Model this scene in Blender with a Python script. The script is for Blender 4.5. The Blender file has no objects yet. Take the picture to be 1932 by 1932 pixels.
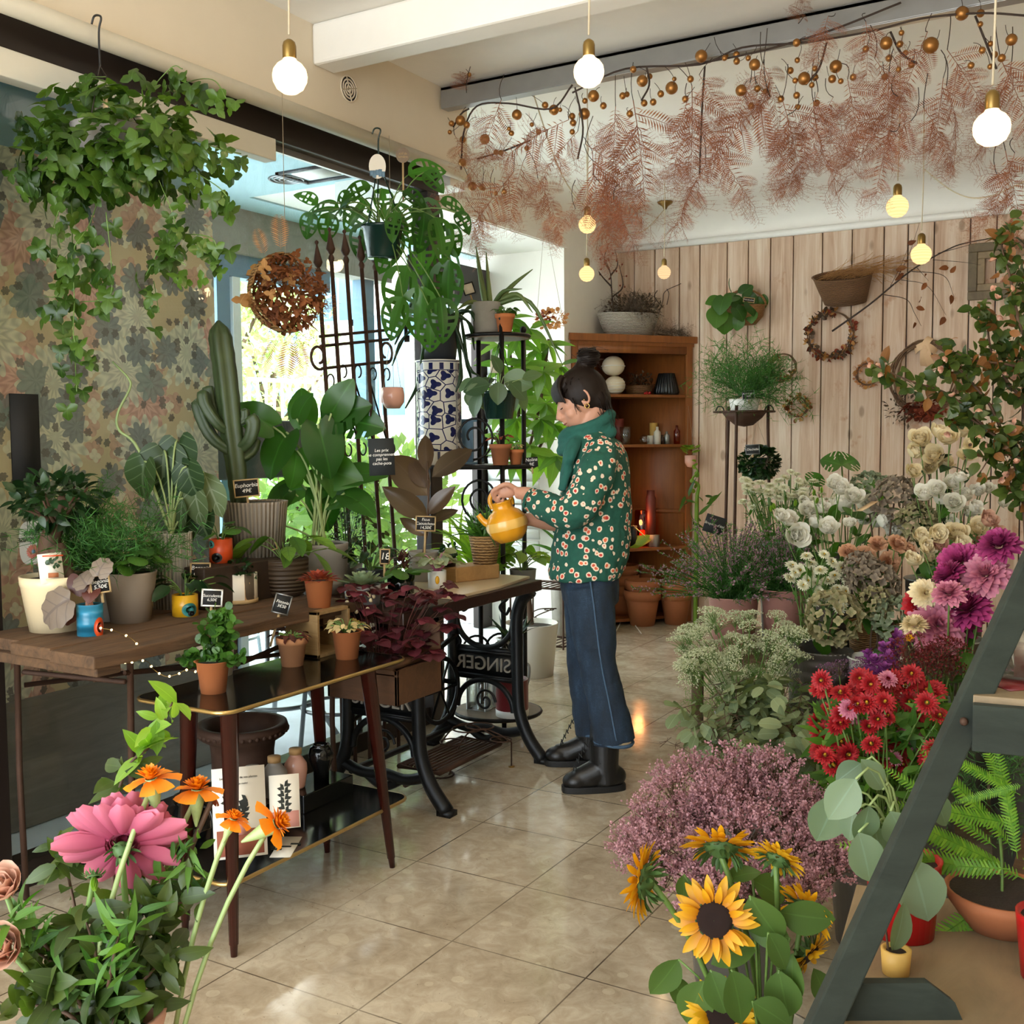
import bpy, math, random
import numpy as np
from mathutils import Vector, Matrix, Quaternion, Euler
rnd = random.Random(7)
U = rnd.uniform
scene = bpy.context.scene
COL = scene.collection
A_ = np.array
PI = math.pi
# ---------------------------------------------------------------- camera
FPX, YAW, PITCH, ROLL, CAMH = 2029.5, .5307, .0699, -.00635, 1.40
cf = A_([-math.sin(YAW)*math.cos(PITCH), math.cos(YAW)*math.cos(PITCH), -math.sin(PITCH)])
cr = A_([math.cos(YAW), math.sin(YAW), 0.]); cu = np.cross(cr, cf)
cr, cu = math.cos(ROLL)*cr+math.sin(ROLL)*cu, -math.sin(ROLL)*cr+math.cos(ROLL)*cu
CO = A_([0, 0, CAMH])
def ray(x, y): return cf+cr*(x-966)/FPX-cu*(y-966)/FPX
def PZ(x, y, z): d = ray(x, y); return CO+d*((z-CAMH)/d[2])
def PX(x, y, X): d = ray(x, y); return CO+d*(X/d[0])
def PY(x, y, Y): d = ray(x, y); return CO+d*(Y/d[1])
def PD(x, y, t): return CO+ray(x, y)*t
def depth(p): return float((A_(p)-CO)@cf)
cam = bpy.data.cameras.new('camera'); cam.sensor_fit = 'HORIZONTAL'; cam.sensor_width = 36
cam.lens = FPX/1932*36; cam.clip_start = .05
co = bpy.data.objects.new('camera', cam); COL.objects.link(co)
co.matrix_world = Matrix(((cr[0], cu[0], -cf[0], 0), (cr[1], cu[1], -cf[1], 0), (cr[2], cu[2], -cf[2], CAMH), (0, 0, 0, 1)))
scene.camera = co
# ---------------------------------------------------------------- mesh collector
def nz(v):
    v = np.asarray(v, float); l = np.linalg.norm(v); return v/l if l > 1e-9 else A_([0, 0, 1.])
def fr(d, n=(0, 0, 1)):
    """columns: side, along d, normal"""
    d = nz(d); n = np.asarray(n, float); n = n-d*(n@d)
    if np.linalg.norm(n) < 1e-4: n = np.cross(d, (1, .2, .1))
    n = nz(n); s = np.cross(d, n); return np.stack([s, d, n], 1)
class G:
    def __init__(s): s.v = []; s.q = []; s.t = []; s.lu = []; s.n = 0; s.qm = []; s.tm = []
    def add(s, V, Q=None, T=None, LU=None, mi=0):
        V = np.asarray(V, float).reshape(-1, 3)
        s.v.append(V); s.lu.append(np.zeros_like(V) if LU is None else LU)
        if Q is not None and len(Q): Q = np.asarray(Q); s.q.append(Q+s.n); s.qm.append(np.full(len(Q), mi))
        if T is not None and len(T): T = np.asarray(T); s.t.append(T+s.n); s.tm.append(np.full(len(T), mi))
        s.n += len(V); return s
    def put(s, tm, p, d=(0, 1, 0), n=(0, 0, 1), sc=1., mi=0):
        V, Q, T, LU = tm
        s.add((V*np.asarray(sc))@fr(d, n).T+np.asarray(p), Q, T, LU, mi); return s
    def box(s, c, size, R=None, mi=0, tp=1.):
        h = np.asarray(size, float)/2
        V = A_([[x, y, z] for z in (-1, 1) for y in (-1, 1) for x in (-1, 1)], float)*h
        V[4:, :2] *= tp
        if R is not None: V = V@np.asarray(R).T
        Q = [[0, 2, 3, 1], [4, 5, 7, 6], [0, 1, 5, 4], [2, 6, 7, 3], [0, 4, 6, 2], [1, 3, 7, 5]]
        return s.add(V+np.asarray(c), Q, mi=mi)
    def bx(s, a, b, mi=0):
        a = np.asarray(a, float); b = np.asarray(b, float); return s.box((a+b)/2, abs(b-a), mi=mi)
    def lathe(s, prof, n=28, c=(0, 0, 0), mi=0, sx=1., sy=1., fl=None):
        th = np.linspace(0, 2*PI, n, endpoint=False); k = len(prof); P = A_(prof, float)
        f = np.ones(n) if fl is None else fl(th)
        V = np.stack([np.outer(P[:, 0], np.cos(th)*f)*sx, np.outer(P[:, 0], np.sin(th)*f)*sy, np.repeat(P[:, 1:2], n, 1)], -1).reshape(-1, 3)
        i = np.arange(k-1)[:, None]*n; j = np.arange(n)[None]; j2 = (j+1) % n
        Q = np.stack([i+j, i+j2, i+n+j2, i+n+j], -1).reshape(-1, 4)
        LU = np.stack([np.tile(th/(2*PI), k), np.repeat(np.linspace(0, 1, k), n), np.zeros(n*k)], -1)
        return s.add(V+np.asarray(c), Q, LU=LU, mi=mi)
    def tube(s, pts, r, n=6, closed=False, mi=0):
        P = np.asarray(pts, float); k = len(P); r = np.asarray(r, float); r = np.full(k, r) if r.ndim == 0 else np.interp(np.linspace(0, 1, k), np.linspace(0, 1, len(r)), r)
        if closed: tg = np.roll(P, -1, 0)-np.roll(P, 1, 0)
        else: tg = np.gradient(P, axis=0)
        tg = tg/(np.linalg.norm(tg, axis=1, keepdims=True)+1e-12)
        up = A_([0, 0, 1.]) if abs(tg[0][2]) < .9 else A_([1., 0, 0]); N = nz(np.cross(tg[0], up)); V = []
        th = np.linspace(0, 2*PI, n, endpoint=False)
        for i in range(k):
            N = nz(N-tg[i]*(N@tg[i])); B = np.cross(tg[i], N)
            V.append(P[i]+r[i]*(np.outer(np.cos(th), N)+np.outer(np.sin(th), B)))
        V = np.concatenate(V); m = k if closed else k-1
        i = np.arange(m)[:, None]*n; i2 = ((np.arange(m)+1) % k)[:, None]*n; j = np.arange(n)[None]; j2 = (j+1) % n
        Q = np.stack([i+j, i+j2, i2+j2, i2+j], -1).reshape(-1, 4)
        LU = np.stack([np.tile(th/(2*PI), k), np.repeat(np.linspace(0, 1, k), n), np.zeros(n*k)], -1)
        s.add(V, Q, LU=LU, mi=mi)
        if not closed and n >= 3:
            b = s.n-n*k
            for o in (0, (k-1)*n): s.t.append(A_([[b+o, b+o+a, b+o+a+1] for a in range(1, n-1)])); s.tm.append(np.full(n-2, mi))
        return s
    def ball(s, c, r, nu=12, nv=8, sc=(1, 1, 1), mi=0):
        ph = np.linspace(0, PI, nv+1); pr = [(max(math.sin(a), 1e-4)*r, -math.cos(a)*r*sc[2]) for a in ph]
        return s.lathe(pr, nu, c, mi, sc[0], sc[1])
    def shift(s, o): s.v = [v+np.asarray(o) for v in s.v]; return s
    def tmpl(s):
        V = np.concatenate(s.v); Q = np.concatenate(s.q) if s.q else None; T = np.concatenate(s.t) if s.t else None
        return (V, Q, T, np.concatenate(s.lu))
    def mesh(s, name, mats, smooth=True):
        me = bpy.data.meshes.new(name)
        V = np.concatenate(s.v); nq = sum(map(len, s.q)); nt = sum(map(len, s.t))
        loops = np.concatenate([np.concatenate(s.q).ravel() if nq else A_([], int), np.concatenate(s.t).ravel() if nt else A_([], int)])
        me.vertices.add(len(V)); me.vertices.foreach_set('co', V.astype(np.float32).ravel())
        me.loops.add(len(loops)); me.loops.foreach_set('vertex_index', loops.astype(np.int32))
        st = np.concatenate([np.arange(nq)*4, nq*4+np.arange(nt)*3]).astype(np.int32)
        me.polygons.add(nq+nt); me.polygons.foreach_set('loop_start', st)
        mm = np.concatenate(s.qm+s.tm) if (s.qm or s.tm) else A_([], int)
        me.polygons.foreach_set('material_index', mm.astype(np.int32))
        me.polygons.foreach_set('use_smooth', np.full(nq+nt, smooth))
        a = me.attributes.new('lu', 'FLOAT_VECTOR', 'POINT'); a.data.foreach_set('vector', np.concatenate(s.lu).astype(np.float32).ravel())
        me.update(calc_edges=True); me.validate()
        for m in (mats if isinstance(mats, (list, tuple)) else [mats]): me.materials.append(M[m] if isinstance(m, str) else m)
        return me
M = {}
def link(name, me, parent=None, loc=None, label=None):
    o = bpy.data.objects.new(name, me); COL.objects.link(o)
    if parent is not None: o.parent = parent
    if loc is not None: o.location = loc
    if label: o['label'] = label
    return o
def part(name, g, mat, parent, label=None, smooth=True, bev=0, loc=None):
    o = link(name, g.mesh(name, mat, smooth), parent, loc, label)
    if bev: bevel(o, bev)
    return o
def bevel(o, w, seg=2):
    b = o.modifiers.new('bevel', 'BEVEL'); b.width = w; b.segments = seg; b.limit_method = 'ANGLE'; b.angle_limit = .6
    for p in o.data.polygons: p.use_smooth = False
def thing(name, label, cat, loc=(0, 0, 0), group=None, rz=0):
    o = bpy.data.objects.new(name, None); COL.objects.link(o); o.empty_display_size = .05
    o.location = [float(x) for x in loc]; o.rotation_euler = (0, 0, rz); o['label'] = label; o['category'] = cat
    if group: o['group'] = group
    return o
def solo(name, g, mat, label, cat, loc=(0, 0, 0), group=None, kind=None, smooth=True, bev=0, rz=0):
    o = link(name, g.mesh(name, mat, smooth), None, [float(x) for x in loc]); o.rotation_euler = (0, 0, rz); o['label'] = label; o['category'] = cat
    if group: o['group'] = group
    if kind: o['kind'] = kind
    if bev: bevel(o, bev)
    return o
def struct(name, g, mat, smooth=False, bev=0, parent=None):
    o = link(name, g.mesh(name, mat, smooth), parent)
    if parent is None: o['kind'] = 'structure'
    if bev: bevel(o, bev)
    return o
def dup(root, loc, label=None, group=None, rz=None, sc=None):
    r = root.copy(); COL.objects.link(r); r.location = [float(x) for x in loc]
    if rz is not None: r.rotation_euler = (0, 0, rz)
    if sc: r.scale = (sc,)*3
    if label: r['label'] = label
    if group: r['group'] = group
    for ch in list(root.children):
        c = ch.copy(); COL.objects.link(c); c.parent = r
        for g_ in list(ch.children): d = g_.copy(); COL.objects.link(d); d.parent = c
    return r
def rot_to(o, d, spin=0.):
    q = Vector([float(x) for x in d]).to_track_quat('Z', 'Y') @ Quaternion((0, 0, 1), spin)
    o.rotation_mode = 'QUATERNION'; o.rotation_quaternion = q
def lettering(txt, size, mat, parent, mtx, name='lettering', ext=.0008, align='CENTER', shear=.15, sp=1.0):
    c = bpy.data.curves.new('text', 'FONT'); c.body = txt; c.size = size; c.extrude = ext; c.align_x = align; c.align_y = 'CENTER'; c.shear = shear; c.space_line = sp
    t = bpy.data.objects.new('text', c); COL.objects.link(t)
    me = bpy.data.meshes.new_from_object(t); bpy.data.objects.remove(t); me.name = name
    me.materials.clear(); me.materials.append(M[mat]); o = link(name, me, parent); o.matrix_local = Matrix(mtx); return o
def fmtx(R, p):
    m = Matrix.Identity(4)
    for i in range(3):
        for j in range(3): m[i][j] = float(R[i][j])
        m[i][3] = float(p[i])
    return m
def bez(p0, p1, p2, n=8):
    t = np.linspace(0, 1, n)[:, None]; p0, p1, p2 = map(lambda a: np.asarray(a, float), (p0, p1, p2))
    return (1-t)**2*p0+2*t*(1-t)*p1+t*t*p2
def spline(pts, n=6):
    P = np.asarray(pts, float); P = np.vstack([2*P[0]-P[1], P, 2*P[-1]-P[-2]]); out = []
    for i in range(1, len(P)-2):
        for t in np.linspace(0, 1, n, endpoint=False):
            a, b, c, d = P[i-1], P[i], P[i+1], P[i+2]
            out.append(.5*(2*b+(c-a)*t+(2*a-5*b+4*c-d)*t*t+(3*b-a-3*c+d)*t**3))
    out.append(P[-2]); return A_(out)
def rdir(up=0.):
    v = A_([rnd.gauss(0, 1) for _ in range(3)]); v = nz(v); v[2] += up; return nz(v)
# ---------------------------------------------------------------- leaf / petal templates (along +Y, normal +Z)
def strip(wf, n=6, fold=.15, curl=.25, cols=3, wav=0., tip=1., hole=None):
    t = np.linspace(0, 1, n+1); us = np.linspace(-1, 1, cols); V = []; LU = []
    for a in t:
        w = wf(a)
        for u_ in us:
            y = a*math.cos(curl*a*.9); z = -curl*a*a*.75+fold*abs(u_)*w+wav*math.sin(a*18)*abs(u_)*w
            V.append((u_*w, y, z)); LU.append((u_, a, 0))
    Q = [[i*cols+j, i*cols+j+1, (i+1)*cols+j+1, (i+1)*cols+j] for i in range(n) for j in range(cols-1) if not (hole and hole(i, j))]
    return (A_(V), A_(Q), None, A_(LU))
def polar(rf, n=28, cup=.15, cy=.3, fold=.1, curl=.2):
    th = np.linspace(-PI, PI, n, endpoint=False); V = [(0, cy, 0)]; LU = [(0, .4, 0)]
    for k in (.55, 1.):
        for a in th:
            r = rf(a)*k; x = math.sin(a)*r; y = cy+math.cos(a)*r
            V.append((x, y, fold*abs(x)-cup*(k*k)*.35-curl*max(y-cy, 0)**2)); LU.append((x*2, y, 0))
    T = [[0, 1+(j+1) % n, 1+j] for j in range(n)]
    Q = [[1+j, 1+(j+1) % n, 1+n+(j+1) % n, 1+n+j] for j in range(n)]
    return (A_(V), A_(Q), A_(T), A_(LU))
sn = math.sin
OVATE = lambda w, p=.8: (lambda t: w*(sn(PI*min(1, t**p))**.8)*(1 if t < .999 else 0)+.002)
def lanced(w): return lambda t: w*sn(PI*t**.7)*(1-.3*t)+.002
def heartR(a): return .5*(1.05+.25*abs(a)/PI)*(1-.45*math.exp(-((abs(a)-PI)/.35)**2))*(1+.28*math.exp(-(a/.35)**2))
def lobeR(k, dep=.3, off=0., tipb=.2):
    return lambda a: .5*(1-dep+dep*math.cos(k*a+off)**2*1.0+tipb*math.exp(-(a/.5)**2))*(1-.35*math.exp(-((abs(a)-PI)/.4)**2))
LF_OV = strip(OVATE(.27), 5, .2, .35)
LF_OV3 = strip(OVATE(.3), 3, .2, .3)
LF_LAN = strip(lanced(.14), 5, .15, .4)
LF_LONG = strip(lanced(.06), 7, .2, .5)
LF_BLADE = strip(lambda t: .05*(1-t**2)+.003, 7, .3, .8)
LF_RUB = strip(OVATE(.24, .9), 8, .25, .25, 5)
LF_HEART = polar(heartR, 26, .15, .38, .12, .35)
LF_ROUND = polar(lambda a: .5, 14, .25, .5, .05, .1)
LF_EUC = polar(lambda a: .5*(1+.15*math.cos(a)), 10, .1, .45, .15, .15)
LF_IVY = polar(lambda a: .56*(.45+.55*abs(math.cos(1.5*a))**1.5+.07*math.cos(9*a))*(1-.3*math.exp(-((abs(a)-PI)/.4)**2)), 30, .2, .35, .15, .5)
LF_TINY = (A_([(0, 0, 0), (.22, .5, .05), (0, 1, -.1), (-.22, .5, .05)]), A_([[0, 1, 2, 3]]), None, A_([(0, 0, 0), (1, .5, 0), (0, 1, 0), (-1, .5, 0)]))
LF_NEED = (A_([(-.03, 0, 0), (.03, 0, 0), (0, 1, -.1)]), None, A_([[0, 1, 2]]), A_([(0, 0, 0), (0, 0, 0), (0, 1, 0)]))
def monst(hs, n=14, c=9, w=.36, curl=.4):
    def hole(i, j):
        t = (i+.5)/n; u_ = abs((j+.5)/c*2-1)
        return any(abs(t-a) < da and abs(u_-b) < db for a, b, da, db in hs)
    return strip(lambda t: w*(sn(PI*min(1, t**.75)))**.7*(1-.1*t)+.002, n, .2, curl, c+1, hole=hole)
LF_ADAN = monst([(.2, .45, .05, .2), (.36, .5, .06, .22), (.52, .5, .05, .25), (.68, .45, .05, .2), (.8, .4, .04, .2)])
LF_ADAN2 = monst([(.28, .55, .06, .2), (.45, .4, .05, .2), (.62, .5, .06, .25)])
LF_MONS = monst([(.3, .85, .03, .4), (.48, .8, .03, .4), (.66, .8, .03, .4), (.4, .3, .03, .1)], 18, 8, .42, .3)
def jit(R=.3): return A_([U(-R, R), U(-R, R), U(-R, R)])
def scatter(g, tms, c, rad, n, size, out=.7, up=.2, shell=.3, droop=0., mi=0, zmin=None):
    c = A_(c, float); rad = A_(rad, float)
    for _ in range(n):
        d = rdir(); r = U(shell, 1)**.6; p = c+d*rad*r
        if zmin is not None and p[2] < zmin: continue
        dd = nz(d*out+rdir()*(1-out*.6)+A_([0, 0, up-droop])); nn = nz(d*.6+A_([0, 0, .8])+rdir()*.4)
        s_ = U(*size); g.put(rnd.choice(tms), p, dd, nn, s_, mi)
    return g
def frond(L, n=18, pl=.2, droop=.6, w0=.5, tmpl=None, r=.004):
    """fern frond template along +Y"""
    g = G(); t = np.linspace(0, 1, 12); pts = np.stack([0*t, L*t*np.cos(droop*t*.8), -L*droop*t*t*.6], 1); g.tube(pts, np.linspace(r, r*.3, 12), 4)
    tm_ = tmpl or LF_TINY
    for i in range(n):
        a = .06+.93*i/n; k = a*11; i0 = int(k); p = pts[i0]+(pts[min(i0+1, 11)]-pts[i0])*(k-i0); tg = nz(pts[min(i0+1, 11)]-pts[i0])
        l = pl*L*(sn(PI*min(1, (a*.85+.12)))**.7)
        for s_ in (-1, 1): g.put(tm_, p, nz(A_([s_, 0, 0])*.9+tg*.45), (0, .2, 1), (l*w0*1.6 if tmpl is None else l, l, l))
    return g.tmpl()
def needle_spray(n=60, L=1., sub=9, nl=.16, seed=1):
    """airy asparagus style spray along +Y"""
    R = random.Random(seed); g = G()
    main = [(0, 0, 0)]; 
    for i in range(6): main.append((R.uniform(-.04, .04), L*(i+1)/6, main[-1][2]-.04*i*L*.3))
    g.tube(main, np.linspace(.008, .002, 7), 3)
    for k in range(sub):
        a = .2+.75*k/sub; i = min(5, int(a*6)); p = A_(main[i])*(1-(a*6-i))+A_(main[i+1])*(a*6-i)
        s_ = 1 if k % 2 else -1; d = nz(A_([s_*R.uniform(.6, 1), R.uniform(.4, .9), R.uniform(-.3, .4)])); l = .38*L*(1-.6*a)+.1
        e = p+d*l+A_([0, 0, -.08*l]); g.tube([p, (p+e)/2+A_([0, 0, .02]), e], [.004, .003, .0015], 3)
        for m in range(int(n/sub)):
            q = p+(e-p)*R.uniform(.1, 1); dd = nz(d*.4+A_([R.gauss(0, 1), R.gauss(0, 1), R.gauss(0, .7)])); g.put(LF_NEED, q, dd, (0, 0, 1), nl*R.uniform(.6, 1.1)*A_([1.2, 1, 1]))
    return g.tmpl()
SPRAY = [needle_spray(seed=k) for k in range(4)]
def imdir(ang, dz=0.): a = math.radians(ang); return nz(cr*math.cos(a)+cu*math.sin(a)+cf*dz)
def pleaf(g, tm_, o, px, py, L, ang, d, dz=0., tilt=.35, sc=(1, 1, 1)):
    p = PD(px, py, d)-o; s_ = L*d/FPX; g.put(tm_, p, imdir(ang, dz), nz(-cf*.75+cu*.45+jit(tilt)), s_*A_(sc)); return p
# ---------------------------------------------------------------- materials
class NB:
    def __init__(s, name):
        m = bpy.data.materials.new(name); m.use_nodes = True; s.m = m; s.nt = m.node_tree; s.nt.nodes.clear(); M[name] = m
    def n(s, t, **k):
        x = s.nt.nodes.new(t)
        for a, b in k.items(): setattr(x, a, b)
        return x
    def l(s, a, b): s.nt.links.new(a, b)
    def set(s, sock, v):
        if isinstance(v, bpy.types.NodeSocket): s.l(v, sock)
        elif v is not None:
            if hasattr(sock.default_value, '__len__') and not hasattr(v, '__len__'): v = (v,)*len(sock.default_value)
            if hasattr(sock.default_value, '__len__') and len(sock.default_value) == 4 and len(v) == 3: v = (*v, 1)
            sock.default_value = v
    def m_(s, op, a, b=None, c=None):
        x = s.n('ShaderNodeMath', operation=op); s.set(x.inputs[0], a)
        if b is not None: s.set(x.inputs[1], b)
        if c is not None: s.set(x.inputs[2], c)
        return x.outputs[0]
    def co(s, kind='Object', scale=(1, 1, 1), rot=(0, 0, 0)):
        c = s.n('ShaderNodeTexCoord'); mp = s.n('ShaderNodeMapping'); mp.inputs['Scale'].default_value = scale; mp.inputs['Rotation'].default_value = rot
        s.l(c.outputs[kind], mp.inputs[0]); return mp.outputs[0]
    def world(s, scale=(1, 1, 1)):
        c = s.n('ShaderNodeNewGeometry'); mp = s.n('ShaderNodeMapping'); mp.inputs['Scale'].default_value = scale; s.l(c.outputs['Position'], mp.inputs[0]); return mp.outputs[0]
    def noise(s, v, sc, det=3, ro=.55, dist=0.):
        x = s.n('ShaderNodeTexNoise'); s.l(v, x.inputs['Vector']); x.inputs['Scale'].default_value = sc; x.inputs['Detail'].default_value = det; x.inputs['Roughness'].default_value = ro; x.inputs['Distortion'].default_value = dist; return x.outputs[0]
    def vor(s, v, sc, feat='F1', out='Distance', rand=1., dim='3D'):
        x = s.n('ShaderNodeTexVoronoi', feature=feat, voronoi_dimensions=dim); s.l(v, x.inputs['Vector']); x.inputs['Scale'].default_value = sc; x.inputs['Randomness'].default_value = rand; return x.outputs[out]
    def ramp(s, f, stops, interp='LINEAR'):
        r = s.n('ShaderNodeValToRGB'); s.set(r.inputs[0], f); e = r.color_ramp.elements; r.color_ramp.interpolation = interp
        while len(e) < len(stops): e.new(.5)
        for x, (p, c) in zip(e, stops): x.position = p; x.color = (*c, 1) if len(c) == 3 else c
        return r.outputs[0]
    def mix(s, f, a, b, bt='MIX'):
        x = s.n('ShaderNodeMix', data_type='RGBA', blend_type=bt); s.set(x.inputs[0], f); s.set(x.inputs[6], a); s.set(x.inputs[7], b); return x.outputs[2]
    def isl(s): return s.n('ShaderNodeNewGeometry').outputs['Random Per Island']
    def lu(s):
        a = s.n('ShaderNodeAttribute', attribute_name='lu'); x = s.n('ShaderNodeSeparateXYZ'); s.l(a.outputs['Vector'], x.inputs[0]); return x.outputs
    def xyz(s, v): x = s.n('ShaderNodeSeparateXYZ'); s.l(v, x.inputs[0]); return x.outputs
    def bump(s, h, st=.3, d=.01):
        b = s.n('ShaderNodeBump'); b.inputs['Strength'].default_value = st; b.inputs['Distance'].default_value = d; s.l(h, b.inputs['Height']); return b.outputs[0]
    def out(s, base, rough=.6, metal=0., nrm=None, trans=0., spec=.5, emis=None, es=0., coat=0., alpha=None, tint=None, sheen=0.):
        p = s.n('ShaderNodeBsdfPrincipled'); s.set(p.inputs['Base Color'], base); s.set(p.inputs['Roughness'], rough); s.set(p.inputs['Metallic'], metal)
        p.inputs['Specular IOR Level'].default_value = spec; p.inputs['Coat Weight'].default_value = coat; p.inputs['Coat Roughness'].default_value = .08
        if sheen: p.inputs['Sheen Weight'].default_value = sheen
        if nrm is not None: s.l(nrm, p.inputs['Normal'])
        if emis is not None: s.set(p.inputs['Emission Color'], emis); s.set(p.inputs['Emission Strength'], es)
        sh = p.outputs[0]
        if trans:
            t = s.n('ShaderNodeBsdfTranslucent'); s.set(t.inputs[0], tint if tint is not None else base); x = s.n('ShaderNodeMixShader'); x.inputs[0].default_value = trans
            s.l(sh, x.inputs[1]); s.l(t.outputs[0], x.inputs[2]); sh = x.outputs[0]
        o = s.n('ShaderNodeOutputMaterial'); s.l(sh, o.inputs[0]); return s.m
def C(h):
    h = h.lstrip('#'); v = [int(h[i:i+2], 16)/255 for i in (0, 2, 4)]
    return tuple(x/12.92 if x <= .04045 else ((x+.055)/1.055)**2.4 for x in v)
def mul(c, k): return tuple(min(1, x*k) for x in c)
def plain(name, h, rough=.5, metal=0., var=.12, sc=12, bump=0., spec=.5, coat=0.):
    b = NB(name); c = C(h); v = b.co(); n = b.noise(v, sc, 4); col = b.mix(n, mul(c, 1-var*1.5), mul(c, 1+var)); nr = b.bump(b.noise(v, sc*4, 3), bump, .004) if bump else None
    return b.out(col, rough, metal, nr, spec=spec, coat=coat)
def leafm(name, h1, h2, rough=.42, trans=.35, vein=None, under=None, tip=None):
    b = NB(name); r = b.isl(); col = b.mix(1., b.mix(r, C(h1), C(h2)), (1.12, .98, .72), 'MULTIPLY'); u_, t, _ = b.lu(); au = b.m_('ABSOLUTE', u_)
    if tip: col = b.mix(b.m_('POWER', t, 2.), col, C(tip))
    if vein:
        w = b.m_('LESS_THAN', au, .07); s1 = b.m_('SINE', b.m_('MULTIPLY', b.m_('SUBTRACT', t, b.m_('MULTIPLY', au, .3)), 22.)); w2 = b.m_('GREATER_THAN', s1, .95); w = b.m_('MAXIMUM', w, w2)
        col = b.mix(b.m_('MULTIPLY', w, .4), col, C(vein))
    else: col = b.mix(b.m_('MULTIPLY', b.m_('LESS_THAN', au, .05), .25), col, mul(C(h2), 1.5))
    if under: col = b.mix(b.n('ShaderNodeNewGeometry').outputs['Backfacing'], col, C(under))
    return b.out(col, rough, trans=trans, tint=b.mix(1., col, (1.5, 1.6, .6), 'MULTIPLY'))
def petal(name, base, tip, rough=.6, trans=.3, var=.15, pw=1.):
    b = NB(name); _, t, _ = b.lu(); col = b.mix(b.m_('POWER', t, pw), C(base), C(tip)); r = b.isl(); col = b.mix(r, b.mix(1., col, (1-var,)*3, 'MULTIPLY'), col)
    return b.out(col, rough, trans=trans)
def woodm(name, h1, h2, rough=.55, sc=(30, 30, 2), bump=.25, isl=.25, stain=None):
    b = NB(name); v = b.co('Object', sc); n = b.noise(v, 1., 6, .65, 1.2); n2 = b.noise(b.co(), 6, 3); f = b.m_('ADD', b.m_('MULTIPLY', n, .8), b.m_('MULTIPLY', n2, .25))
    col = b.ramp(f, [(.25, C(h1)), (.75, C(h2))]); r = b.isl(); col = b.mix(b.m_('MULTIPLY', r, isl), col, mul(C(h1), .7))
    if stain: col = b.mix(b.m_('GREATER_THAN', b.noise(b.co('Object', (1, 1, .5)), 9, 4), .62), col, C(stain))
    return b.out(col, rough, nrm=b.bump(n, bump, .004))
def glassm(name, tint=(1, 1, 1), refl=.06, rough=0.):
    b = NB(name); t = b.n('ShaderNodeBsdfTransparent'); t.inputs[0].default_value = (*tint, 1); g = b.n('ShaderNodeBsdfGlossy'); g.inputs['Roughness'].default_value = rough
    fz = b.n('ShaderNodeLayerWeight'); fz.inputs[0].default_value = .5; x = b.n('ShaderNodeMixShader'); b.l(b.m_('ADD', b.m_('MULTIPLY', b.m_('POWER', fz.outputs['Facing'], 5.), .85), refl), x.inputs[0]); b.l(t.outputs[0], x.inputs[1]); b.l(g.outputs[0], x.inputs[2])
    o = b.n('ShaderNodeOutputMaterial'); b.l(x.outputs[0], o.inputs[0])
plain('plaster', '#ddd6c8', .85, var=.03, sc=3); plain('cream_wall', '#d8ccb6', .85, var=.05, sc=4); plain('white_paint', '#ebe8e0', .7, var=.03)
plain('dark_frame', '#2c2420', .35, .3, .1); plain('pipe_paint', '#d2cdbd', .5, var=.04); plain('rail_metal', '#9a9a98', .4, .6, .1)
plain('iron', '#1d1c1b', .5, .55, .25, 20, .15); plain('cast_iron', '#1b1d1f', .45, .5, .2, 14, .2); plain('rust_iron', '#4a3326', .7, .4, .35, 16, .2); plain('grey_metal', '#8d8f90', .35, .8, .15)
plain('galva', '#9a9c9c', .38, .85, .18, 9); plain('brass', '#8a6f3c', .35, .85, .15); plain('brass_trim', '#c9ab6d', .28, .9, .05); plain('gold', '#a3713a', .38, .75, .15, 30, .1)
plain('terracotta', '#c0713f', .75, 0, .14, 10, .12); plain('terracotta_dark', '#a4633c', .8, 0, .2, 8, .12); plain('terracotta_pale', '#c4885c', .8, 0, .15, 9, .1)
plain('cream_enamel', '#e2cfa8', .25, 0, .03); plain('white_ceramic', '#dcdad2', .3, 0, .04); plain('taupe_pot', '#9a8a78', .7, 0, .07); plain('grey_pot', '#8c8781', .6, 0, .08); plain('grey_bowl', '#7c7b7d', .3, 0, .05)
plain('brown_pot', '#4c3c2b', .6, 0, .2, 30, .2); plain('black_glaze', '#0d0f10', .12, 0, .1); plain('concrete', '#9d978c', .85, 0, .22, 14, .25); plain('anthracite', '#33363a', .4, 0, .1); plain('green_plastic', '#16302a', .25, 0, .08)
plain('pink_glaze', '#d3a08e', .18, 0, .05); plain('pink_bucket', '#c58f83', .5, 0, .1); plain('red_glaze', '#8f1712', .25, 0, .08); plain('dark_red', '#6d1a1c', .35, 0, .1)
plain('soil', '#2b1f16', .95, 0, .4, 40, .6); plain('slate', '#262a2b', .8, 0, .15, 12); plain('chalk', '#e9e6dd', .9); plain('sign_wood', '#b99c6e', .7, 0, .12, 30); plain('black_board', '#191817', .75, 0, .1)
plain('paper', '#e6dfd0', .8, 0, .03); plain('paper_brown', '#8f4f3a', .8, 0, .05); plain('paper_pink', '#c98c80', .8); plain('ink', '#22251f', .8); plain('kraft', '#c8a77d', .8, 0, .06); plain('bone_paper', '#d5c8ae', .8, 0, .05)
plain('stem_green', '#5d7a37', .55, 0, .2, 20); plain('stem_dark', '#33452a', .6, 0, .2, 20); plain('stem_brown', '#4f3826', .75, 0, .25, 25); plain('twig', '#3b2e26', .85, 0, .3, 25); plain('vine', '#6d5138', .8, 0, .3, 25); plain('stem_pale', '#93a66a', .5, 0, .15)
plain('black_plastic', '#141414', .35); plain('string', '#a99a83', .9); plain('cord', '#c9bb9f', .8); plain('wire', '#3a322b', .5, .6); plain('white_cord', '#d9d4c8', .7)
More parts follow.
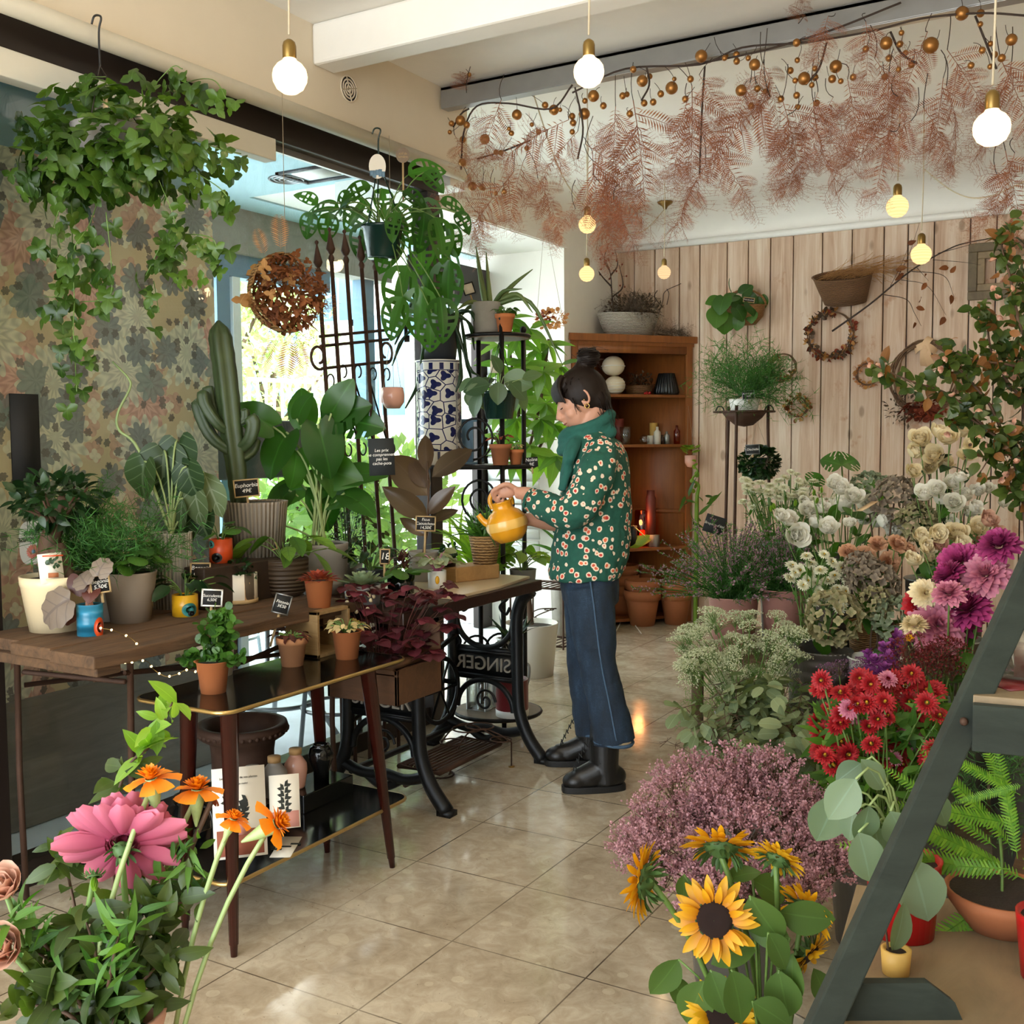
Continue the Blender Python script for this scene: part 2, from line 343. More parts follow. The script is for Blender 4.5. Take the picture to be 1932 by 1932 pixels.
plain('blue_enamel', '#2b7fa0', .3, 0, .05); plain('orange_enamel', '#cf4a1d', .35); plain('yellow_enamel', '#e0a81e', .3, 0, .05); plain('teal_enamel', '#2b7a74', .35); plain('black_enamel', '#151515', .3)
plain('blue_panel', '#6d8ba0', .6, 0, .08); plain('street_white', '#e9ecea', .8, 0, .05); plain('cactus', '#3a4a28', .5, 0, .25, 16); plain('street_stone', '#dfe6e8', .85, 0, .1); plain('cafe_grey', '#3a3f44', .6, 0, .1); plain('cafe_light', '#a9b7bd', .6, 0, .1); plain('passage_ceiling', '#a9c8cf', .8, 0, .03)
plain('skin', '#c08d74', .5, 0, .06, 20); plain('lip', '#9c5a50', .45); plain('eye_dark', '#2a1d17', .3); plain('hair', '#1b110b', .55, 0, .3, 40, 0, .25); plain('boot', '#131212', .42, 0, .2, 18, .2); plain('sole', '#0c0b0b', .6, 0, .1, 40, .2); plain('lace', '#181818', .8)
plain('scarf', '#1f5a50', .9, 0, .25, 30, .4); plain('jug', '#d8951c', .2, 0, .12, 9); plain('jug_light', '#e4b45c', .25, 0, .08); plain('earring', '#d9b46a', .25, .9)
plain('plastic_red', '#b01418', .35); plain('lampshade', '#141518', .5, 0, .1); plain('candle_red', '#6b2a20', .5); plain('candle_yellow', '#c9a254', .5); plain('frosted', '#cfc9bc', .4); plain('lime_bag', '#7cae3f', .6, 0, .1)
plain('ribbon', '#d7b48d', .7, 0, .08); plain('shirt_button', '#e0d8c6', .4); plain('mirror_like', '#b9c4c8', .08, .9)
plain('twine_ball', '#8f8677', .85, 0, .2, 30, .3); plain('marble', '#cdb894', .3, 0, .14, 6); plain('sticker', '#e8e2d6', .6); plain('sticker_red', '#d98371', .6); plain('lid_white', '#d6d0c4', .5); plain('cork', '#b08b5c', .8, 0, .15, 30)
woodm('dark_wood', '#1c100a', '#3a2114', .4, (6, 30, 30)); woodm('table_leg', '#2a0f0b', '#431a12', .25, (30, 30, 3), .08); woodm('old_plank', '#2e1f13', '#6e5034', .8, (26, 3, 26), 1.); woodm('oak', '#6f3d1a', '#985a28', .5, (22, 22, 2), .15, .1)
woodm('crate_wood', '#6e5232', '#a98a5a', .65, (4, 28, 28), .3); woodm('drawer_wood', '#3e2818', '#6a472c', .6, (5, 26, 26), .2); woodm('block_wood', '#8f6a3d', '#b78d58', .6, (5, 20, 20), .2); woodm('dark_riser', '#20160f', '#3b291b', .6, (5, 20, 20), .2)
woodm('wainscot', '#857a6e', '#a89c8e', .6, (3, 3, 26), .4); woodm('green_board', '#10150f', '#2b332a', .9, (5, 5, 14), .25, .1); woodm('shelf_board', '#6b5a42', '#9a8463', .6, (8, 2, 8), .25); woodm('frame_wood', '#4a3d2b', '#76664a', .6, (10, 10, 10), .2); woodm('bench_wood', '#4a3725', '#755b3e', .7, (3, 20, 20), .3)
woodm('disc_wood', '#5a4836', '#857058', .6, (4, 20, 20), .2)
def wicker(name, h1, h2, sc=60):
    b = NB(name); w = b.n('ShaderNodeTexWave', wave_type='BANDS', bands_direction='Z'); b.l(b.co(), w.inputs['Vector']); w.inputs['Scale'].default_value = sc; w.inputs['Distortion'].default_value = 2.5; w.inputs['Detail Scale'].default_value = 3
    return b.out(b.mix(w.outputs[1], C(h1), C(h2)), .75, nrm=b.bump(w.outputs[1], .8, .006))
wicker('wicker_white', '#8d8578', '#d6d0c4', 30); wicker('wicker_brown', '#6d4825', '#b08048', 40); wicker('wicker_tan', '#7a5a34', '#b08a54', 26); wicker('wicker_dark', '#4a3020', '#8a6238', 34)
def ribbed(name, h, k=60, rough=.5, axis='u'):
    b = NB(name); u_, t, _ = b.lu(); s_ = b.m_('SINE', b.m_('MULTIPLY', u_ if axis == 'u' else t, k*2*PI)); b.out(b.mix(b.m_('ADD', b.m_('MULTIPLY', s_, .5), .5), mul(C(h), .8), C(h)), rough, nrm=b.bump(s_, .6, .004))
ribbed('rib_beige', '#8d8171', 46); ribbed('rib_white', '#cfc9bd', 34); ribbed('rib_brown', '#43321f', 30, .55, 't'); ribbed('rib_black', '#15171b', 26, .35); ribbed('rib_grey', '#5d5750', 34, .4, 't'); ribbed('tin_blue', '#2b7fa0', 12, .3, 't')
def floor_mat():
    b = NB('floor_tile'); v = b.world(); x, y, _ = b.xyz(v)
    n = b.noise(v, 3.2, 5, .6, .6); n2 = b.noise(v, 16, 6, .7, 1.); col = b.ramp(b.m_('ADD', b.m_('MULTIPLY', n, .55), b.m_('MULTIPLY', n2, .45)), [(.3, C('#8e7d66')), (.5, C('#b3a48d')), (.68, C('#cfc4ae'))])
    vc = b.vor(v, 9, 'SMOOTH_F1', 'Distance'); col = b.mix(b.m_('MULTIPLY', b.m_('LESS_THAN', vc, .16), .3), col, C('#d8cbb0'))
    spk = b.m_('GREATER_THAN', b.noise(b.world((1, 1.6, 1)), 60, 2, .5, 1.5), .72); col = b.mix(b.m_('MULTIPLY', spk, .55), col, C('#5a4835'))
    def ln(c, off, w):
        f = b.m_('FRACT', b.m_('DIVIDE', b.m_('SUBTRACT', c, off), .4146)); d = b.m_('MINIMUM', f, b.m_('SUBTRACT', 1., f)); return b.m_('LESS_THAN', d, w)
    g = b.m_('MAXIMUM', ln(x, -2.035, .0055), ln(y, 2.831, .0055)); vis = b.ramp(b.noise(v, 1.7, 2), [(.35, (.25,)*3), (.6, (1,)*3)])
    col = b.mix(b.m_('MULTIPLY', g, vis), col, C('#3a2c1e'))
    rg = b.ramp(b.noise(v, 5, 4), [(.3, (.06,)*3), (.75, (.2,)*3)])
    b.out(col, rg, nrm=b.bump(b.noise(v, 2.2, 3), .06, .02), spec=.6)
floor_mat()
def plank_mat():
    b = NB('plank'); v = b.world(); r = b.isl(); vs = b.world((26, 1, 1.3)); n = b.noise(vs, 1., 6, .65, .8); f2 = b.noise(b.world((5, 1, .7)), 1.6, 4, .6)
    col = b.ramp(b.m_('ADD', b.m_('MULTIPLY', n, .6), b.m_('MULTIPLY', f2, .42)), [(.32, C('#a58268')), (.5, C('#ccb098')), (.68, C('#e3d3c0'))])
    st = b.ramp(b.noise(b.world((3, 1, 2)), 1.6, 5, .7), [(.6, (0,)*3), (.68, (1,)*3)]); col = b.mix(b.m_('MULTIPLY', st, .55), col, C('#a9714a'))
    kn = b.vor(b.world((7, 1, 3.2)), 1., 'F1', 'Distance', 1., '3D'); col = b.mix(b.m_('MULTIPLY', b.ramp(kn, [(.09, (1,)*3), (.16, (0,)*3)]), .55), col, C('#6a4a30'))
    col = b.mix(b.m_('MULTIPLY', r, .22), col, C('#9d7f5e')); b.out(col, .75, nrm=b.bump(n, .25, .004))
plank_mat()
def wallpaper():
    b = NB('wallpaper'); v = b.world((0, 1, 1)); s_ = b.n('ShaderNodeSeparateXYZ'); b.l(v, s_.inputs[0]); cv = b.n('ShaderNodeCombineXYZ'); b.l(s_.outputs[1], cv.inputs[0]); b.l(s_.outputs[2], cv.inputs[1]); P = cv.outputs[0]
    wob = b.n('ShaderNodeVectorMath', operation='ADD'); nz_ = b.n('ShaderNodeTexNoise'); b.l(P, nz_.inputs['Vector']); nz_.inputs['Scale'].default_value = 9
    sc = b.n('ShaderNodeVectorMath', operation='SCALE'); b.l(nz_.outputs['Color'], sc.inputs[0]); sc.inputs['Scale'].default_value = .03; b.l(P, wob.inputs[0]); b.l(sc.outputs[0], wob.inputs[1]); W = wob.outputs[0]
    col = b.mix(b.noise(P, 5, 3), C('#bda98a'), C('#d3c3a2'))
    def layer(col, scale, R, petals, cA, cB, off, ring=0., thr=.5):
        mp = b.n('ShaderNodeMapping'); b.l(W, mp.inputs[0]); mp.inputs['Location'].default_value = (off, off*1.7, 0); q = mp.outputs[0]
        vx = b.n('ShaderNodeTexVoronoi', voronoi_dimensions='2D'); b.l(q, vx.inputs['Vector']); vx.inputs['Scale'].default_value = scale; vx.inputs['Randomness'].default_value = .85
        df = b.n('ShaderNodeVectorMath', operation='SUBTRACT'); b.l(q, df.inputs[0]); b.l(vx.outputs['Position'], df.inputs[1]); x, y, _ = b.xyz(df.outputs[0])
        ang = b.m_('ARCTAN2', y, x); rad = b.m_('MULTIPLY', b.m_('SQRT', b.m_('ADD', b.m_('MULTIPLY', x, x), b.m_('MULTIPLY', y, y))), scale)
        cs = b.m_('ABSOLUTE', b.m_('COSINE', b.m_('MULTIPLY', ang, petals/2))); edge = b.m_('ADD', R*.68, b.m_('MULTIPLY', cs, R*.32)); ins = b.m_('LESS_THAN', rad, edge)
        hs = b.n('ShaderNodeSeparateColor'); b.l(vx.outputs['Color'], hs.inputs[0]); ins = b.m_('MULTIPLY', ins, b.m_('GREATER_THAN', hs.outputs[0], thr))
        tone = b.m_('MULTIPLY', cs, .6); 
        if ring: tone = b.m_('ADD', b.m_('MULTIPLY', b.m_('SINE', b.m_('ADD', b.m_('MULTIPLY', rad, ring), b.m_('MULTIPLY', cs, 4.))), .4), .5)
        return b.mix(b.m_('MULTIPLY', ins, .82), col, b.mix(tone, C(cA), C(cB)))
    col = layer(col, 9, .42, 5, '#b08678', '#d2ab98', 3.1, 0, .3); col = layer(col, 11, .3, 4, '#d0ccb8', '#e4dfcc', 8.3, 0, .3)
    col = layer(col, 3.6, .48, 14, '#b57f78', '#dcb0a6', 1.3, 30, .5); col = layer(col, 3.2, .5, 16, '#aeb2a4', '#dddccb', 5.7, 34, .55)
    col = layer(col, 6.5, .45, 10, '#59646a', '#79828a', 2.2, 0, .62); col = layer(col, 5.6, .46, 9, '#667674', '#8a9896', 9.4, 0, .7); col = layer(col, 22, .4, 6, '#544c4a', '#6a6462', 4.4, 0, .78)
    b.out(b.mix(1., col, (1.5, 1.42, 1.3), 'MULTIPLY'), .7)
wallpaper()
def bricks(name, a, c, m):
    b = NB(name); v = b.world(); x, y, z = b.xyz(v); cv = b.n('ShaderNodeCombineXYZ'); b.l(b.m_('ADD', x, y), cv.inputs[0]); b.l(z, cv.inputs[1])
    t = b.n('ShaderNodeTexBrick'); b.l(cv.outputs[0], t.inputs[0]); t.inputs['Color1'].default_value = (*C(a), 1); t.inputs['Color2'].default_value = (*C(c), 1); t.inputs['Mortar'].default_value = (*C(m), 1); t.inputs['Scale'].default_value = 2.2
    b.out(t.outputs[0], .8)
bricks('pale_brick', '#d5cabd', '#e2d8cb', '#c0b6aa')
def shirt():
    b = NB('shirt'); v = b.co(); vn = b.n('ShaderNodeVectorMath', operation='ADD'); nn = b.n('ShaderNodeTexNoise'); b.l(v, nn.inputs['Vector']); nn.inputs['Scale'].default_value = 45
    s_ = b.n('ShaderNodeVectorMath', operation='SCALE'); b.l(nn.outputs['Color'], s_.inputs[0]); s_.inputs['Scale'].default_value = .012; b.l(v, vn.inputs[0]); b.l(s_.outputs[0], vn.inputs[1])
    d = b.vor(vn.outputs[0], 33, 'F1', 'Distance', .8); f = b.n('ShaderNodeTexVoronoi'); b.l(vn.outputs[0], f.inputs['Vector']); f.inputs['Scale'].default_value = 33; f.inputs['Randomness'].default_value = .8
    hs = b.n('ShaderNodeSeparateColor'); b.l(f.outputs['Color'], hs.inputs[0]); red = b.mix(hs.outputs[1], C('#b8282a'), C('#d2603a'))
    col = b.mix(b.noise(v, 60, 2), C('#12443a'), C('#1a5a48')); col = b.mix(b.m_('LESS_THAN', d, .375), col, C('#e2cdb6')); col = b.mix(b.m_('LESS_THAN', d, .225), col, red)
    b.out(col, .85, nrm=b.bump(b.noise(v, 14, 4), .5, .012))
shirt()
def denim():
    b = NB('denim'); v = b.co(); n = b.noise(b.co('Object', (1, 1, .35)), 14, 5, .65); fine = b.noise(v, 260, 2)
    col = b.ramp(b.m_('ADD', b.m_('MULTIPLY', n, .7), b.m_('MULTIPLY', fine, .3)), [(.3, C('#0b141e')), (.55, C('#172a3d')), (.75, C('#30495f'))]); b.out(col, .85, nrm=b.bump(b.noise(b.co('Object', (1, 1, 2.2)), 9, 3), .5, .015))
denim(); plain('denim_hem', '#3f5870', .9, 0, .2, 60)
def vase_blue():
    b = NB('vase_blue'); v = b.co(); x, y, z = b.xyz(v); u_, t, _ = b.lu(); cv = b.n('ShaderNodeCombineXYZ'); b.l(b.m_('MULTIPLY', u_, 6.), cv.inputs[0]); b.l(b.m_('MULTIPLY', z, 11.), cv.inputs[1]); q = cv.outputs[0]
    vx = b.n('ShaderNodeTexVoronoi', voronoi_dimensions='2D'); b.l(q, vx.inputs['Vector']); vx.inputs['Scale'].default_value = 1.5; vx.inputs['Randomness'].default_value = .7
    df = b.n('ShaderNodeVectorMath', operation='SUBTRACT'); b.l(q, df.inputs[0]); b.l(vx.outputs['Position'], df.inputs[1]); dx, dy, _ = b.xyz(df.outputs[0]); ang = b.m_('ARCTAN2', dy, dx)
    edge = b.m_('ADD', .2, b.m_('MULTIPLY', b.m_('COSINE', b.m_('MULTIPLY', ang, 3.)), .06)); blob = b.m_('LESS_THAN', vx.outputs['Distance'], b.m_('MULTIPLY', edge, 1.6))
    ed = b.n('ShaderNodeTexVoronoi', voronoi_dimensions='2D', feature='DISTANCE_TO_EDGE'); b.l(q, ed.inputs['Vector']); ed.inputs['Scale'].default_value = 1.5; ed.inputs['Randomness'].default_value = .7; line = b.m_('LESS_THAN', ed.outputs['Distance'], .035)
    body = b.m_('MULTIPLY', b.m_('GREATER_THAN', z, .07), b.m_('LESS_THAN', z, .43)); pat = b.m_('MULTIPLY', b.m_('MAXIMUM', blob, line), body)
    def band(lo, hi): return b.m_('MULTIPLY', b.m_('GREATER_THAN', z, lo), b.m_('LESS_THAN', z, hi))
    arch = b.m_('MULTIPLY', band(.012, .062), b.m_('GREATER_THAN', b.m_('SINE', b.m_('MULTIPLY', u_, 2*PI*11)), .8)); top = b.m_('MULTIPLY', band(.435, .465), b.m_('GREATER_THAN', b.m_('SINE', b.m_('MULTIPLY', u_, 2*PI*13)), .35))
    pat = b.m_('MAXIMUM', b.m_('MAXIMUM', pat, arch), b.m_('MAXIMUM', top, b.m_('MAXIMUM', band(.064, .07), b.m_('MAXIMUM', band(.43, .434), band(.47, .474)))))
    b.out(b.mix(pat, C('#d6d2c6'), C('#1d2350')), .15, coat=.4)
vase_blue()
def print_pot():
    b = NB('print_pot'); u_, t, _ = b.lu(); v = b.co('Object', (30, 30, 8)); f = b.m_('MULTIPLY', b.m_('GREATER_THAN', u_, .84), b.m_('LESS_THAN', u_, .94)); f = b.m_('MULTIPLY', f, b.m_('GREATER_THAN', t, .3))
    n = b.noise(v, 1., 3); pc = b.mix(b.m_('GREATER_THAN', n, .52), C('#cda277'), C('#54483a')); col = b.mix(f, C('#e4dccb'), pc); b.out(col, .35)
print_pot()
def bulbm(name, h, s_):
    b = NB(name); _, t, _ = b.lu(); w = b.m_('SINE', b.m_('MULTIPLY', t, 60.)); e = b.n('ShaderNodeEmission'); b.set(e.inputs[0], C(h)); b.set(e.inputs[1], b.m_('ADD', s_, b.m_('MULTIPLY', w, s_*.12))); o = b.n('ShaderNodeOutputMaterial'); b.l(e.outputs[0], o.inputs[0])
bulbm('bulb_hot', '#ffe0b0', 2.2); bulbm('bulb_warm', '#ffd08c', 1.35); bulbm('bulb_dim', '#ffcf9a', .95); bulbm('fairy', '#ffd890', 6.); bulbm('lamp_amber', '#ff5a1a', 2.5)
glassm('window_glass', (.93, .97, .98), .05); glassm('clear_glass', (.9, .93, .92), .12); glassm('amber_glass', (.75, .22, .08), .1)
leafm('lf_ivy', '#26451a', '#4f7430', .35, .4); leafm('lf_mons', '#1f4a1a', '#3f7030', .33, .4); leafm('lf_dark', '#15301a', '#27492a', .35, .25); leafm('lf_mid', '#2b5524', '#4a7a33', .4, .35); leafm('lf_light', '#5a8a30', '#86ad48', .45, .45)
leafm('lf_fern', '#2d5a22', '#55852f', .6, .4); leafm('lf_boston', '#4f8a2c', '#7fb540', .55, .45); leafm('lf_asp', '#28592a', '#437a3a', .7, .4); leafm('lf_vein', '#25402a', '#3d5a34', .45, .25, '#7f9470', '#5a6a48'); leafm('lf_vein_pale', '#48604a', '#5f7658', .5, .25, '#aab8a0')
leafm('lf_rubber', '#3a3029', '#54443a', .3, .2, None, '#5e4438'); leafm('lf_beg', '#6d6669', '#8d8688', .5, .2, '#4a4046'); leafm('lf_begred', '#3f2324', '#5d3432', .45, .25); leafm('lf_oxalis', '#3d1626', '#6a2c40', .55, .3); leafm('lf_red', '#6d2a2a', '#a04a3c', .55, .25); leafm('lf_pale', '#a9a684', '#cfc2a6', .6, .3)
leafm('lf_suc', '#6f8a7a', '#8da595', .55, .15); leafm('lf_aloe', '#4f6a44', '#6d8558', .5, .15); leafm('lf_euc', '#4e6450', '#7f937a', .65, .25); leafm('lf_cal', '#3d6a26', '#679238', .45, .35, '#2a4a1e'); leafm('lf_sun', '#33562a', '#55783c', .55, .3); leafm('lf_abel', '#2a4220', '#4a602c', .4, .35); leafm('lf_abred', '#6a4a2c', '#8a6038', .5, .35)
leafm('lf_hoya', '#35513a', '#567353', .45, .2); leafm('lf_grey', '#7f9282', '#a3b09c', .6, .2); leafm('lf_tree', '#7fa88a', '#b4d2b8', .8, .5); leafm('lf_pach', '#3f7030', '#709a48', .4, .5); leafm('lf_blue', '#4f6a5a', '#6f8a7c', .5, .25)
leafm('dry_pink', '#7a4a40', '#a06e62', .8, .35); leafm('dry_brown', '#5f3826', '#94603f', .85, .3); leafm('dry_tan', '#9a7350', '#b8946c', .85, .3); leafm('dry_grey', '#3f3733', '#5d524c', .9, .15); leafm('dry_red', '#5f2a20', '#8a4434', .85, .3); leafm('dry_rose', '#9c7262', '#c79a86', .85, .3)
petal('pt_white', '#f0eed8', '#fbf8ec', .55); petal('pt_cream', '#efdca6', '#f8ebc8', .55); petal('pt_apricot', '#d79a6c', '#e6b894', .55); petal('pt_pink', '#a83a5c', '#d87890', .55, .3, .2); petal('pt_magenta', '#8f1f5a', '#c44a8c', .55, .25, .25); petal('pt_rose', '#c25c84', '#e39ab0', .55, .3, .15)
petal('pt_red', '#7a0810', '#c01622', .6, .2, .3); petal('pt_darkred', '#4a060a', '#7d0c12', .6, .2, .3); petal('pt_orange', '#e06a04', '#f8940a', .5, .3, .15); petal('pt_sun', '#cc6a0a', '#fbc01a', .5, .35, .2, .55); petal('pt_yellow', '#d99a14', '#f4c62a', .5, .35); petal('pt_blush', '#c99078', '#e0b49c', .55); petal('pt_purple', '#6d1f6a', '#9c4a9a', .6, .2, .3)
petal('pt_lim', '#a06a74', '#d8a8ae', .75, .2, .4); petal('pt_heath', '#8a6470', '#c8a0aa', .8, .2, .4); petal('pt_ammi', '#bcc692', '#eef0d2', .7, .3, .3); petal('pt_hyd', '#8b8a5c', '#b8ab80', .7, .25, .35); petal('pt_hydg', '#6d7a5a', '#98a584', .7, .25, .35); petal('pt_hydp', '#7d6f62', '#a4947c', .7, .25, .35); petal('pt_btn', '#dfe0b0', '#f0eedd', .6); petal('pt_mauve', '#5a3550', '#8a5f80', .7, .2, .3)
plain('sun_disc', '#2c130a', .95, 0, .4, 120, .8); plain('eye_yellow', '#c79a1e', .9, 0, .2, 90, .5); plain('eye_green', '#9aa83a', .9, 0, .2); plain('calyx', '#42602c', .6, 0, .2)
# ================================================================= setting
scene.view_settings.view_transform = 'Standard'; scene.view_settings.look = 'None'; scene.view_settings.exposure = .3; scene.view_settings.gamma = 1
scene.cycles.use_denoising = True; scene.cycles.max_bounces = 8; scene.cycles.transparent_max_bounces = 24; scene.cycles.caustics_reflective = False; scene.cycles.caustics_refractive = False; scene.cycles.sample_clamp_indirect = 6.
w = bpy.data.worlds.new('sky'); scene.world = w; w.use_nodes = True; bg = w.node_tree.nodes['Background']; bg.inputs[0].default_value = (.88, .95, 1., 1); bg.inputs[1].default_value = 7.
def sun(name, e, col, ang, rot):
    l = bpy.data.lights.new(name, 'SUN'); l.energy = e; l.color = col; l.angle = ang; o = bpy.data.objects.new(name, l); COL.objects.link(o); o.rotation_euler = rot; o['kind'] = 'structure'
sun('sun', 10., (1, .97, .9), .02, (math.radians(36), 0, math.radians(40)))
WX, W2, YB, ZC = -2.97, -3.53, 7.65, 3.03
g = G(); g.bx((-3.06, -1.6, -.12), (1.5, 8.2, 0)); g.bx((-3.6, 4.4, -.12), (-3.06, 8.2, 0)); struct('floor', g, 'floor_tile')
g = G(); g.bx((-9, -1.6, -.125), (-3.0, 8.2, -.004)); struct('floor_passage', g, 'street_stone')
g = G(); g.bx((-3.6, -1.6, ZC), (1.5, 7.36, ZC+.12)); struct('ceiling', g, 'white_paint')
# coves
g = G(); n = 10; P = []
for i in range(n+1): a = PI/2*i/n; P.append((7.33+.32*sn(a), ZC-.2*(1-math.cos(a))))
V = [(x, y, z) for (y, z) in P for x in (-3.6, 1.5)]; Q = [[2*i, 2*i+1, 2*i+3, 2*i+2] for i in range(n)]; g.add(V, Q)
g.bx((-3.6, 7.6, 2.80), (1.5, 7.66, 2.84)); struct('trim_1', g, 'white_paint', True)
g = G(); V = []
for i in range(n+1): a = PI/2*i/n; z, x = ZC-.26*(1-math.cos(a)), W2+.3-.3*sn(a); V += [(x, 4.52, z), (x, 7.66, z)]
g.add(V, Q); struct('trim_2', g, 'white_paint', True)
# plank wall
edges = [-3.535, -3.393, -3.224, -3.028, -2.868, -2.659, -2.5, -2.337, -2.173, -1.969, -1.767, -1.556, -1.402, -1.237, -1.015, -.857, -.68, -.5, -.33, -.14, .05, .22, .42, .6, .8, .97, 1.17, 1.35, 1.5]
g = G()
for i in range(len(edges)-1):
    t = U(0, .008); g.bx((edges[i]+.004, YB-t, 0), (edges[i+1]-.004, YB+.03, 2.81+U(-.004, .004)))
struct('wall_back', g, 'plank', bev=.003)
g = G(); g.bx((-3.7, YB+.03, 0), (1.6, YB+.15, 3.1)); struct('wall_back_core', g, 'dark_wood')
g = G(); g.bx((1.4, -1.6, 0), (1.55, 7.7, 3.05)); struct('wall_right', g, 'cream_wall')
# front wall behind the viewer, its unseen opening sized to let in fill daylight
g = G(); g.bx((-3.1, -1.6, 0), (-2.95, -1.45, 3.05)); g.bx((.25, -1.6, 0), (1.5, -1.45, 3.05)); g.bx((-2.95, -1.6, 2.92), (.25, -1.45, 3.05)); struct('wall_front', g, 'cream_wall')
# window wall: bulkhead, near pier, header, frame
g = G(); g.bx((-3.1, -1.5, 2.665), (-2.88, 4.5, ZC)); struct('wall_left', g, 'cream_wall')
g = G(); g.bx((-3.6, 4.37, 2.60), (-2.895, 4.515, ZC-.01)); struct('wall_left_return', g, 'white_paint')
g = G(); g.bx((-3.1, -1.5, 0), (-2.96, 1.87, 2.665)); struct('wall_left_pier', g, 'cream_wall')
fw = thing('window_1', 'dark', 'window'); del fw['label']; del fw['category']; fw['kind'] = 'structure'
g = G(); g.bx((-3.06, -1.5, 2.56), (-2.955, 4.36, 2.665)); g.bx((-3.06, 1.87, 0), (-2.96, 2.0, 2.56)); g.bx((-3.04, 4.26, 0), (-2.95, 4.36, 2.56)); g.bx((-3.06, 2.0, 0), (-2.97, 4.27, .085))
struct('window_frame', g, 'dark_frame', parent=fw, bev=.004)
g = G(); g.bx((-3.02, 2.0, .085), (-3.012, 4.27, 2.56)); struct('glass_pane', g, 'window_glass', parent=fw)
g = G(); g.bx((-3.022, 2.6, 2.535), (-3.005, 4.215, 2.56)); struct('glazing_bead', g, 'grey_metal', parent=fw)
g = G(); g.bx((-3.005, -1.4, 2.475), (-2.945, 3.225, 2.56)); solo('blind_cassette', g, 'pipe_paint', 'cream roller blind housing under the dark window header', 'blind', bev=.004)
g = G(); g.tube([(-2.855, -1.45, 2.648), (-2.855, 2, 2.65), (-2.855, 4.46, 2.655)], .031, 16); o = struct('trim_3', g, 'pipe_paint', True)
# second bay wall with its opening and deep white reveal
g = G(); g.bx((-3.6, 4.44, 2.71), (W2, 7.7, ZC)); g.bx((-3.6, 6.755, 0), (W2, 7.7, 2.71)); struct('wall_side', g, 'white_paint')
g = G(); g.bx((W2-.005, 4.5, 2.715), (W2+.012, 6.79, 2.735)); struct('trim_4', g, 'white_paint')
g = G(); g.bx((-4.5, 6.755, 0), (-3.6, 6.85, 2.75)); g.bx((-4.5, 4.2, 2.71), (-3.6, 6.85, 2.78)); struct('wall_niche', g, 'white_paint')
g = G(); g.bx((-4.22, 5.85, 2.33), (-4.14, 6.755, 2.60)); g.bx((-4.22, 6.62, 0), (-4.14, 6.755, 2.33)); struct('beam_niche', g, 'dark_frame')
g = G(); g.bx((-4.12, 6.68, .55), (-4.04, 6.72, 1.95))
for k in range(16): g.box((-3.9, 6.67, .62+k*.085), (.42, .012, .07), fr((0, 1, .25), (0, 0, 1)))
tag = solo('shutter', g, 'street_white', 'white louvred shutter leaning in the bright window niche', 'shutter')
# ceiling beam and rail
g = G(); g.bx((-2.88, 3.37, 2.87), (1.5, 3.5, ZC)); struct('beam_ceiling', g, 'white_paint', bev=.012)
g = G(); g.bx((-2.87, 4.26, 2.93), (1.45, 4.28, 3.02)); g.bx((-2.87, 4.26, 3.005), (1.45, 4.34, 3.02)); g.bx((-2.87, 4.262, 2.925), (1.45, 4.32, 2.94))
solo('ceiling_rail', g, 'rail_metal', 'long grey metal rail across the white ceiling behind the pendant bulbs', 'rail', bev=.002)
g = G(); p = PX(657, 168, -2.88); R = fr((0, 0, 1), (1, 0, 0))
vt = thing('wall_vent', 'small round slotted air vent on the wall above the window', 'vent', p)
g = G(); th = np.linspace(0, 2*PI, 25)
for r_ in (.052, .038, .025, .012): g.tube([(.004, r_*math.cos(a), r_*sn(a)) for a in th[:-1]], .0035, 6, True)
for a in (0.3, 1.87): g.tube([(.005, -.05*math.cos(a), -.05*sn(a)), (.005, .05*math.cos(a), .05*sn(a))], .003, 5)
part('grille', g, 'cream_wall', vt)
g = G(); g.tube([(.0, 0, 0), (.003, 0, 0)], .05, 24); part('backing', g, 'black_board', vt)
# ---------------------------------------------------------------- outside
g = G(); g.bx((-3.75, .3, .47), (-3.45, 3.373, 2.42)); struct('wall_passage', g, 'wallpaper')
g = G(); g.bx((-3.76, .3, 0), (-3.44, 3.385, .47)); struct('wall_passage_base', g, 'wainscot')
g = G(); g.bx((-4.48, -.5, 2.70), (-3.06, 4.4, 2.8)); g.bx((-4.48, 4.4, 2.70), (-4.22, 9, 2.8)); struct('ceiling_passage', g, 'passage_ceiling')
g = G(); g.bx((-3.75, .3, 2.42), (-3.48, 3.36, 2.70)); struct('trim_5', g, 'passage_ceiling')
g = G(); g.bx((-4.62, -.5, 2.45), (-4.46, 6., 2.72)); struct('beam_passage', g, 'concrete')
g = G(); g.bx((-4.6, -.5, 2.32), (-4.5, 5.4, 2.45)); g.bx((-4.6, 4.42, 0), (-4.5, 4.52, 2.32)); g.bx((-4.6, 5.75, 0), (-4.5, 5.85, 2.7)); struct('trim_6', g, 'blue_panel')
p = PX(437, 650, -4.55); g = G(); g.bx((-4.58, p[1]-.03, 0), (-4.5, p[1]+.03, 2.32)); struct('trim_7', g, 'street_white')
for k, (px, py) in enumerate([(540, 337)]):
    p = PZ(px, py, 2.70); g = G()
    for r_ in (.085, .06, .035, .012): g.tube([(r_*math.cos(a), r_*sn(a), -.004) for a in th[:-1]], .006, 6, True)
    solo('ceiling_speaker', g, 'grey_metal', 'round grey speaker set into the blue ceiling outside the window', 'speaker', p)
p = PZ(597, 327, 2.70); lt = thing('recessed_light', 'square recessed light panel in the blue ceiling outside the window', 'ceiling light', p)
g = G(); 
for a, b_ in (((-.16, -.12), (.16, -.1)), ((-.16, .1), (.16, .12)), ((-.16, -.12), (-.14, .12)), ((.14, -.12), (.16, .12))): g.bx((*a, -.012), (*b_, .0))
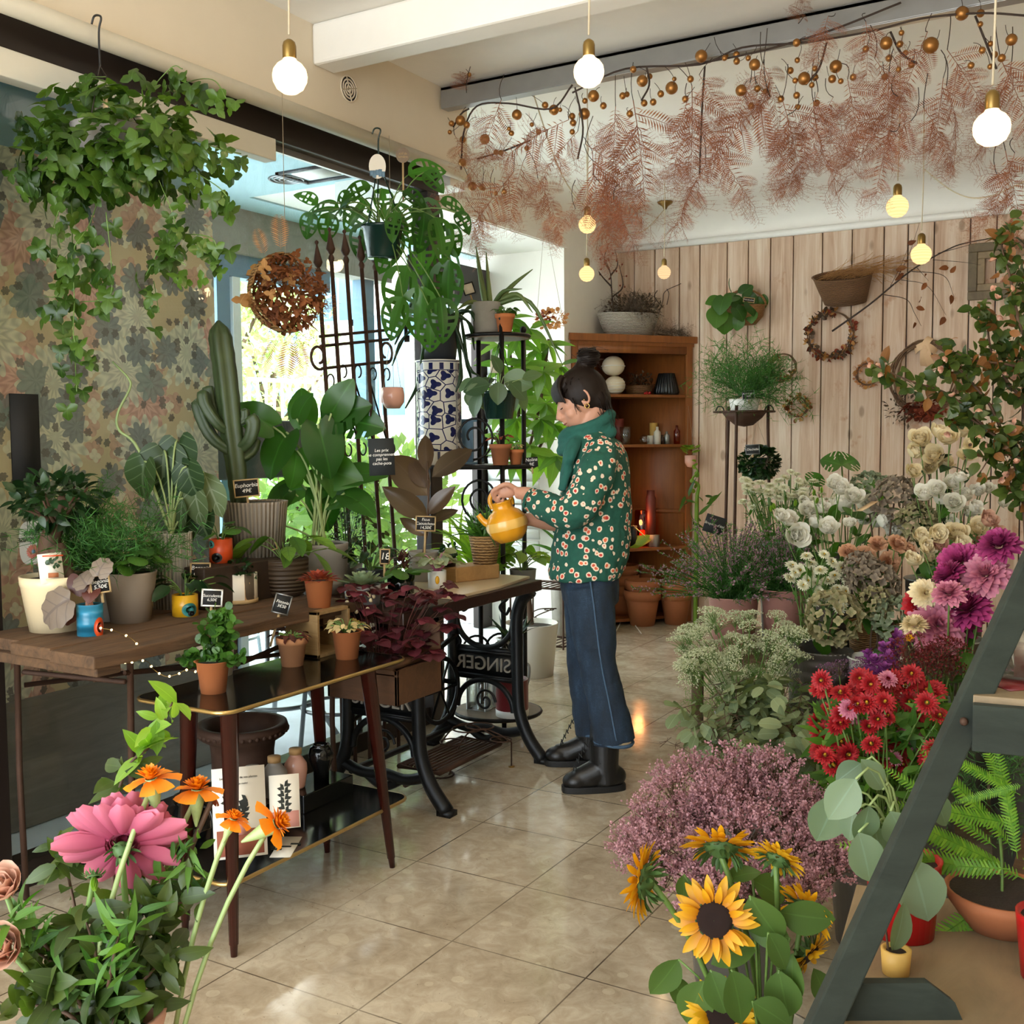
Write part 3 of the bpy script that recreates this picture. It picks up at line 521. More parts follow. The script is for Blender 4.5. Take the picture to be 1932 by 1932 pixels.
part('frame', g, 'anthracite', lt); g = G(); g.bx((-.1, -.07, -.008), (.1, .07, 0)); part('diffuser', g, 'white_paint', lt)
# street beyond
g = G(); g.bx((-16, -6, -.14), (-4.6, 22, -.02)); struct('street', g, 'street_stone')
bl = thing('brick_building', 'pale brick building across the bright street', 'building', (-11, 14.5, 0))
g = G(); g.bx((-6, -3.6, 0), (4.6, 2, 7)); part('facade', g, 'pale_brick', bl)
for k, (px, py, wv, hv) in enumerate([(640, 520, .9, 1.3), (820, 540, .9, 1.3), (520, 745, 1., 1.9), (720, 690, .9, 1.4)]):
    p = PY(px, py, 10.86)-A_([-11, 14.5, 0]); g = G(); g.bx((p[0]-wv/2, -3.66, p[2]-hv/2), (p[0]+wv/2, -3.6, p[2]+hv/2)); f_ = part('window', g, 'street_white', bl)
    g = G(); g.bx((p[0]-wv/2+.08, -3.69, p[2]-hv/2+.08), (p[0]-.03, -3.65, p[2]+hv/2-.08)); g.bx((p[0]+.03, -3.69, p[2]-hv/2+.08), (p[0]+wv/2-.08, -3.65, p[2]+hv/2-.08)); part('pane', g, 'blue_panel', f_)
g = G(); g.bx((-16.5, -6, 0), (-14, 11.2, 6)); solo('white_house', g, 'street_white', 'white house at the end of the street beyond the trees', 'building')
def tree(px, py, d, r, h, nl, label, mat='lf_tree'):
    c = PD(px, py, d); t = thing('street_tree', label, 'tree', (c[0], c[1], 0), 'trees on the street')
    g = G(); z = c[2]; g.tube([(0, 0, 0), (.05, .03, z*.5), (0, 0, z)], [.1, .08, .03], 8)
    for k in range(7): d_ = rdir(.3); g.tube([(0, 0, z*.7), A_([0, 0, z])+d_*r*.7], [.03, .008], 5)
    part('trunk', g, 'stem_brown', t); g = G(); scatter(g, [LF_OV3, LF_TINY], (0, 0, z), (r, r, h), int(nl*1.6), (.06, .13), shell=.1); part('crown', g, mat, t)
tree(418, 560, 10, .9, 1.3, 800, 'green street tree seen left of the white window post'); tree(515, 700, 10.3, .75, .9, 700, 'pale conifer like tree behind the street railing'); tree(560, 940, 6.6, .5, .45, 700, 'low leafy shrub outside below the hanging dried basket'); tree(700, 960, 6.4, .55, .42, 700, 'low leafy shrub outside behind the iron spears')
tree(350, 560, 12, 1.3, 1.6, 700, 'tall street tree half hidden by the papered wall')
rl = thing('street_railing', 'thin pale metal railing along the street', 'railing', PD(470, 800, 9.)*[1, 1, 0])
b0 = PD(470, 715, 9.); b1 = PD(590, 715, 9.6); o0 = A_([*rl.location]); g = G()
for zz in (b0[2], b0[2]-.9): g.tube([A_([b0[0], b0[1], zz])-o0, A_([b1[0], b1[1], zz])-o0], .018, 6)
part('rail', g, 'street_white', rl)
for k in range(9):
    q = b0+(b1-b0)*k/8-o0; g = G(); g.tube([(q[0], q[1], 0), (q[0], q[1], q[2])], .011, 5); part('bar', g, 'street_white', rl)
# terrace furniture outside
p = PX(430, 850, -4.35); sf = thing('terrace_bench', 'dark grey terrace bench with a broad back just outside the window', 'bench', (-4.3, p[1], 0))
g = G(); a, b_ = PX(272, 790, -4.2), PX(562, 790, -4.2); g.bx((.05, a[1]-p[1], PX(430, 905, -4.2)[2]), (.15, b_[1]-p[1], a[2])); part('backrest', g, 'cafe_grey', sf, bev=.01)
g = G(); g.bx((-.5, a[1]-p[1], .35), (.05, b_[1]-p[1], .45)); part('seat', g, 'cafe_grey', sf, bev=.01)
for yy in (a[1]-p[1]+.05, b_[1]-p[1]-.05):
    for xx in (-.45, .08): g = G(); g.bx((xx-.03, yy-.03, 0), (xx+.03, yy+.03, .35)); part('leg', g, 'cafe_grey', sf)
def cafe_chair(loc, rz, label, mat):
    t = thing('terrace_chair', label, 'chair', loc, 'terrace chairs outside', rz)
    g = G(); g.lathe([(.0, .44), (.19, .44), (.2, .45), (.19, .46), (0, .465)], 24); part('seat', g, mat, t)
    g = G(); g.tube([(.19*math.cos(a), .19*sn(a)+.0, .45+.42*sn((a)*1.)) for a in np.linspace(0, PI, 14)], .013, 6); g.tube([(.1*math.cos(a), .16+.02*sn(a), .46+.25*sn(a)) for a in np.linspace(0, PI, 12)], .01, 6); part('backrest', g, mat, t)
    for k in range(4): a = PI/4+k*PI/2; g = G(); g.tube([(.15*math.cos(a), .15*sn(a), .44), (.2*math.cos(a), .2*sn(a), 0)], .011, 6); part('leg', g, mat, t)
    g = G(); g.tube([(.17*math.cos(a), .17*sn(a), .16) for a in th[:-1]], .009, 6, True); part('stretcher', g, mat, t)
q1 = PX(360, 790, -4.9); cafe_chair((-4.95, q1[1], .0), 1.2, 'bluish metal terrace chair behind the grey bench', 'cafe_light'); q1 = PX(425, 790, -4.9); cafe_chair((-4.9, q1[1], 0), .4, 'bluish metal terrace chair with a rounded back beside the cactus column', 'cafe_light')
q1 = PZ(640, 1395, 0); cafe_chair((q1[0], q1[1], 0), 2., 'grey wire terrace chair on the pale pavement behind the treadle table', 'grey_metal')
q1 = PZ(545, 1400, 0); tb = thing('bistro_table', 'round iron bistro table outside seen under the black table', 'table', (q1[0]-.15, q1[1]+.1, 0))
g = G(); g.lathe([(0, .7), (.3, .7), (.31, .71), (.3, .72), (0, .72)], 30); part('tabletop', g, 'grey_metal', tb)
for k in range(3): a = k*2.1+.3; g = G(); g.tube([(.05*math.cos(a), .05*sn(a), .7), (.06*math.cos(a), .06*sn(a), .35), (.3*math.cos(a), .3*sn(a), 0)], .013, 6); part('leg', g, 'grey_metal', tb)
g = G(); g.tube([(.2*math.cos(a), .2*sn(a), .16) for a in th[:-1]], .011, 6, True); part('ring', g, 'grey_metal', tb)
# door sticker and black paper on the glass
p = PX(51, 831, -2.995); g = G(); a, b_ = PX(22, 742, -2.995), PX(82, 922, -2.995); g.bx((-3.009, a[1], b_[2]), (-3.003, b_[1], a[2])); solo('black_panel', g, 'black_board', 'tall black notice panel stuck on the glass', 'panel')
a, b_ = PX(42, 985, -2.99), PX(95, 1062, -2.99); st = thing('round_sticker', 'pale oval sticker on the glass behind the bonsai with mirrored lettering', 'sticker', (-3.009, (a[1]+b_[1])/2, (a[2]+b_[2])/2))
hw, hh = (b_[1]-a[1])/2, (a[2]-b_[2])/2; g = G(); TH = np.linspace(0, 2*PI, 40, endpoint=False)
g.add([(0, 0, 0)]+[(0, hw*abs(math.cos(a_))**.6*(1 if math.cos(a_) > 0 else -1), hh*abs(sn(a_))**.6*(1 if sn(a_) > 0 else -1)) for a_ in TH], None, [[0, 1+k, 1+(k+1) % 40] for k in range(40)]); part('backing', g, 'sticker', st)
Rm = A_([[0, 0, 1], [-1, 0, 0], [0, 1, 0]]).T; Rm = np.stack([A_([0, -1, 0]), A_([0, 0, 1]), A_([-1, 0, 0])], 1)
lettering('FLEUR', .02, 'ink', st, fmtx(Rm, (.003, -.005, hh*.42)), shear=0); lettering('FRANÇAISE', .02, 'ink', st, fmtx(Rm, (.003, -.003, hh*.15)), shear=0)
g = G()
for k in range(9): a_ = k*2*PI/9; g.put(LF_OV3, (.002, .006*math.cos(a_), -hh*.42+.006*sn(a_)), (0, math.cos(a_), sn(a_)), (1, 0, 0), .024)
part('flower_emblem', g, 'sticker_red', st); g = G(); g.ball((.003, 0, -hh*.42), .006, 10, 6, (.2, 1, 1)); part('emblem_eye', g, 'blue_panel', st)
# ---------------------------------------------------------------- pendant bulbs
def pendant(px, py, r_px, d, mat, label, power, top=None, z1=ZC):
    c = PD(px, py, d); r = r_px/FPX*d; t = thing('pendant_bulb', label, 'pendant lamp', (c[0], c[1], z1), 'bare pendant bulbs'); cz = c[2]-z1
    g = G(); g.tube([(0, 0, 0), (.004, 0, cz*.5), (0, 0, cz+r*2.35)], .0028, 6); part('cord', g, 'cord', t)
    g = G(); k = r/.047; g.lathe([(.0, .098), (.008, .097), (.016, .09), (.0185, .08), (.0185, .05), (.017, .046), (0, .046)], 18); g.v = [v*k for v in g.v]; g.shift((0, 0, cz)); part('socket', g, 'brass', t)
    g = G(); pr = [(.0001, -.047), (.02, -.0425), (.036, -.031), (.0455, -.012), (.047, .003), (.044, .018), (.034, .032), (.02, .042), (.016, .05)]; g.lathe([(a*k, b_*k) for a, b_ in pr], 24, (0, 0, cz)); b_ = part('bulb', g, mat, t)
    if power:
        l = bpy.data.lights.new('bulb_light', 'POINT'); l.energy = power; l.color = (1, .68, .36); l.shadow_soft_size = r; o = bpy.data.objects.new('bulb_light', l); COL.objects.link(o); o.location = (c[0], c[1], c[2]-r*1.35); o['kind'] = 'structure'
BUL = 2.2
pendant(547, 145, 33, 2.75, 'bulb_hot', 'glowing pendant bulb over the hanging ivy, leftmost of the bare bulbs', 3.*BUL)
pendant(1111, 136, 29, 2.8, 'bulb_hot', 'large glowing pendant bulb in front of the ceiling rail at the top middle', 3.*BUL)
pendant(1871, 242, 34, 2.5, 'bulb_hot', 'large glowing pendant bulb at the far right among dried pink ferns', 3.*BUL)
pendant(1108, 424, 16.5, 5., 'bulb_warm', 'upper of the two small bulbs hanging in line before the corner', 1.2*BUL)
pendant(1107, 517, 14.5, 6., 'bulb_warm', 'lower of the two small bulbs hanging in line before the corner', .8*BUL)
pendant(1253, 514, 12.5, 6.9, 'bulb_dim', 'small dim bulb hanging from the brass canopy near the cabinet', .5*BUL)
pendant(1693, 390, 20.5, 4.6, 'bulb_warm', 'striped bulb hanging beside dried ferns above the boat shaped basket', 1.2*BUL)
pendant(1738, 480, 19, 5.4, 'bulb_warm', 'striped bulb hanging low in front of the plank wall', 1.2*BUL)
c = PZ(1255, 380, ZC); g = G(); g.lathe([(0, -.002), (.055, -.004), (.05, -.015), (.02, -.035), (.01, -.055), (0, -.056)], 22); solo('ceiling_canopy', g, 'brass', 'small brass ceiling cup that the swagged lamp cord runs to', 'ceiling rose', c)
g = G(); e = PD(1000, 335, 5.); g.tube(spline([c+A_([0, 0, -.05]), PD(1215, 435, 6.7), PD(1175, 440, 6.3), PD(1120, 405, 5.8), PD(1060, 330, 5.3), A_([e[0], e[1], ZC])]), .0035, 5); solo('swag_cord', g, 'cord', 'twisted lamp cord swagged from the brass ceiling cup to the left', 'cord')
hk = PZ(1742, 318, ZC); g = G(); g.tube(spline([hk, PD(1800, 362, 5.6), PD(1860, 372, 5.), PD(1960, 330, 4.5)]), .0035, 5); solo('swag_cord', g, 'cord', 'thin lamp cord swagged from a ceiling hook towards the right edge', 'cord')
# ================================================================= tables on the left
ZT, ZS, ZB = .83, .79, .672
def toward(p, r): d = A_(p)-CO; d[2] = 0; return A_(p)+nz(d)*r
def onz(px, py, z, r=0.): return toward(PZ(px, py, z), r)
# long plank table
t = thing('plank_table', 'long rough table of weathered planks on thin rusty folding legs', 'table', (-2.65, 2.4, 0))
for k, (x0, x1, y0, y1, z0) in enumerate([(-.29, -.10, -.50, .58, 0), (-.09, .09, -.535, .58, .002), (.10, .285, -.545, .575, -.002)]):
    g = G(); n_ = 10
    for i in range(n_):
        ya, yb = y0+(y1-y0)*i/n_, y0+(y1-y0)*(i+1)/n_
    ys = np.linspace(y0, y1, n_+1); V = []
    for y in ys:
        e = U(-.006, .006); e2 = U(-.006, .006)
        V += [(x0+e, y, .795+z0), (x1+e2, y, .795+z0), (x1+e2, y, .83+z0*.5), (x0+e, y, .83+z0*.5)]
    Q = [[4*i+a, 4*i+(a+1) % 4, 4*i+4+(a+1) % 4, 4*i+4+a] for i in range(n_) for a in range(4)]+[[0, 3, 2, 1], [4*n_, 4*n_+1, 4*n_+2, 4*n_+3]]
    g.add(V, Q); part('plank', g, 'old_plank', t, bev=.004)
g = G(); g.bx((-.27, -.52, .765), (.26, -.44, .795)); part('cross_board', g, 'old_plank', t, bev=.004); g = G(); g.bx((-.27, .4, .765), (.26, .48, .795)); part('cross_board', g, 'old_plank', t, bev=.004)
for (x, y) in ((-.25, -.40), (.2, -.36), (-.25, .5), (.2, .52)):
    g = G(); g.tube([(x, y, .77), (x-.01, y+.0, .4), (x, y, 0)], .0095, 8); part('leg', g, 'rust_iron', t)
for y in (-.38, .51):
    g = G(); g.tube([(-.25, y, .70), (.2, y, .72)], .008, 6); part('brace', g, 'rust_iron', t)
for x in (-.25, .2): g = G(); g.tube([(x, -.38, .745), (x, .08, .69), (x, .51, .745)], .008, 6); part('brace', g, 'rust_iron', t)
g = G(); g.tube([(-.25, -.38, .66), (.2, .51, .66)], .008, 6); part('brace', g, 'rust_iron', t)
# black two tier table
t = thing('side_table', 'black glass-topped two-tier table with gold rims and tapering reddish legs', 'table', (-2.275, 2.45, 0))
def rrect(a, b, c, d, r=.05, n=7):
    out = []
    for cx, cy, s_ in ((c-r, d-r, 0), (a+r, d-r, 1), (a+r, b+r, 2), (c-r, b+r, 3)):
        for k in range(n): ang = (s_+k/(n-1))*PI/2; out.append((cx+r*math.cos(ang), cy+r*sn(ang)))
    return out
def slab(g, poly, z0, z1, mi=0):
    n = len(poly); P = A_(poly); c = P.mean(0); V = [(x, y, z0) for x, y in P]+[(x, y, z1) for x, y in P]+[(*c, z0), (*c, z1)]
    g.add(V, [[i, (i+1) % n, n+(i+1) % n, n+i] for i in range(n)], [[2*n, (i+1) % n, i] for i in range(n)]+[[2*n+1, n+i, n+(i+1) % n] for i in range(n)], mi=mi)
rr = rrect(-.175, -.405, .182, .425, .045)
for z, nm in ((.672, 'tabletop'), (.2, 'lower_shelf')):
    g = G(); slab(g, rr, z-.014, z); part(nm, g, 'black_glaze', t, smooth=False)
    g = G(); g.tube([(x*1.008, y*1.005, z-.006) for x, y in rr], .0062, 6, True); part('gold_rim', g, 'brass_trim', t)
for (x, y, x2, y2) in ((.155, -.36, .19, -.40), (.15, .25, .2, .30), (-.02, -.34, -.04, -.36), (-.12, .31, -.07, .295)):
    g = G(); p0, p1 = A_([x, y, .66]), A_([x2, y2, .0]); g.tube([p0, p0+(p1-p0)*.95, p0+(p1-p0)*.951, p1], [.026, .013, .011, .009], 12); part('leg', g, 'table_leg', t)
# treadle table
t = thing('treadle_table', 'old sewing machine table with ornate black cast iron legs and a dark wooden top', 'table', (-2.48, 3.6, 0))
g = G(); g.bx((-.26, -.60, .745), (.28, .40, .79)); part('tabletop', g, 'dark_wood', t, bev=.004)
def pane_frame(outer, holes, z0, z1): pass
def iron_side(y, mir):
    """cast iron side frame in the XZ plane: posts, arched openings, letter band, splayed feet"""
    g = G()
    def bar(pts, rs): g.tube([(x, 0, z) for x, z in spline(pts, 6)] if len(pts) > 2 else [(x, 0, z) for x, z in pts], rs, 8)
    for s_ in (-1, 1):
        x = .165*s_
        bar([(.23*s_, .745), (.19*s_, .70), (x, .62), (x, .5), (x*1.02, .3), (x*1.08, .2), (.22*s_, .1), (.29*s_, .012)], np.interp(np.linspace(0, 1, 43), [0, .15, .5, .85, 1], [.036, .03, .026, .028, .03]))
        g.box((.29*s_, 0, .01), (.06, .05, .02))
    g.bx((-.17, -.012, .345), (.17, .012, .355)); g.bx((-.17, -.012, .45), (.17, .012, .462)); g.bx((-.17, -.004, .35), (.17, .001, .455)); g.bx((-.17, -.008, .33), (.17, .008, .352)); g.bx((-.17, -.008, .455), (.17, .008, .478))
    th_ = np.linspace(0, PI, 13)
    bar([(.145*math.cos(a), .20+.13*sn(a)) for a in th_], .013); bar([(.145*math.cos(a), .60-.125*sn(a)) for a in th_], .013)
    bar([(-.23, .735), (.23, .735)], .016); bar([(-.2, .13), (-.1, .105), (0, .115), (.1, .105), (.2, .13)], .022); bar([(-.09, .105), (0, .065), (.09, .105)], .018)
    sp = [(.0+.055*(1-k/22)*math.cos(k*.5), .235+.055*(1-k/22)*sn(k*.5)) for k in range(20)]; bar(sp, .0055)
    for s_ in (-1, 1): bar([(.15*s_, .46), (.13*s_, .49), (.15*s_, .52)], .01); bar([(.12*s_, .70), (.08*s_, .66), (.11*s_, .63), (.13*s_, .66)], .007)
    f = part('side_frame', g, 'cast_iron', t, loc=(0, y, 0))
    R = np.stack([A_([1, 0, 0.]), A_([0, 0, 1.]), A_([0, -1., 0])], 1) if not mir else np.stack([A_([-1, 0, 0.]), A_([0, 0, 1.]), A_([0, 1., 0])], 1)
    lettering('SINGER', .085, 'concrete', f, fmtx(R, (0, -.010, .402)), ext=.004, shear=0)
iron_side(-.36, False); iron_side(.38, True)
g = G(); g.tube([(-.15, -.36, .3), (-.15, .38, .52)], .012, 6); g.tube([(-.15, -.36, .52), (-.15, .38, .3)], .012, 6); g.tube([(-.16, -.36, .1), (-.16, .38, .1)], .014, 8); g.ball((-.15, 0, .41), .03, 10, 6); part('rear_cross_brace', g, 'cast_iron', t)
g = G(); g.tube([(.1, -.36, .085), (.1, .38, .085)], .012, 8)
for k in range(8): g.bx((-.02+k*.022, -.2, .095), (-.01+k*.022, .22, .106))
g.tube([(-.03, -.22, .1), (.16, -.22, .1), (.16, .24, .1), (-.03, .24, .1)], .011, 6, True); part('treadle', g, 'rust_iron', t)
g = G(); 
for k in range(6): a = k*PI/3; g.tube([(-.13, .22, .3), (-.13, .22+.13*math.cos(a), .3+.13*sn(a))], .006, 5)
g.tube([(-.13, .22+.14*math.cos(a), .3+.14*sn(a)) for a in np.linspace(0, 2*PI, 28)[:-1]], .011, 6, True); part('drive_wheel', g, 'cast_iron', t)
# pulled drawer with purple clover
p0 = PZ(790, 1270, .50); dr = thing('planter_drawer', 'old wooden drawer pulled out as a planter for purple clover', 'drawer', (-2.27, 2.95, .505))
g = G(); g.bx((-.14, -.09, 0), (.14, .16, .012)); g.bx((-.15, -.1, 0), (-.138, .17, .12)); g.bx((.138, -.1, 0), (.15, .17, .12)); g.bx((-.15, .158, 0), (.15, .17, .12)); g.bx((-.15, -.1, 0), (.15, -.088, .10)); g.bx((-.15, -.1, .103), (.15, -.088, .12)); part('box', g, 'drawer_wood', dr, bev=.002)
g = G(); g.bx((-.137, -.087, .01), (.137, .157, .085)); part('soil', g, 'soil', dr)
g = G(); g.bx((-.13, -.1, .12), (.13, .1, .14)); g.bx((-.14, .168, .10), (.14, .175, .24)); part('runner', g, 'drawer_wood', dr)
ox = thing('oxalis', 'purple leaved clover plant filling the old drawer', 'plant', (-2.27, 2.98, .59))
gl, gs = G(), G()
for k in range(95):
    c = A_([U(-.15, .19), U(-.11, .22), U(.06, .3)]); gs.tube(bez((c[0]*.3, c[1]*.3, 0), (c[0]*.6, c[1]*.6, c[2]*.8), c, 5), .0016, 3)
    for j in range(3): a = k+j*2.1; gl.put(LF_HEART, c, (math.cos(a), sn(a), -.25), nz(A_([0, 0, 1])+jit(.3)), U(.03, .045)*A_([1.1, 1, 1]))
part('leaves', gl, 'lf_oxalis', ox); part('stems', gs, 'lf_begred', ox)
g = G()
for k in range(16): q = A_([-.09+U(-.06, .03), -.02+U(-.05, .05), .2+U(0, .07)]); g.ball(q, .008, 6, 4)
part('berries', g, 'pt_cream', ox)
# ================================================================= potted things
def potted(name, label, base, prof, mat, cat='potted plant', group=None, soil=.9, n=28, sx=1., extra=None, soilm='soil'):
    t = thing(name, label, cat, base, group); g = G(); r, z = prof[-1]; th_ = max(.006, r*.07)
    g.lathe([(0, 0.001)]+list(prof)+[(r-th_, z), (max(r-th_*1.6, .01), z*soil), (.0005, z*soil)], n, sx=sx); p_ = part('pot', g, mat, t)
    g = G(); g.lathe([(0, z*soil+.004), (r-th_*1.3, z*soil+.003)], n, sx=sx); part('soil', g, soilm, p_); return t
def tpot(r, h, rim=.22): return [(r*.68, 0), (r*.9, h*(1-rim)), (r*1.0, h*(1-rim)), (r*1.03, h)]
def stemmed(nl, tm, mats, t, z0, spread, hgt, size, sag=.2, r0=.01, sr=.0022, mn='leaves', sn_='stems', tilt=.5, hv=.5, stem='stem_green'):
    """leaves each on their own petiole"""
    gl, gs = G(), G()
    for k in range(nl):
        a = k*2.399+U(-.4, .4); rr_ = spread*math.sqrt(U(.03, 1)); h = hgt*U(1-hv, 1.)*(1-.35*(rr_/spread)); e = A_([rr_*math.cos(a), rr_*sn(a), z0+h])
        gs.tube(bez((r0*math.cos(a), r0*sn(a), z0), (e[0]*.4, e[1]*.4, z0+h*.9), e, 6), sr, 4)
        d = nz(A_([math.cos(a), sn(a), -sag+U(-.3, .3)])); gl.put(rnd.choice(tm), e, d, nz(A_([math.cos(a)*-.3, sn(a)*-.3, 1])+jit(tilt)), U(*size))
    part(mn, gl, mats, t); part(sn_, gs, stem, t); return t
def sign(pos, w, h, lines, label, tilt=0., yaw=0., stick=.06, board='black_board', frame='sign_wood', size=None, group=None, lean=-.12, cat='price sign', stickm='sign_wood', name='price_sign'):
    """chalk sign facing the shop, on a small stick"""
    f = A_([0-pos[0]*.9, -pos[1]*.9, 0.]); f = nz(f); rt = nz(np.cross((0, 0, 1), f)); ca, sa = math.cos(yaw), sn(yaw); f2 = nz(f*ca+rt*sa+A_([0, 0, -lean])); rt = nz(np.cross((0, 0, 1), f2)); up = np.cross(f2, rt)
    rt, up = rt*math.cos(tilt)+up*sn(tilt), -rt*sn(tilt)+up*math.cos(tilt); R = np.stack([rt, up, f2], 1); bpos = A_(pos)-up*(h/2+stick)
    t = thing(name, label, cat, bpos, group); c = up*(h/2+stick)
    g = G(); g.box(c, (w, h, .004), R); bd = part('board', g, board, t)
    if frame:
        g = G()
        for s_ in (-1, 1): g.box(c+rt*s_*w/2, (.005, h+.005, .007), R); g.box(c+up*s_*h/2, (w+.005, .005, .007), R)
        part('border', g, frame, bd)
    if stick > .004: g = G(); g.box(up*(stick/2+.004)-f2*.004, (.008, stick+.008, .003), R); part('stick', g, stickm, t)
    if lines:
        s_ = size or min(h/(len(lines)*1.02), w/(max(map(len, lines))*.47)); lettering('\n'.join(lines), s_, 'chalk', bd, fmtx(R, c+f2*.0028), ext=.0004)
    return t
def patch(nm, t, R_, zc, off, ra, rz, mat):
    a0 = math.atan2(-t.location[1], -t.location[0])+off; g = G(); R_ *= 1.012; q = [(a0+ra*math.cos(a), zc+rz*sn(a)) for a in np.linspace(0, 2*PI, 22, endpoint=False)]; V = [(R_*math.cos(a0), R_*sn(a0), zc)]+[(R_*math.cos(a0+(a-a0)*k), R_*sn(a0+(a-a0)*k), zc+(z-zc)*k) for k in (.5, 1) for a, z in q]
    g.add(V, [[1+i, 1+(i+1) % 22, 23+(i+1) % 22, 23+i] for i in range(22)], [[0, 1+i, 1+(i+1) % 22] for i in range(22)]); part(nm, g, mat, t)
# 1 bonsai
b = onz(108, 1195, ZT, .078); t = potted('ficus_bonsai', 'stubby trunked bonsai in a cream enamel bucket at the near end of the plank table', b, [(.077, 0), (.098, .135), (.1, .138), (.102, .165)], 'cream_enamel')
g = G(); g.tube(spline([(.01, 0, .14), (-.01, 0, .2), (-.03, .01, .27), (.0, .02, .33), (.02, .02, .4)]), np.linspace(.05, .012, 25), 10); g.tube(spline([(.05, .0, .13), (.05, .0, .17), (.01, .0, .25)]), np.linspace(.022, .028, 13), 8); g.tube(spline([(-.045, .02, .13), (-.04, .02, .17), (-.01, .01, .24)]), np.linspace(.02, .026, 13), 8)
for k in range(7): a = k*.9; g.tube(bez((.0, .01, .31), (.05*math.cos(a), .05*sn(a), .36), (.1*math.cos(a), .1*sn(a), .4+.03*sn(k)), 5), [.008, .007, .005, .004, .003], 5)
part('trunk', g, 'stem_brown', t)
g = G(); scatter(g, [LF_OV], (.0, .01, .395), (.125, .125, .075), 210, (.035, .055), .8, .15, .35); part('crown', g, 'lf_dark', t)
c = PD(96, 1072, depth(b)-.1); tg = sign(c, .066, .088, [], 'printed plant card showing a bonsai, stuck in the cream bucket', .06, .2, .03, 'paper', None, name='plant_card', cat='card'); R3 = None
def emblem(t, parts, off):
    f = nz(A_([-t.location[0], -t.location[1], 0.])); rt = nz(np.cross((0, 0, 1), f)); up = A_([0, 0, 1.])
    for nm, mat, items in parts:
        g = G()
        for kind, x, y, s_, ang in items:
            c = A_(off)+rt*x+up*y+f*.007
            if kind == 'l': g.put(LF_OV3, c, rt*math.cos(ang)+up*sn(ang), f, s_)
            else: g.box(c, (s_[0], s_[1], .001), np.stack([rt, up, f], 1))
        part(nm, g, mat, t)
emblem(tg, [('printed_tree', 'lf_dark', [('l', .012*math.cos(k), .018+.008*sn(k*1.7), .014, k*.8) for k in range(16)]), ('printed_pot', 'terracotta_dark', [('b', 0, -.02, (.028, .014), 0)]), ('printed_band', 'orange_enamel', [('b', 0, .037, (.056, .004), 0)])], A_([.0, 0, .074]))
sign(PD(141, 1046, depth(b)+.16), .045, .06, ['Ficus', '26€'], 'small chalk price sign behind the bonsai trunk', -.15, -.2, .12)
# 2 asparagus fern
b = PX(213, 1080, -2.80); b[2] = ZT; t = potted('asparagus_fern', 'feathery asparagus fern in a white pot behind the taupe pot', b, [(.05, 0), (.062, .13), (.066, .14)], 'white_ceramic')
g = G()
for k in range(90): a = U(0, 2*PI); e = U(.1, 1.3); g.put(SPRAY[k % 4], (.02*math.cos(a), .02*sn(a), .13), (math.cos(a)*math.cos(e), sn(a)*math.cos(e), sn(e)+.35), rdir(.5), U(.17, .34))
part('fronds', g, 'lf_asp', t)
# 3 pilea
b = onz(247, 1178, ZT, .062); t = potted('pilea', 'pilea with round coin leaves in a tall taupe pot', b, [(.06, 0), (.082, .15), (.084, .157)], 'taupe_pot', soil=.93); stemmed(26, [LF_ROUND], 'lf_mid', t, .14, .1, .14, (.045, .068), .3)
sign(PD(233, 1030, depth(b)-.02), .075, .042, ['Pilea', '11€'], 'chalk price sign reading Pilea above the coin leaves', .02, 0, .05)
# 4 begonia in blue can
b = onz(171, 1202, ZT, .036); t = potted('begonia', 'begonia with one large silvery crinkled leaf in a blue tin', b, [(.037, 0), (.037, .092)], 'tin_blue', soil=.92)
g = G(); wv = polar(lambda a: .5*(1+.06*math.cos(9*a))*(1-.3*math.exp(-((abs(a)-PI)/.4)**2)), 40, .3, .4, .1, .2)
for (px, py, s_, dx) in ((118, 1138, .125, (-.6, -.3, -.5)), (150, 1115, .07, (-.7, .2, .4)), (168, 1100, .07, (.1, .3, .5))): q = PD(px, py, depth(b)-.03)-b; g.put(wv, q+A_([.03, 0, .02]), dx, (.35, -.8, .5), s_)
part('leaves', g, 'lf_beg', t); g = G()
for (px, py, s_) in ((148, 1085, .05), (160, 1150, .05), (140, 1145, .045), (176, 1108, .04)): q = PD(px, py, depth(b))-b; g.put(LF_HEART, q, (U(-1, .2), U(-.4, .4), -.3), (.3, -.7, .5), s_*1.2)
part('young_leaves', g, 'lf_begred', t); g = G()
for k in range(9): a = k*.7; g.tube(bez((.01*math.cos(a), .01*sn(a), .08), (.0, 0, .13), (-.03+.03*math.cos(a), .01, .12+.01*k*.6), 5), .003, 5)
part('stems', g, 'pt_blush', t); patch('painted_patch', t, .0375, .025, .75, .5, .03, 'orange_enamel')
sign(PD(189, 1102, depth(b)+.0), .052, .05, ['Begonia', '5,50€'], 'chalk price sign reading Begonia in the blue tin', .12, -.1, .03)
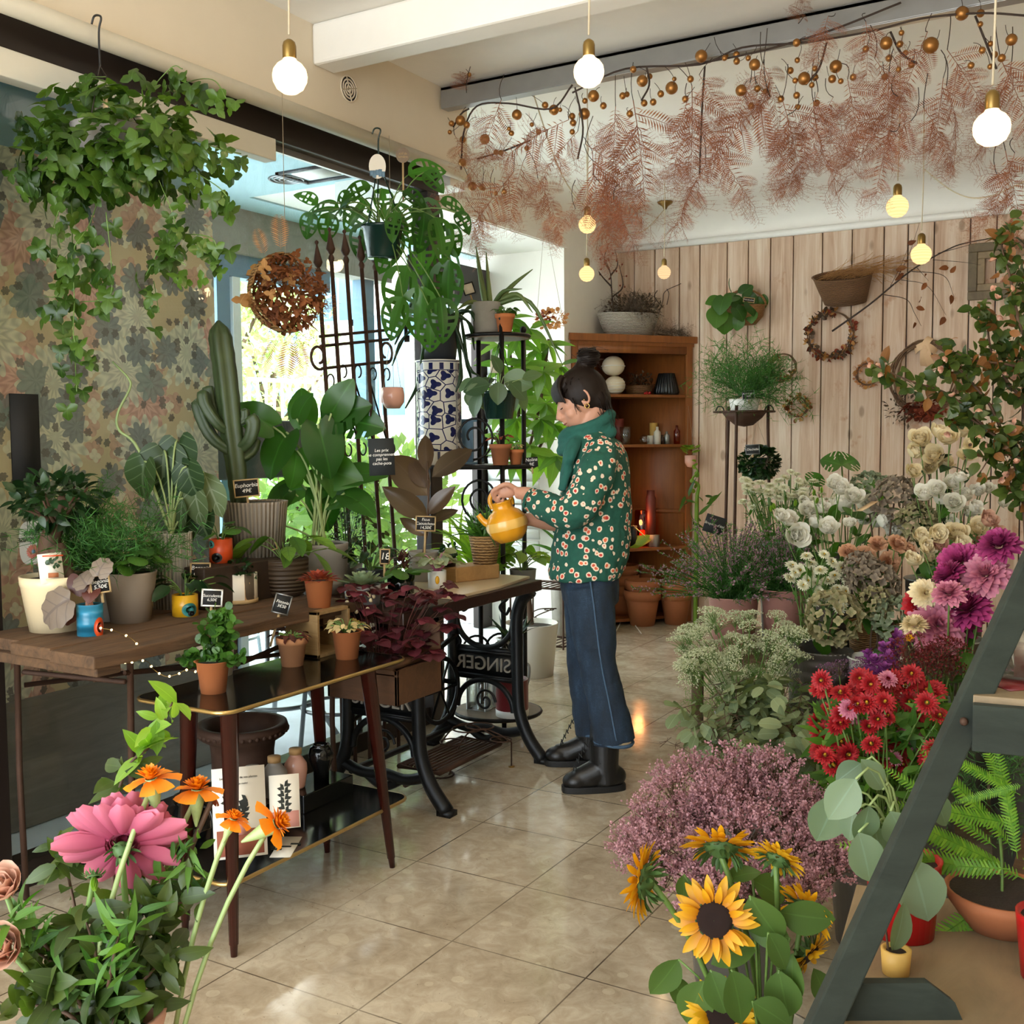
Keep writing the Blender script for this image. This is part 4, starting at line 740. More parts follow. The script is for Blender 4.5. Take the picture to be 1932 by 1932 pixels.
# 5 ribbed white pot with velvet leaf anthurium
b = PX(326, 1100, -2.83); b[2] = ZT; t = potted('velvet_anthurium', 'tall velvet leaved anthurium in a ribbed white pot with a long curling stem', b, [(.066, 0), (.068, .25), (.07, .255)], 'rib_white', soil=.95); dB = depth(b)
g, gs, gp = G(), G(), G()
vl = polar(lambda a: .5*(1.0+.3*abs(a)/PI)*(1-.55*math.exp(-((abs(a)-PI)/.3)**2))*(1+.35*math.exp(-(a/.4)**2)), 34, .12, .35, .25, .35)
for (px, py, s_, d_, m_) in ((310, 850, .15, (.0, -.1, -1), 0), (272, 870, .13, (-.2, 0, -1), 0), (335, 830, .13, (.15, 0, -1), 0), (330, 885, .15, (.35, 0, -1), 0), (352, 880, .11, (.2, .1, -.8), 0), (318, 990, .09, (.1, -.2, -1), 0), (345, 985, .1, (.15, -.2, -1), 0), (375, 960, .1, (.3, 0, -1), 0), (365, 905, .17, (.1, 0, -1), 1), (385, 890, .17, (.35, .1, -1), 1), (345, 940, .12, (-.3, 0, -1), 1)):
    q = PD(px, py, dB+U(-.07, .05))-b; (gp if m_ else g).put(vl if not m_ else LF_RUB, q, d_, nz(A_([.3, -.8, .45])+jit(.25)), s_ if not m_ else s_*A_([1.2, 1, 1])); gs.tube(bez((.0, 0, .24), (q[0]*.3, q[1]*.3, max(.3, q[2])), q, 7), .0035, 5)
part('leaves', g, 'lf_vein', t); part('pale_leaves', gp, 'lf_vein_pale', t)
part('stems', gs, 'stem_pale', t); g = G(); g.tube(spline([(0, 0, .24)]+[PD(x, y, dB)-b for x, y in ((262, 850), (225, 812), (222, 780), (244, 735), (243, 715), (212, 682))]), np.linspace(.006, .0035, 43), 6); part('climbing_stem', g, 'stem_pale', t)
# 6 yellow tin
b = onz(350, 1165, ZT, .036); t = potted('baby_rubber_plant', 'small glossy peperomia in a yellow and teal tin', b, [(.041, 0), (.041, .07)], 'yellow_enamel', soil=.9); stemmed(15, [LF_OV], 'lf_dark', t, .06, .1, .1, (.05, .085), .2)
f = nz(A_([-b[0], -b[1], 0])); patch('teal_patch', t, .041, .024, .35, .62, .022, 'teal_enamel'); patch('black_dot', t, .0414, .012, .45, .26, .009, 'black_enamel')
sign(PD(378, 1077, depth(b)+.12), .062, .05, ['Begonia', '6,50€'], 'chalk price sign reading Begonia behind the yellow tin', -.05, .1, .1)
# riser + red tin + cactus
g = G(); g.bx((-.13, -.225, 0), (.13, .215, .14)); solo('riser_box', g, 'dark_riser', 'dark wooden box lifting the cactus pot on the plank table', 'box', (-2.80, 2.76, ZT), bev=.004)
ZR = ZT+.14
b = PX(417, 1045, -2.76); b[2] = ZR; t = potted('tin_plant', 'small trailing plant in a red and black tin on the dark box', b, [(.04, 0), (.04, .083)], 'orange_enamel', soil=.9); stemmed(9, [LF_ROUND, LF_OV], 'lf_mid', t, .075, .07, .08, (.04, .075), .2)
patch('black_patch', t, .04, .02, -.4, .5, .017, 'black_enamel'); patch('teal_patch', t, .0402, .066, -.95, .4, .014, 'teal_enamel')
b = PX(461, 1045, -2.815)+A_([0, .06, 0]); b[2] = ZR; t = potted('columnar_cactus', 'tall branching cactus in a ribbed beige pot on the dark box', b, [(.1, 0), (.118, .19), (.12, .2)], 'rib_beige', soil=.95, n=60); dC = depth(b)
def cactus(g, pts, r, ribs=5):
    P = spline(pts, 6); k = len(P); n = ribs*6; th_ = np.linspace(0, 2*PI, n, endpoint=False); tg_ = np.gradient(P, axis=0); N = A_([1., 0, 0]); V = []
    for i in range(k):
        tt = nz(tg_[i]); N = nz(N-tt*(N@tt)); B = np.cross(tt, N); a = i/(k-1); rr_ = r*(.75+.3*sn(PI*min(a*1.3, 1)*.5))*(1 if a < .9 else math.sqrt(max(.02, 1-((a-.9)/.1)**2))); m_ = rr_*(.72+.28*np.abs(np.cos(th_*ribs/2))**1.5+.03*math.sin(i*2.6))
        V.append(P[i]+np.outer(m_*np.cos(th_), N)+np.outer(m_*np.sin(th_), B))
    i = np.arange(k-1)[:, None]*n; j = np.arange(n)[None]; j2 = (j+1) % n; g.add(np.concatenate(V), np.stack([i+j, i+j2, i+n+j2, i+n+j], -1).reshape(-1, 4)); b0 = g.n-n
    g.t.append(A_([[b0, b0+q, b0+q+1] for q in range(1, n-1)])); g.tm.append(np.zeros(n-2, int))
L = lambda *pp: [PD(x, y, dC+dd)-b for x, y, dd in pp]
g = G(); cactus(g, L((452, 948, 0), (446, 880, 0), (436, 800, 0), (425, 700, 0), (412, 605, 0)), .044); part('main_column', g, 'cactus', t)
for pp, r in (([(450, 860, 0), (405, 830, -.02), (382, 790, -.02), (371, 752, -.02)], .02), ([(440, 800, 0), (405, 775, .02), (396, 745, .02), (392, 728, .02)], .019), ([(440, 820, 0), (412, 800, -.04), (388, 765, -.05), (382, 735, -.05)], .018), ([(448, 850, 0), (470, 830, -.02), (478, 800, -.03), (470, 785, -.03)], .022), ([(446, 800, 0), (462, 790, .0), (462, 770, 0)], .014), ([(450, 870, 0), (475, 850, .03), (482, 825, .03)], .018)):
    g = G(); cactus(g, L(*pp), r*1.3, 4); part('branch', g, 'cactus', t)
sign(PD(465, 921, dC-.1), .085, .06, ['Euphorbia', '49€'], 'chalk price sign reading Euphorbia 49 euros at the cactus', .08, 0, .06)
# 10 white printed planter / 11 brown bowl
b = onz(450, 1142, ZT, .062); t = potted('low_plant', 'dark little plant in a white planter printed with palm leaves', b, [(.058, 0), (.064, .012), (.066, .015), (.066, .105)], 'print_pot', soil=.9); g = G(); scatter(g, [LF_OV3], (0, 0, .11), (.06, .06, .035), 130, (.018, .03)); part('leaves', g, 'lf_dark', t); g = G(); g.lathe([(.055, 0), (.068, .003), (.068, .016), (.0605, .016)], 28); part('saucer', g, 'sign_wood', t); t.rotation_euler = (0, 0, .55)
b = onz(540, 1130, ZT, .075); t = potted('calathea', 'striped calathea in a round ribbed brown pot', b, [(.05, 0), (.075, .02), (.082, .07), (.083, .135), (.08, .14)], 'rib_brown', soil=.93); stemmed(15, [LF_RUB], 'lf_cal', t, .12, .16, .13, (.1, .15), .35)
sign(PD(500, 1026, depth(b)), .072, .06, ['Maranta', '18€'], 'tilted chalk price sign reading Maranta in the brown pot', .3, .1, .05)
# 12 split leaf philodendron
b = PX(607, 1090, -2.77); b[2] = ZS; t = potted('swiss_cheese_plant', 'large split leaf plant in a grey footed pot before the window', b, [(.07, 0), (.085, .04), (.088, .05), (.08, .052), (.1, .09), (.105, .19), (.106, .2)], 'grey_pot', soil=.95); dM = depth(b)
g, gs = G(), G()
for (px, py, L_, an, k) in ((515, 805, 85, 150, 0), (540, 815, 100, 250, 0), (575, 800, 80, 100, 0), (605, 790, 115, 15, 1), (600, 800, 110, 285, 0), (560, 790, 60, 60, 0), (640, 790, 105, 350, 1), (625, 780, 80, 55, 0), (590, 880, 110, 345, 0), (570, 915, 85, 210, 0), (600, 925, 90, 285, 0), (640, 900, 95, 10, 0), (650, 930, 80, 330, 0), (545, 925, 70, 230, 0), (620, 950, 85, 20, 0), (510, 985, 75, 200, 0), (600, 860, 90, 300, 0), (560, 850, 75, 265, 0)):
    q = pleaf(g, LF_MONS if k else LF_HEART, b, px, py, L_*.92, an, dM+U(-.12, .06), U(-.5, .3), .55, (.95 if k else .68, 1, 1)); gs.tube(bez((U(-.03, .03), U(-.03, .03), .19), (q[0]*.3, q[1]*.3, q[2]*.9), q, 8), .004, 5)
part('leaves', g, 'lf_mons', t); part('stems', gs, 'stem_pale', t)
# dark small plants behind, bluish pot
b = onz(655, 1112, ZS, .06); t = potted('fine_leaf_plant', 'dark fine leaved plant in a plain grey pot under the iron spears', b, [(.055, 0), (.065, .1), (.066, .105)], 'galva'); g = G(); scatter(g, [LF_TINY, LF_OV3], (0, 0, .22), (.1, .1, .15), 500, (.012, .022), zmin=.1); part('foliage', g, 'lf_dark', t); g = G()
for k in range(22): a = U(0, 6.3); g.tube(bez((0, 0, .1), (.03*math.cos(a), .03*sn(a), .2), (.09*math.cos(a), .09*sn(a), U(.22, .38)), 5), .0013, 3)
part('stems', g, 'stem_dark', t)
b = onz(700, 1122, ZS, .05); t = potted('dark_leaf_plant', 'dusky dark leaved plant between the grey bowl and the black glass pot', b, [(.045, 0), (.055, .09), (.056, .095)], 'anthracite'); stemmed(22, [LF_OV], 'lf_dark', t, .09, .1, .13, (.04, .07))
b = onz(757, 1128, ZS, .05); t = potted('peperomia', 'green peperomia with a spiky rosette in a shiny black pot', b, [(.05, 0), (.054, .085)], 'black_glaze'); stemmed(9, [LF_ROUND], 'lf_mid', t, .08, .06, .05, (.06, .09)); g = G()
for k in range(46): a = k*2.4; e = U(.2, 1.2); g.put(LF_BLADE, (-.01+.02*math.cos(k*1.3), .03, .1+.0012*k), (math.cos(a)*math.cos(e), sn(a)*math.cos(e), sn(e)), (0, 0, 1), U(.05, .09)*A_([1.3, 1, 1]))
part('rosette', g, 'lf_begred', t)
sign(PD(726, 1050, depth(b)-.02), .035, .055, ['18'], 'tiny framed chalk tag among the dark plants', -.05, .1, .05)
# 13 terracotta on crate, 14 grey bowl
b = PX(610, 1235, -2.31); bb = A_([-2.403, 2.788, ZB]); cb = thing('wooden_crate', 'small open wooden crate standing on the black table', 'crate', bb)
g = G(); g.bx((-.07, -.085, 0), (.07, -.073, .155)); g.bx((-.07, .073, 0), (.07, .085, .155)); g.bx((-.07, -.085, .143), (.07, .085, .155)); g.bx((-.07, -.085, 0), (.07, .085, .012)); g.bx((-.07, -.08, 0), (-.06, .08, .15)); part('body', g, 'crate_wood', cb, bev=.0015)
b = A_([-2.398, 2.79, ZB+.155]); t = potted('red_succulent', 'coppery red succulent in a bright terracotta pot on the wooden crate', b, tpot(.054, .095, .0001), 'terracotta', 'potted plant'); g = G()
for k in range(60): a = k*2.4; rr_ = .05*math.sqrt(k/60); e = 1.1-k/60; g.put(LF_OV3, (rr_*math.cos(a), rr_*sn(a), .092+.012*(1-k/60)), (math.cos(a)*math.cos(e), sn(a)*math.cos(e), sn(e)), (0, 0, 1), .032)
part('rosette', g, 'lf_red', t)
def rosette(g, c, R, n, tm_, z=.0, cl=1.15):
    for k in range(n): a = k*2.4; f_ = k/n; rr_ = R*.35*f_; e = cl*(1-f_)+.12; g.put(tm_, A_(c)+A_([rr_*math.cos(a)*.4, rr_*sn(a)*.4, z+.012*(1-f_)]), (math.cos(a)*math.cos(e), sn(a)*math.cos(e), sn(e)), (-math.cos(a), -sn(a), .8), R*(.45+.55*f_))
SUC = strip(lambda t: .26*sn(PI*min(1, (t*.92+.04)**.9))**.6, 6, .35, -.15)
b = onz(685, 1150, ZS, .055); t = potted('echeveria', 'pale grey green rosette succulent in a low grey bowl', b, [(.042, 0), (.058, .01), (.064, .04), (.065, .082)], 'grey_bowl', soil=.88); g = G(); rosette(g, (0, 0, .075), .085, 34, SUC); part('rosette', g, 'lf_suc', t)
# ficus elastica etc.
b = onz(800, 1104, ZS, .065); t = potted('rubber_plant', 'young rubber plant with broad brownish leaves in a cream square shouldered pot', b, [(.058, 0), (.066, .13), (.068, .135)], 'concrete'); dR = depth(b); g, gs = G(), G()
gs.tube(spline([(0, 0, .12), PD(808, 950, dR)-b, PD(806, 870, dR)-b]), np.linspace(.007, .003, 13), 6)
for (x0, y0, x1, y1, wd) in ((806, 890, 800, 820, .8), (808, 935, 735, 862, 1.2), (815, 900, 892, 850, .85), (806, 975, 725, 932, .9), (808, 970, 855, 925, .9), (815, 985, 865, 965, .8), (805, 1010, 752, 985, .8), (803, 920, 770, 870, 1.), (806, 1015, 790, 985, 1.)):
    a_, b__ = PD(x0, y0, dR)-b, PD(x1, y1, dR+U(-.1, .06))-b; d_ = b__-a_; g.put(LF_RUB, a_, d_+A_([0, 0, .02]), nz(A_([.4, -.8, .35])+jit(.25)), np.linalg.norm(d_)*1.08*A_([wd, 1, 1]))
part('leaves', g, 'lf_rubber', t); part('stem', gs, 'stem_brown', t)
sign(PD(803, 988, dR-.12), .078, .058, ['Ficus', 'Caoutchouc', '14,50€'], 'round cornered chalk sign reading Ficus before the rubber plant', -.06, .15, .12)
g = G(); slab(g, [(-.2, -.3), (.24, -.27), (.245, .05), (.2, .38), (-.22, .36)], 0, .012); solo('stone_slab', g, 'marble', 'pale stone slab lying on the treadle table', 'slab', (-2.46, 3.62, ZS), smooth=False, bev=.002)
ZL = ZS+.012
b = onz(825, 1111, ZL, .033); t = potted('cyclamen_leaf_plant', 'silvery leaved plant in a little cream pot painted with a yellow shape', b, [(.036, 0), (.037, .07)], 'white_ceramic'); stemmed(22, [LF_HEART], 'lf_grey', t, .062, .07, .1, (.035, .055), stem='pt_rose'); g = G(); g.ball(.036*A_([math.cos(-.95), sn(-.95), 0])+A_([0, 0, .035]), .017, 12, 8, (.5, .6, 1)); part('yellow_mark', g, 'yellow_enamel', t)
q0 = onz(893, 1098, ZL, .0); g = G(); g.bx((-.05, -.115, 0), (.075, .115, .062)); solo('wood_block', g, 'block_wood', 'solid pale wooden block carrying the woven pot', 'block', (-2.45, 3.80, ZL), rz=-.35, bev=.006)
ZK = ZL+.062
b = A_([-2.40, 3.86, ZK]); t = potted('basket_succulent', 'grassy succulent in a woven rope pot on the wooden block', b, [(.05, 0), (.068, .115), (.07, .12)], 'wicker_tan'); g = G()
for k in range(150): a = U(0, 6.3); e = U(.4, 1.5); g.put(LF_BLADE, (U(-.04, .04), U(-.04, .04), .11), (math.cos(a)*math.cos(e), sn(a)*math.cos(e), sn(e)), rdir(), U(.07, .17)*A_([.8, 1, 1]))
part('leaves', g, 'lf_mid', t)
b = A_([-2.475, 3.70, ZK]); t = potted('tiny_pot', 'tiny pot patterned with white rings beside the woven pot', b, [(.026, 0), (.03, .05)], 'black_enamel'); g = G(); scatter(g, [LF_OV3], (0, 0, .065), (.035, .035, .03), 50, (.02, .03)); part('leaves', g, 'lf_dark', t); g = G()
for k in range(7): a = k*.9; g.tube([A_([math.cos(a)*.0295, sn(a)*.0295, .026])+.009*(math.cos(q)*A_([-sn(a), math.cos(a), 0])+sn(q)*A_([0, 0, 1])) for q in np.linspace(0, 2*PI, 11)[:-1]], .0022, 5, True)
part('ring_pattern', g, 'white_ceramic', t)
# black table pots
b = onz(403, 1312, ZB, .043); t = potted('trailing_peperomia', 'bushy upright peperomia in a plain terracotta pot at the near end of the black table', b, tpot(.052, .092, .0001), 'terracotta'); g, gs = G(), G(); dP = depth(b)
for pts in (((403, 1245), (410, 1200), (405, 1155)), ((405, 1245), (395, 1220), (385, 1195)), ((410, 1245), (430, 1215), (440, 1175)), ((400, 1248), (370, 1240), (352, 1245)), ((410, 1250), (430, 1245), (455, 1235)), ((405, 1245), (420, 1200), (428, 1150))):
    P = spline([PD(x, y, dP+U(-.03, .03))-b for x, y in pts], 8); gs.tube(P, .0025, 4)
    for q in P[2:]:
        for j in range(3): d_ = rdir(.1); g.put(LF_EUC, q, d_, rdir(.8), U(.022, .034))
part('leaves', g, 'lf_mid', t); part('stems', gs, 'stem_green', t)
b = onz(408, 1290, ZB, .13); b[2] = ZB; t = potted('painted_planter', 'white planter with an orange painted shape behind the near terracotta pot', b, [(.05, 0), (.058, .11), (.06, .115)], 'print_pot', 'planter'); g = G(); scatter(g, [LF_EUC], (0, 0, .14), (.06, .06, .05), 60, (.02, .03)); part('leaves', g, 'lf_mid', t)
sign(PD(400, 1128, depth(b)+.05), .06, .05, ['Succulente', '6,50€'], 'white framed chalk sign reading Succulente above the black table', -.1, .1, .19, frame='white_paint')
b = onz(552, 1260, ZB, .04); t = potted('red_fittonia', 'little red leaved plant in a mossy terracotta pot in the middle of the black table', b, tpot(.05, .092), 'terracotta_pale'); stemmed(34, [LF_OV3], 'lf_begred', t, .085, .05, .03, (.022, .034))
sign(PD(532, 1140, depth(b)-.01), .05, .06, ['Fittonia', '3€50'], 'small tilted chalk sign reading Fittonia on a clip', -.3, .1, .11, frame='grey_metal')
b = onz(655, 1246, ZB, .04); t = potted('white_fittonia', 'little plant with creamy white leaves in a smooth terracotta pot by the crate', b, tpot(.053, .092, .0001), 'terracotta'); stemmed(40, [LF_OV3], 'lf_pale', t, .085, .06, .055, (.024, .036))
# lower shelf: bottles, cards, riser
ZLS = .2
g = G(); g.bx((-.07, -.12, 0), (.07, .13, .06)); solo('low_riser', g, 'black_glaze', 'low black stand on the bottom shelf carrying the little vases', 'stand', (-2.35, 2.68, ZLS), bev=.003)
ZV = ZLS+.06
def bottle(px, py, h, r, prof, mat, label, stop=None, stopm='cork', name='ceramic_bottle', X_=-2.36):
    c = PX(px, py, X_); t = thing(name, label, 'vase', (c[0], c[1], ZV), 'small vases under the black table'); g = G(); g.lathe([(a*r, b_*h) for a, b_ in prof], 26); part('body', g, mat, t)
    if stop: g = G(); g.lathe([(0, h*.97), (r*stop, h*.97), (r*stop, h*1.13), (0, h*1.13)], 18); part('stopper', g, stopm, t)
BP = [(0, 0), (.7, 0), (.8, .06), (1, .5), (.95, .7), (.55, .9), (.45, .93), (.45, 1)]
bottle(518, 1465, .115, .042, BP, 'grey_pot', 'squat grey bottle with a wooden stopper on the black stand', .5); bottle(558, 1455, .115, .038, BP, 'pink_glaze', 'pink bottle with a wooden stopper on the black stand', .55)
bottle(606, 1450, .125, .042, [(0, 0), (.6, 0), (.62, .3), (.95, .6), (1, .75), (.85, .92), (.6, .97), (.7, 1.), (.55, 1), (.5, .9)], 'black_glaze', 'glossy black vase with an open neck on the black stand', name='ceramic_vase', X_=-2.33)
bottle(477, 1480, .11, .036, BP, 'anthracite', 'dark bottle with a pale lid at the left of the black stand', .6, 'lid_white')
def card(px, py, w, h, d, label, build, lean=.25):
    c = PD(px, py, d); t = thing('card', label, 'card', c); f = nz(A_([-c[0], -c[1], 0])*1+A_([.25, 0, 0])); f = nz(f+A_([0, 0, lean])); rt = nz(np.cross((0, 0, 1), f)); up = np.cross(f, rt); R = np.stack([rt, up, f], 1)
    def bxp(nm, x, y, w_, h_, mat, z=.001): g = G(); g.box(rt*x+up*y+f*z, (w_, h_, .0012), R); part(nm, g, mat, t)
    bxp('sheet', 0, 0, w, h, 'paper', 0)
    build(t, R, rt, up, f, bxp)
def cardA(t, R, rt, up, f, bxp):
    bxp('printed_band', 0, -.082, .128, .07, 'paper_brown'); bxp('printed_pot', .0, -.045, .04, .035, 'paper_pink', .0016); lettering('Les Ollas amies de vos plantes', .0085, 'ink', t, fmtx(R, up*.095+f*.002), ext=.0003, shear=0); lettering("(l'arrosage malin)", .007, 'ink', t, fmtx(R, up*.078+f*.002), ext=.0002, shear=.3)
    g = G()
    for k in range(14): a = .3+k*.2; g.put(LF_OV3, f*.002+up*(-.02+.004*k)+rt*.002*k*(-1)**k, rt*math.cos(a)+up*sn(a), f, .04)
    part('printed_plant', g, 'ink', t)
def cardB(t, R, rt, up, f, bxp):
    bxp('printed_band', 0, -.05, .078, .045, 'paper_pink'); g = G()
    for k in range(9): s_ = (-1)**k; g.put(LF_OV3, f*.002+up*(-.03+.009*k), rt*s_*.8+up*.6, f, .032)
    part('printed_plant', g, 'ink', t)
card(452, 1532, .146, .248, 3.03, 'large printed card about watering pots leaning on the bottom shelf', cardA); card(537, 1512, .085, .15, 3.08, 'smaller printed card with a leafy sprig leaning beside the large card', cardB)
c = PZ(540, 1597, ZLS+.002); t = thing('paper_strip', 'narrow printed paper lying flat on the bottom shelf', 'paper', (c[0], c[1], ZLS+.001)); g = G(); g.box((0, 0, 0), (.06, .16, .001), fr((-.45, .8, 0))); part('sheet', g, 'paper', t)
for k in range(3): g = G(); g.box((.01*k-.01, .03*k-.03, .001), (.03, .012, .0005), fr((-.45, .8, 0))); part('printed_block', g, 'ink', t)
# urn and black pot on the floor behind
c = PX(457, 1368, -2.62); t = thing('garden_urn', 'large dark cast iron urn with a flared patterned rim under the plank table', 'urn', (c[0], c[1], 0)); g = G(); g.lathe([(0, 0), (.085, 0), (.085, .03), (.05, .05), (.06, .09), (.1, .14), (.105, .3), (.11, .33), (.145, .35), (.155, .37), (.15, .385), (.13, .385), (.1, .34), (.09, .2), (0, .18)], 36); g.v = [v*[1, 1, 1.13] for v in g.v]; part('bowl', g, 'rust_iron', t)
g = G()
for k in range(40): a = k*2*PI/40; g.ball((.15*math.cos(a),   .15*sn(a), .411), .0085, 6, 4)
part('rim_pattern', g, 'rust_iron', t)
c = PX(355, 1395, -2.55); t = thing('coffee_pot', 'black enamel pot with a ringed lid beside the urn', 'pot', (c[0], c[1], 0)); g = G(); g.lathe([(0, 0), (.06, 0), (.06, .2), (.045, .26), (.05, .27), (.05, .275)], 24); part('body', g, 'black_glaze', t); g = G(); g.lathe([(.052, .275), (.05, .285), (.03, .295), (.03, .3), (.012, .305), (.012, .318), (0, .32)], 24); part('lid', g, 'black_glaze', t); g = G(); g.tube(spline([(.05, 0, .26), (.09, 0, .25), (.1, 0, .18), (.06, 0, .1)]), .008, 6); part('handle', g, 'black_glaze', t)
# fairy lights
t = thing('fairy_lights', 'string of tiny warm fairy lights looping below the plank table', 'string lights', PD(250, 1240, 3.0)); o0 = A_([*t.location]); P = spline([PD(x, y, d)-o0 for x, y, d in ((190, 1185, 3.05), (215, 1190, 3.05), (248, 1205, 3.0), (262, 1225, 3.0), (252, 1248, 3.0), (236, 1250, 3.0), (275, 1247, 3.02), (290, 1263, 3.05), (312, 1276, 3.05), (335, 1272, 3.05), (352, 1264, 3.05), (372, 1268, 3.08))], 6)
g = G(); g.tube(P, .0011, 4); part('wire', g, 'brass', t); g = G()
for k in range(0, len(P), 5): g.ball(P[k], .0035, 6, 4)
part('lights', g, 'fairy', t)
# ================================================================= hanging and standing plants by the window
def hook(g, top, bot, r=.0035):
    t_, b_ = A_(top), A_(bot); k = A_([.022, 0, 0]); g.tube(spline([b_, t_+A_([.0, 0, -.05]), t_+A_([.012, 0, -.012]), t_, t_+A_([-.02, 0, .0]), t_+A_([-.032, 0, -.02])]), r, 6)
# grape ivy
h = PX(187, 75, -2.79); h[2] = max(h[2], 2.69); d = depth(h); t = thing('hanging_ivy', 'big bushy trailing ivy hanging from a hook on the pipe before the papered wall', 'hanging plant', h); o = A_([*t.location])
pc = PD(205, 285, d)-o; g = G(); hook(g, A_([0, 0, .0]), A_([.0, 0, -.16])); part('hook', g, 'black_plastic', t); g = G()
for k in range(4): a = k*PI/2+.4; g.tube([(0, 0, -.15), pc+A_([.1*math.cos(a), .1*sn(a), .07])], .0018, 4)
part('hanger_wires', g, 'wire', t); g = G(); g.lathe([(0, -.07), (.08, -.07), (.105, .06), (.11, .07), (.1, .07), (.09, .04), (0, .04)], 26, pc); part('pot', g, 'grey_pot', t); g = G(); g.box(pc+A_([.03, -.03, .12]), (.02, .003, .05)); part('tag', g, 'kraft', t)
g, gs = G(), G(); scatter(g, [LF_IVY], PD(225, 265, d)-o, (.28, .26, .17), 230, (.045, .08), .5, -.1, .25, .35); scatter(g, [LF_IVY], PD(215, 300, d-.1)-o, (.13, .06, .1), 45, (.05, .085), .3, -.1, .2, .4); scatter(g, [LF_IVY], PD(130, 310, d)-o, (.17, .15, .13), 70, (.05, .085), .5, -.1, .2, .4); scatter(g, [LF_IVY], PD(330, 290, d)-o, (.15, .15, .14), 65, (.05, .085), .5, -.1, .2, .4)
for pts in (((150, 330), (110, 400), (95, 470), (130, 500)), ((200, 330), (170, 420), (140, 470), (180, 480)), ((135, 380), (135, 500), (110, 555), (85, 560)), ((135, 480), (140, 560), (140, 640), (165, 665)), ((200, 400), (210, 500), (205, 560), (150, 570)), ((300, 340), (330, 420), (310, 450), (275, 520)), ((325, 430), (310, 470), (350, 500)), ((330, 440), (400, 450), (410, 500)), ((290, 530), (300, 590)), ((360, 320), (420, 360), (440, 400)), ((280, 200), (340, 160), (400, 150), (430, 190)), ((360, 260), (410, 280), (455, 290)), ((250, 210), (320, 130), (345, 130)), ((140, 640), (145, 740)), ((100, 250), (50, 230), (40, 210)), ((90, 300), (45, 340), (30, 300)), ((180, 200), (150, 150), (200, 145))):
    P = spline([PD(x, y, d+U(-.12, .1))-o for x, y in pts], 7); gs.tube(P, .0018, 4)
    for k, q in enumerate(P[2:]):
        if U(0, 1) < .72: e = q+A_([U(-.04, .04), U(-.03, .03), U(-.05, .01)]); g.put(LF_IVY, e, nz(A_([U(-1, 1), U(-.6, .4), -.8])), nz(-cf*.6+A_([0, 0, .5])+jit(.4)), U(.04, .075))
part('leaves', g, 'lf_ivy', t); part('vines', gs, 'stem_green', t)
# hanging swiss cheese vine
h = PX(714, 272, -2.79); h[2] = max(h[2], 2.685); d = depth(h); t = thing('hanging_monstera', 'hanging plant with holey leaves in a dark green pot on a hook over the pipe', 'hanging plant', h); o = A_([*t.location]); pc = PD(722, 458, d)-o
g = G(); hook(g, (0, 0, 0), (0, 0, -.14)); part('hook', g, 'green_plastic', t); g = G()
for k in range(3): a = k*2.1+.4; g.tube([(0, 0, -.13), pc+A_([.085*math.cos(a), .085*sn(a), .065])], .003, 5)
part('hanger', g, 'green_plastic', t); g = G(); g.lathe([(0, -.066), (.06, -.066), (.066, -.06), (.083, .055), (.09, .056), (.09, .068), (.08, .068), (.07, .05), (0, .05)], 28, pc); part('pot', g, 'green_plastic', t)
g, gs = G(), G()
for (px, py, L, an) in ((640, 395, 75, 175), (600, 385, 50, 150), (590, 400, 55, 250), (620, 400, 60, 265), (660, 360, 55, 230), (690, 375, 75, 240), (720, 355, 60, 280), (700, 350, 70, 200), (740, 385, 80, 300), (735, 420, 100, 268), (690, 420, 80, 255), (760, 360, 60, 330), (770, 330, 80, 20), (800, 325, 55, 320), (790, 375, 85, 300), (800, 400, 80, 270), (830, 380, 60, 350), (820, 410, 90, 290), (845, 420, 70, 280), (790, 440, 80, 280), (840, 460, 90, 275), (810, 500, 100, 262), (770, 500, 130, 250), (850, 490, 110, 260), (800, 540, 110, 258), (830, 560, 90, 280), (760, 560, 90, 245), (815, 590, 80, 265), (675, 400, 50, 190), (750, 400, 60, 250), (860, 400, 50, 310), (655, 385, 60, 215)):
    q = pleaf(g, LF_ADAN if L > 70 else LF_ADAN2, o, px, py, L, an, d+U(-.14, .08), U(-.3, .3), .4); s0 = pc+A_([U(-.03, .03), U(-.03, .03), .05]); gs.tube(bez(s0, (s0+q)/2+A_([0, 0, .09]), q, 7), .003, 4)
part('leaves', g, 'lf_mons', t); part('stems', gs, 'stem_green', t)
def tag_oval(px, py, w, h_, d, label, mats, stick=None):
    c = PD(px, py, d); t = thing('plant_tag', label, 'tag', c); f = -nz(cf*[1, 1, 0]); rt = cr; g = G(); n_ = 24; V = [-.002*f*0]; 
    ring = [rt*w/2*math.cos(a)+A_([0, 0, 1])*h_/2*sn(a) for a in np.linspace(0, 2*PI, n_, endpoint=False)]
    g.add([f*.002]+[r_+f*.002 for r_ in ring]+[-f*.002]+[r_-f*.002 for r_ in ring], [[1+i, 1+(i+1) % n_, n_+2+(i+1) % n_, n_+2+i] for i in range(n_)], [[0, 1+i, 1+(i+1) % n_] for i in range(n_)]+[[n_+1, n_+2+(i+1) % n_, n_+2+i] for i in range(n_)]); part('disc', g, mats[0], t, smooth=False)
    return t, f, rt
t, f, rt = tag_oval(712, 314, .07, .10, d-.05, 'white hang tag with blue watercolour on the holey leaved hanging plant', ('paper',)); g = G()
for k in range(5): g.box(f*.003+rt*(-.024+.012*k)+A_([0, 0, -.028-.004*math.sin(k*2)]), (.014, .0008, .022+.008*(k % 2)), fr(f, (0, 0, 1)))
part('blue_wash', g, 'blue_panel', t)
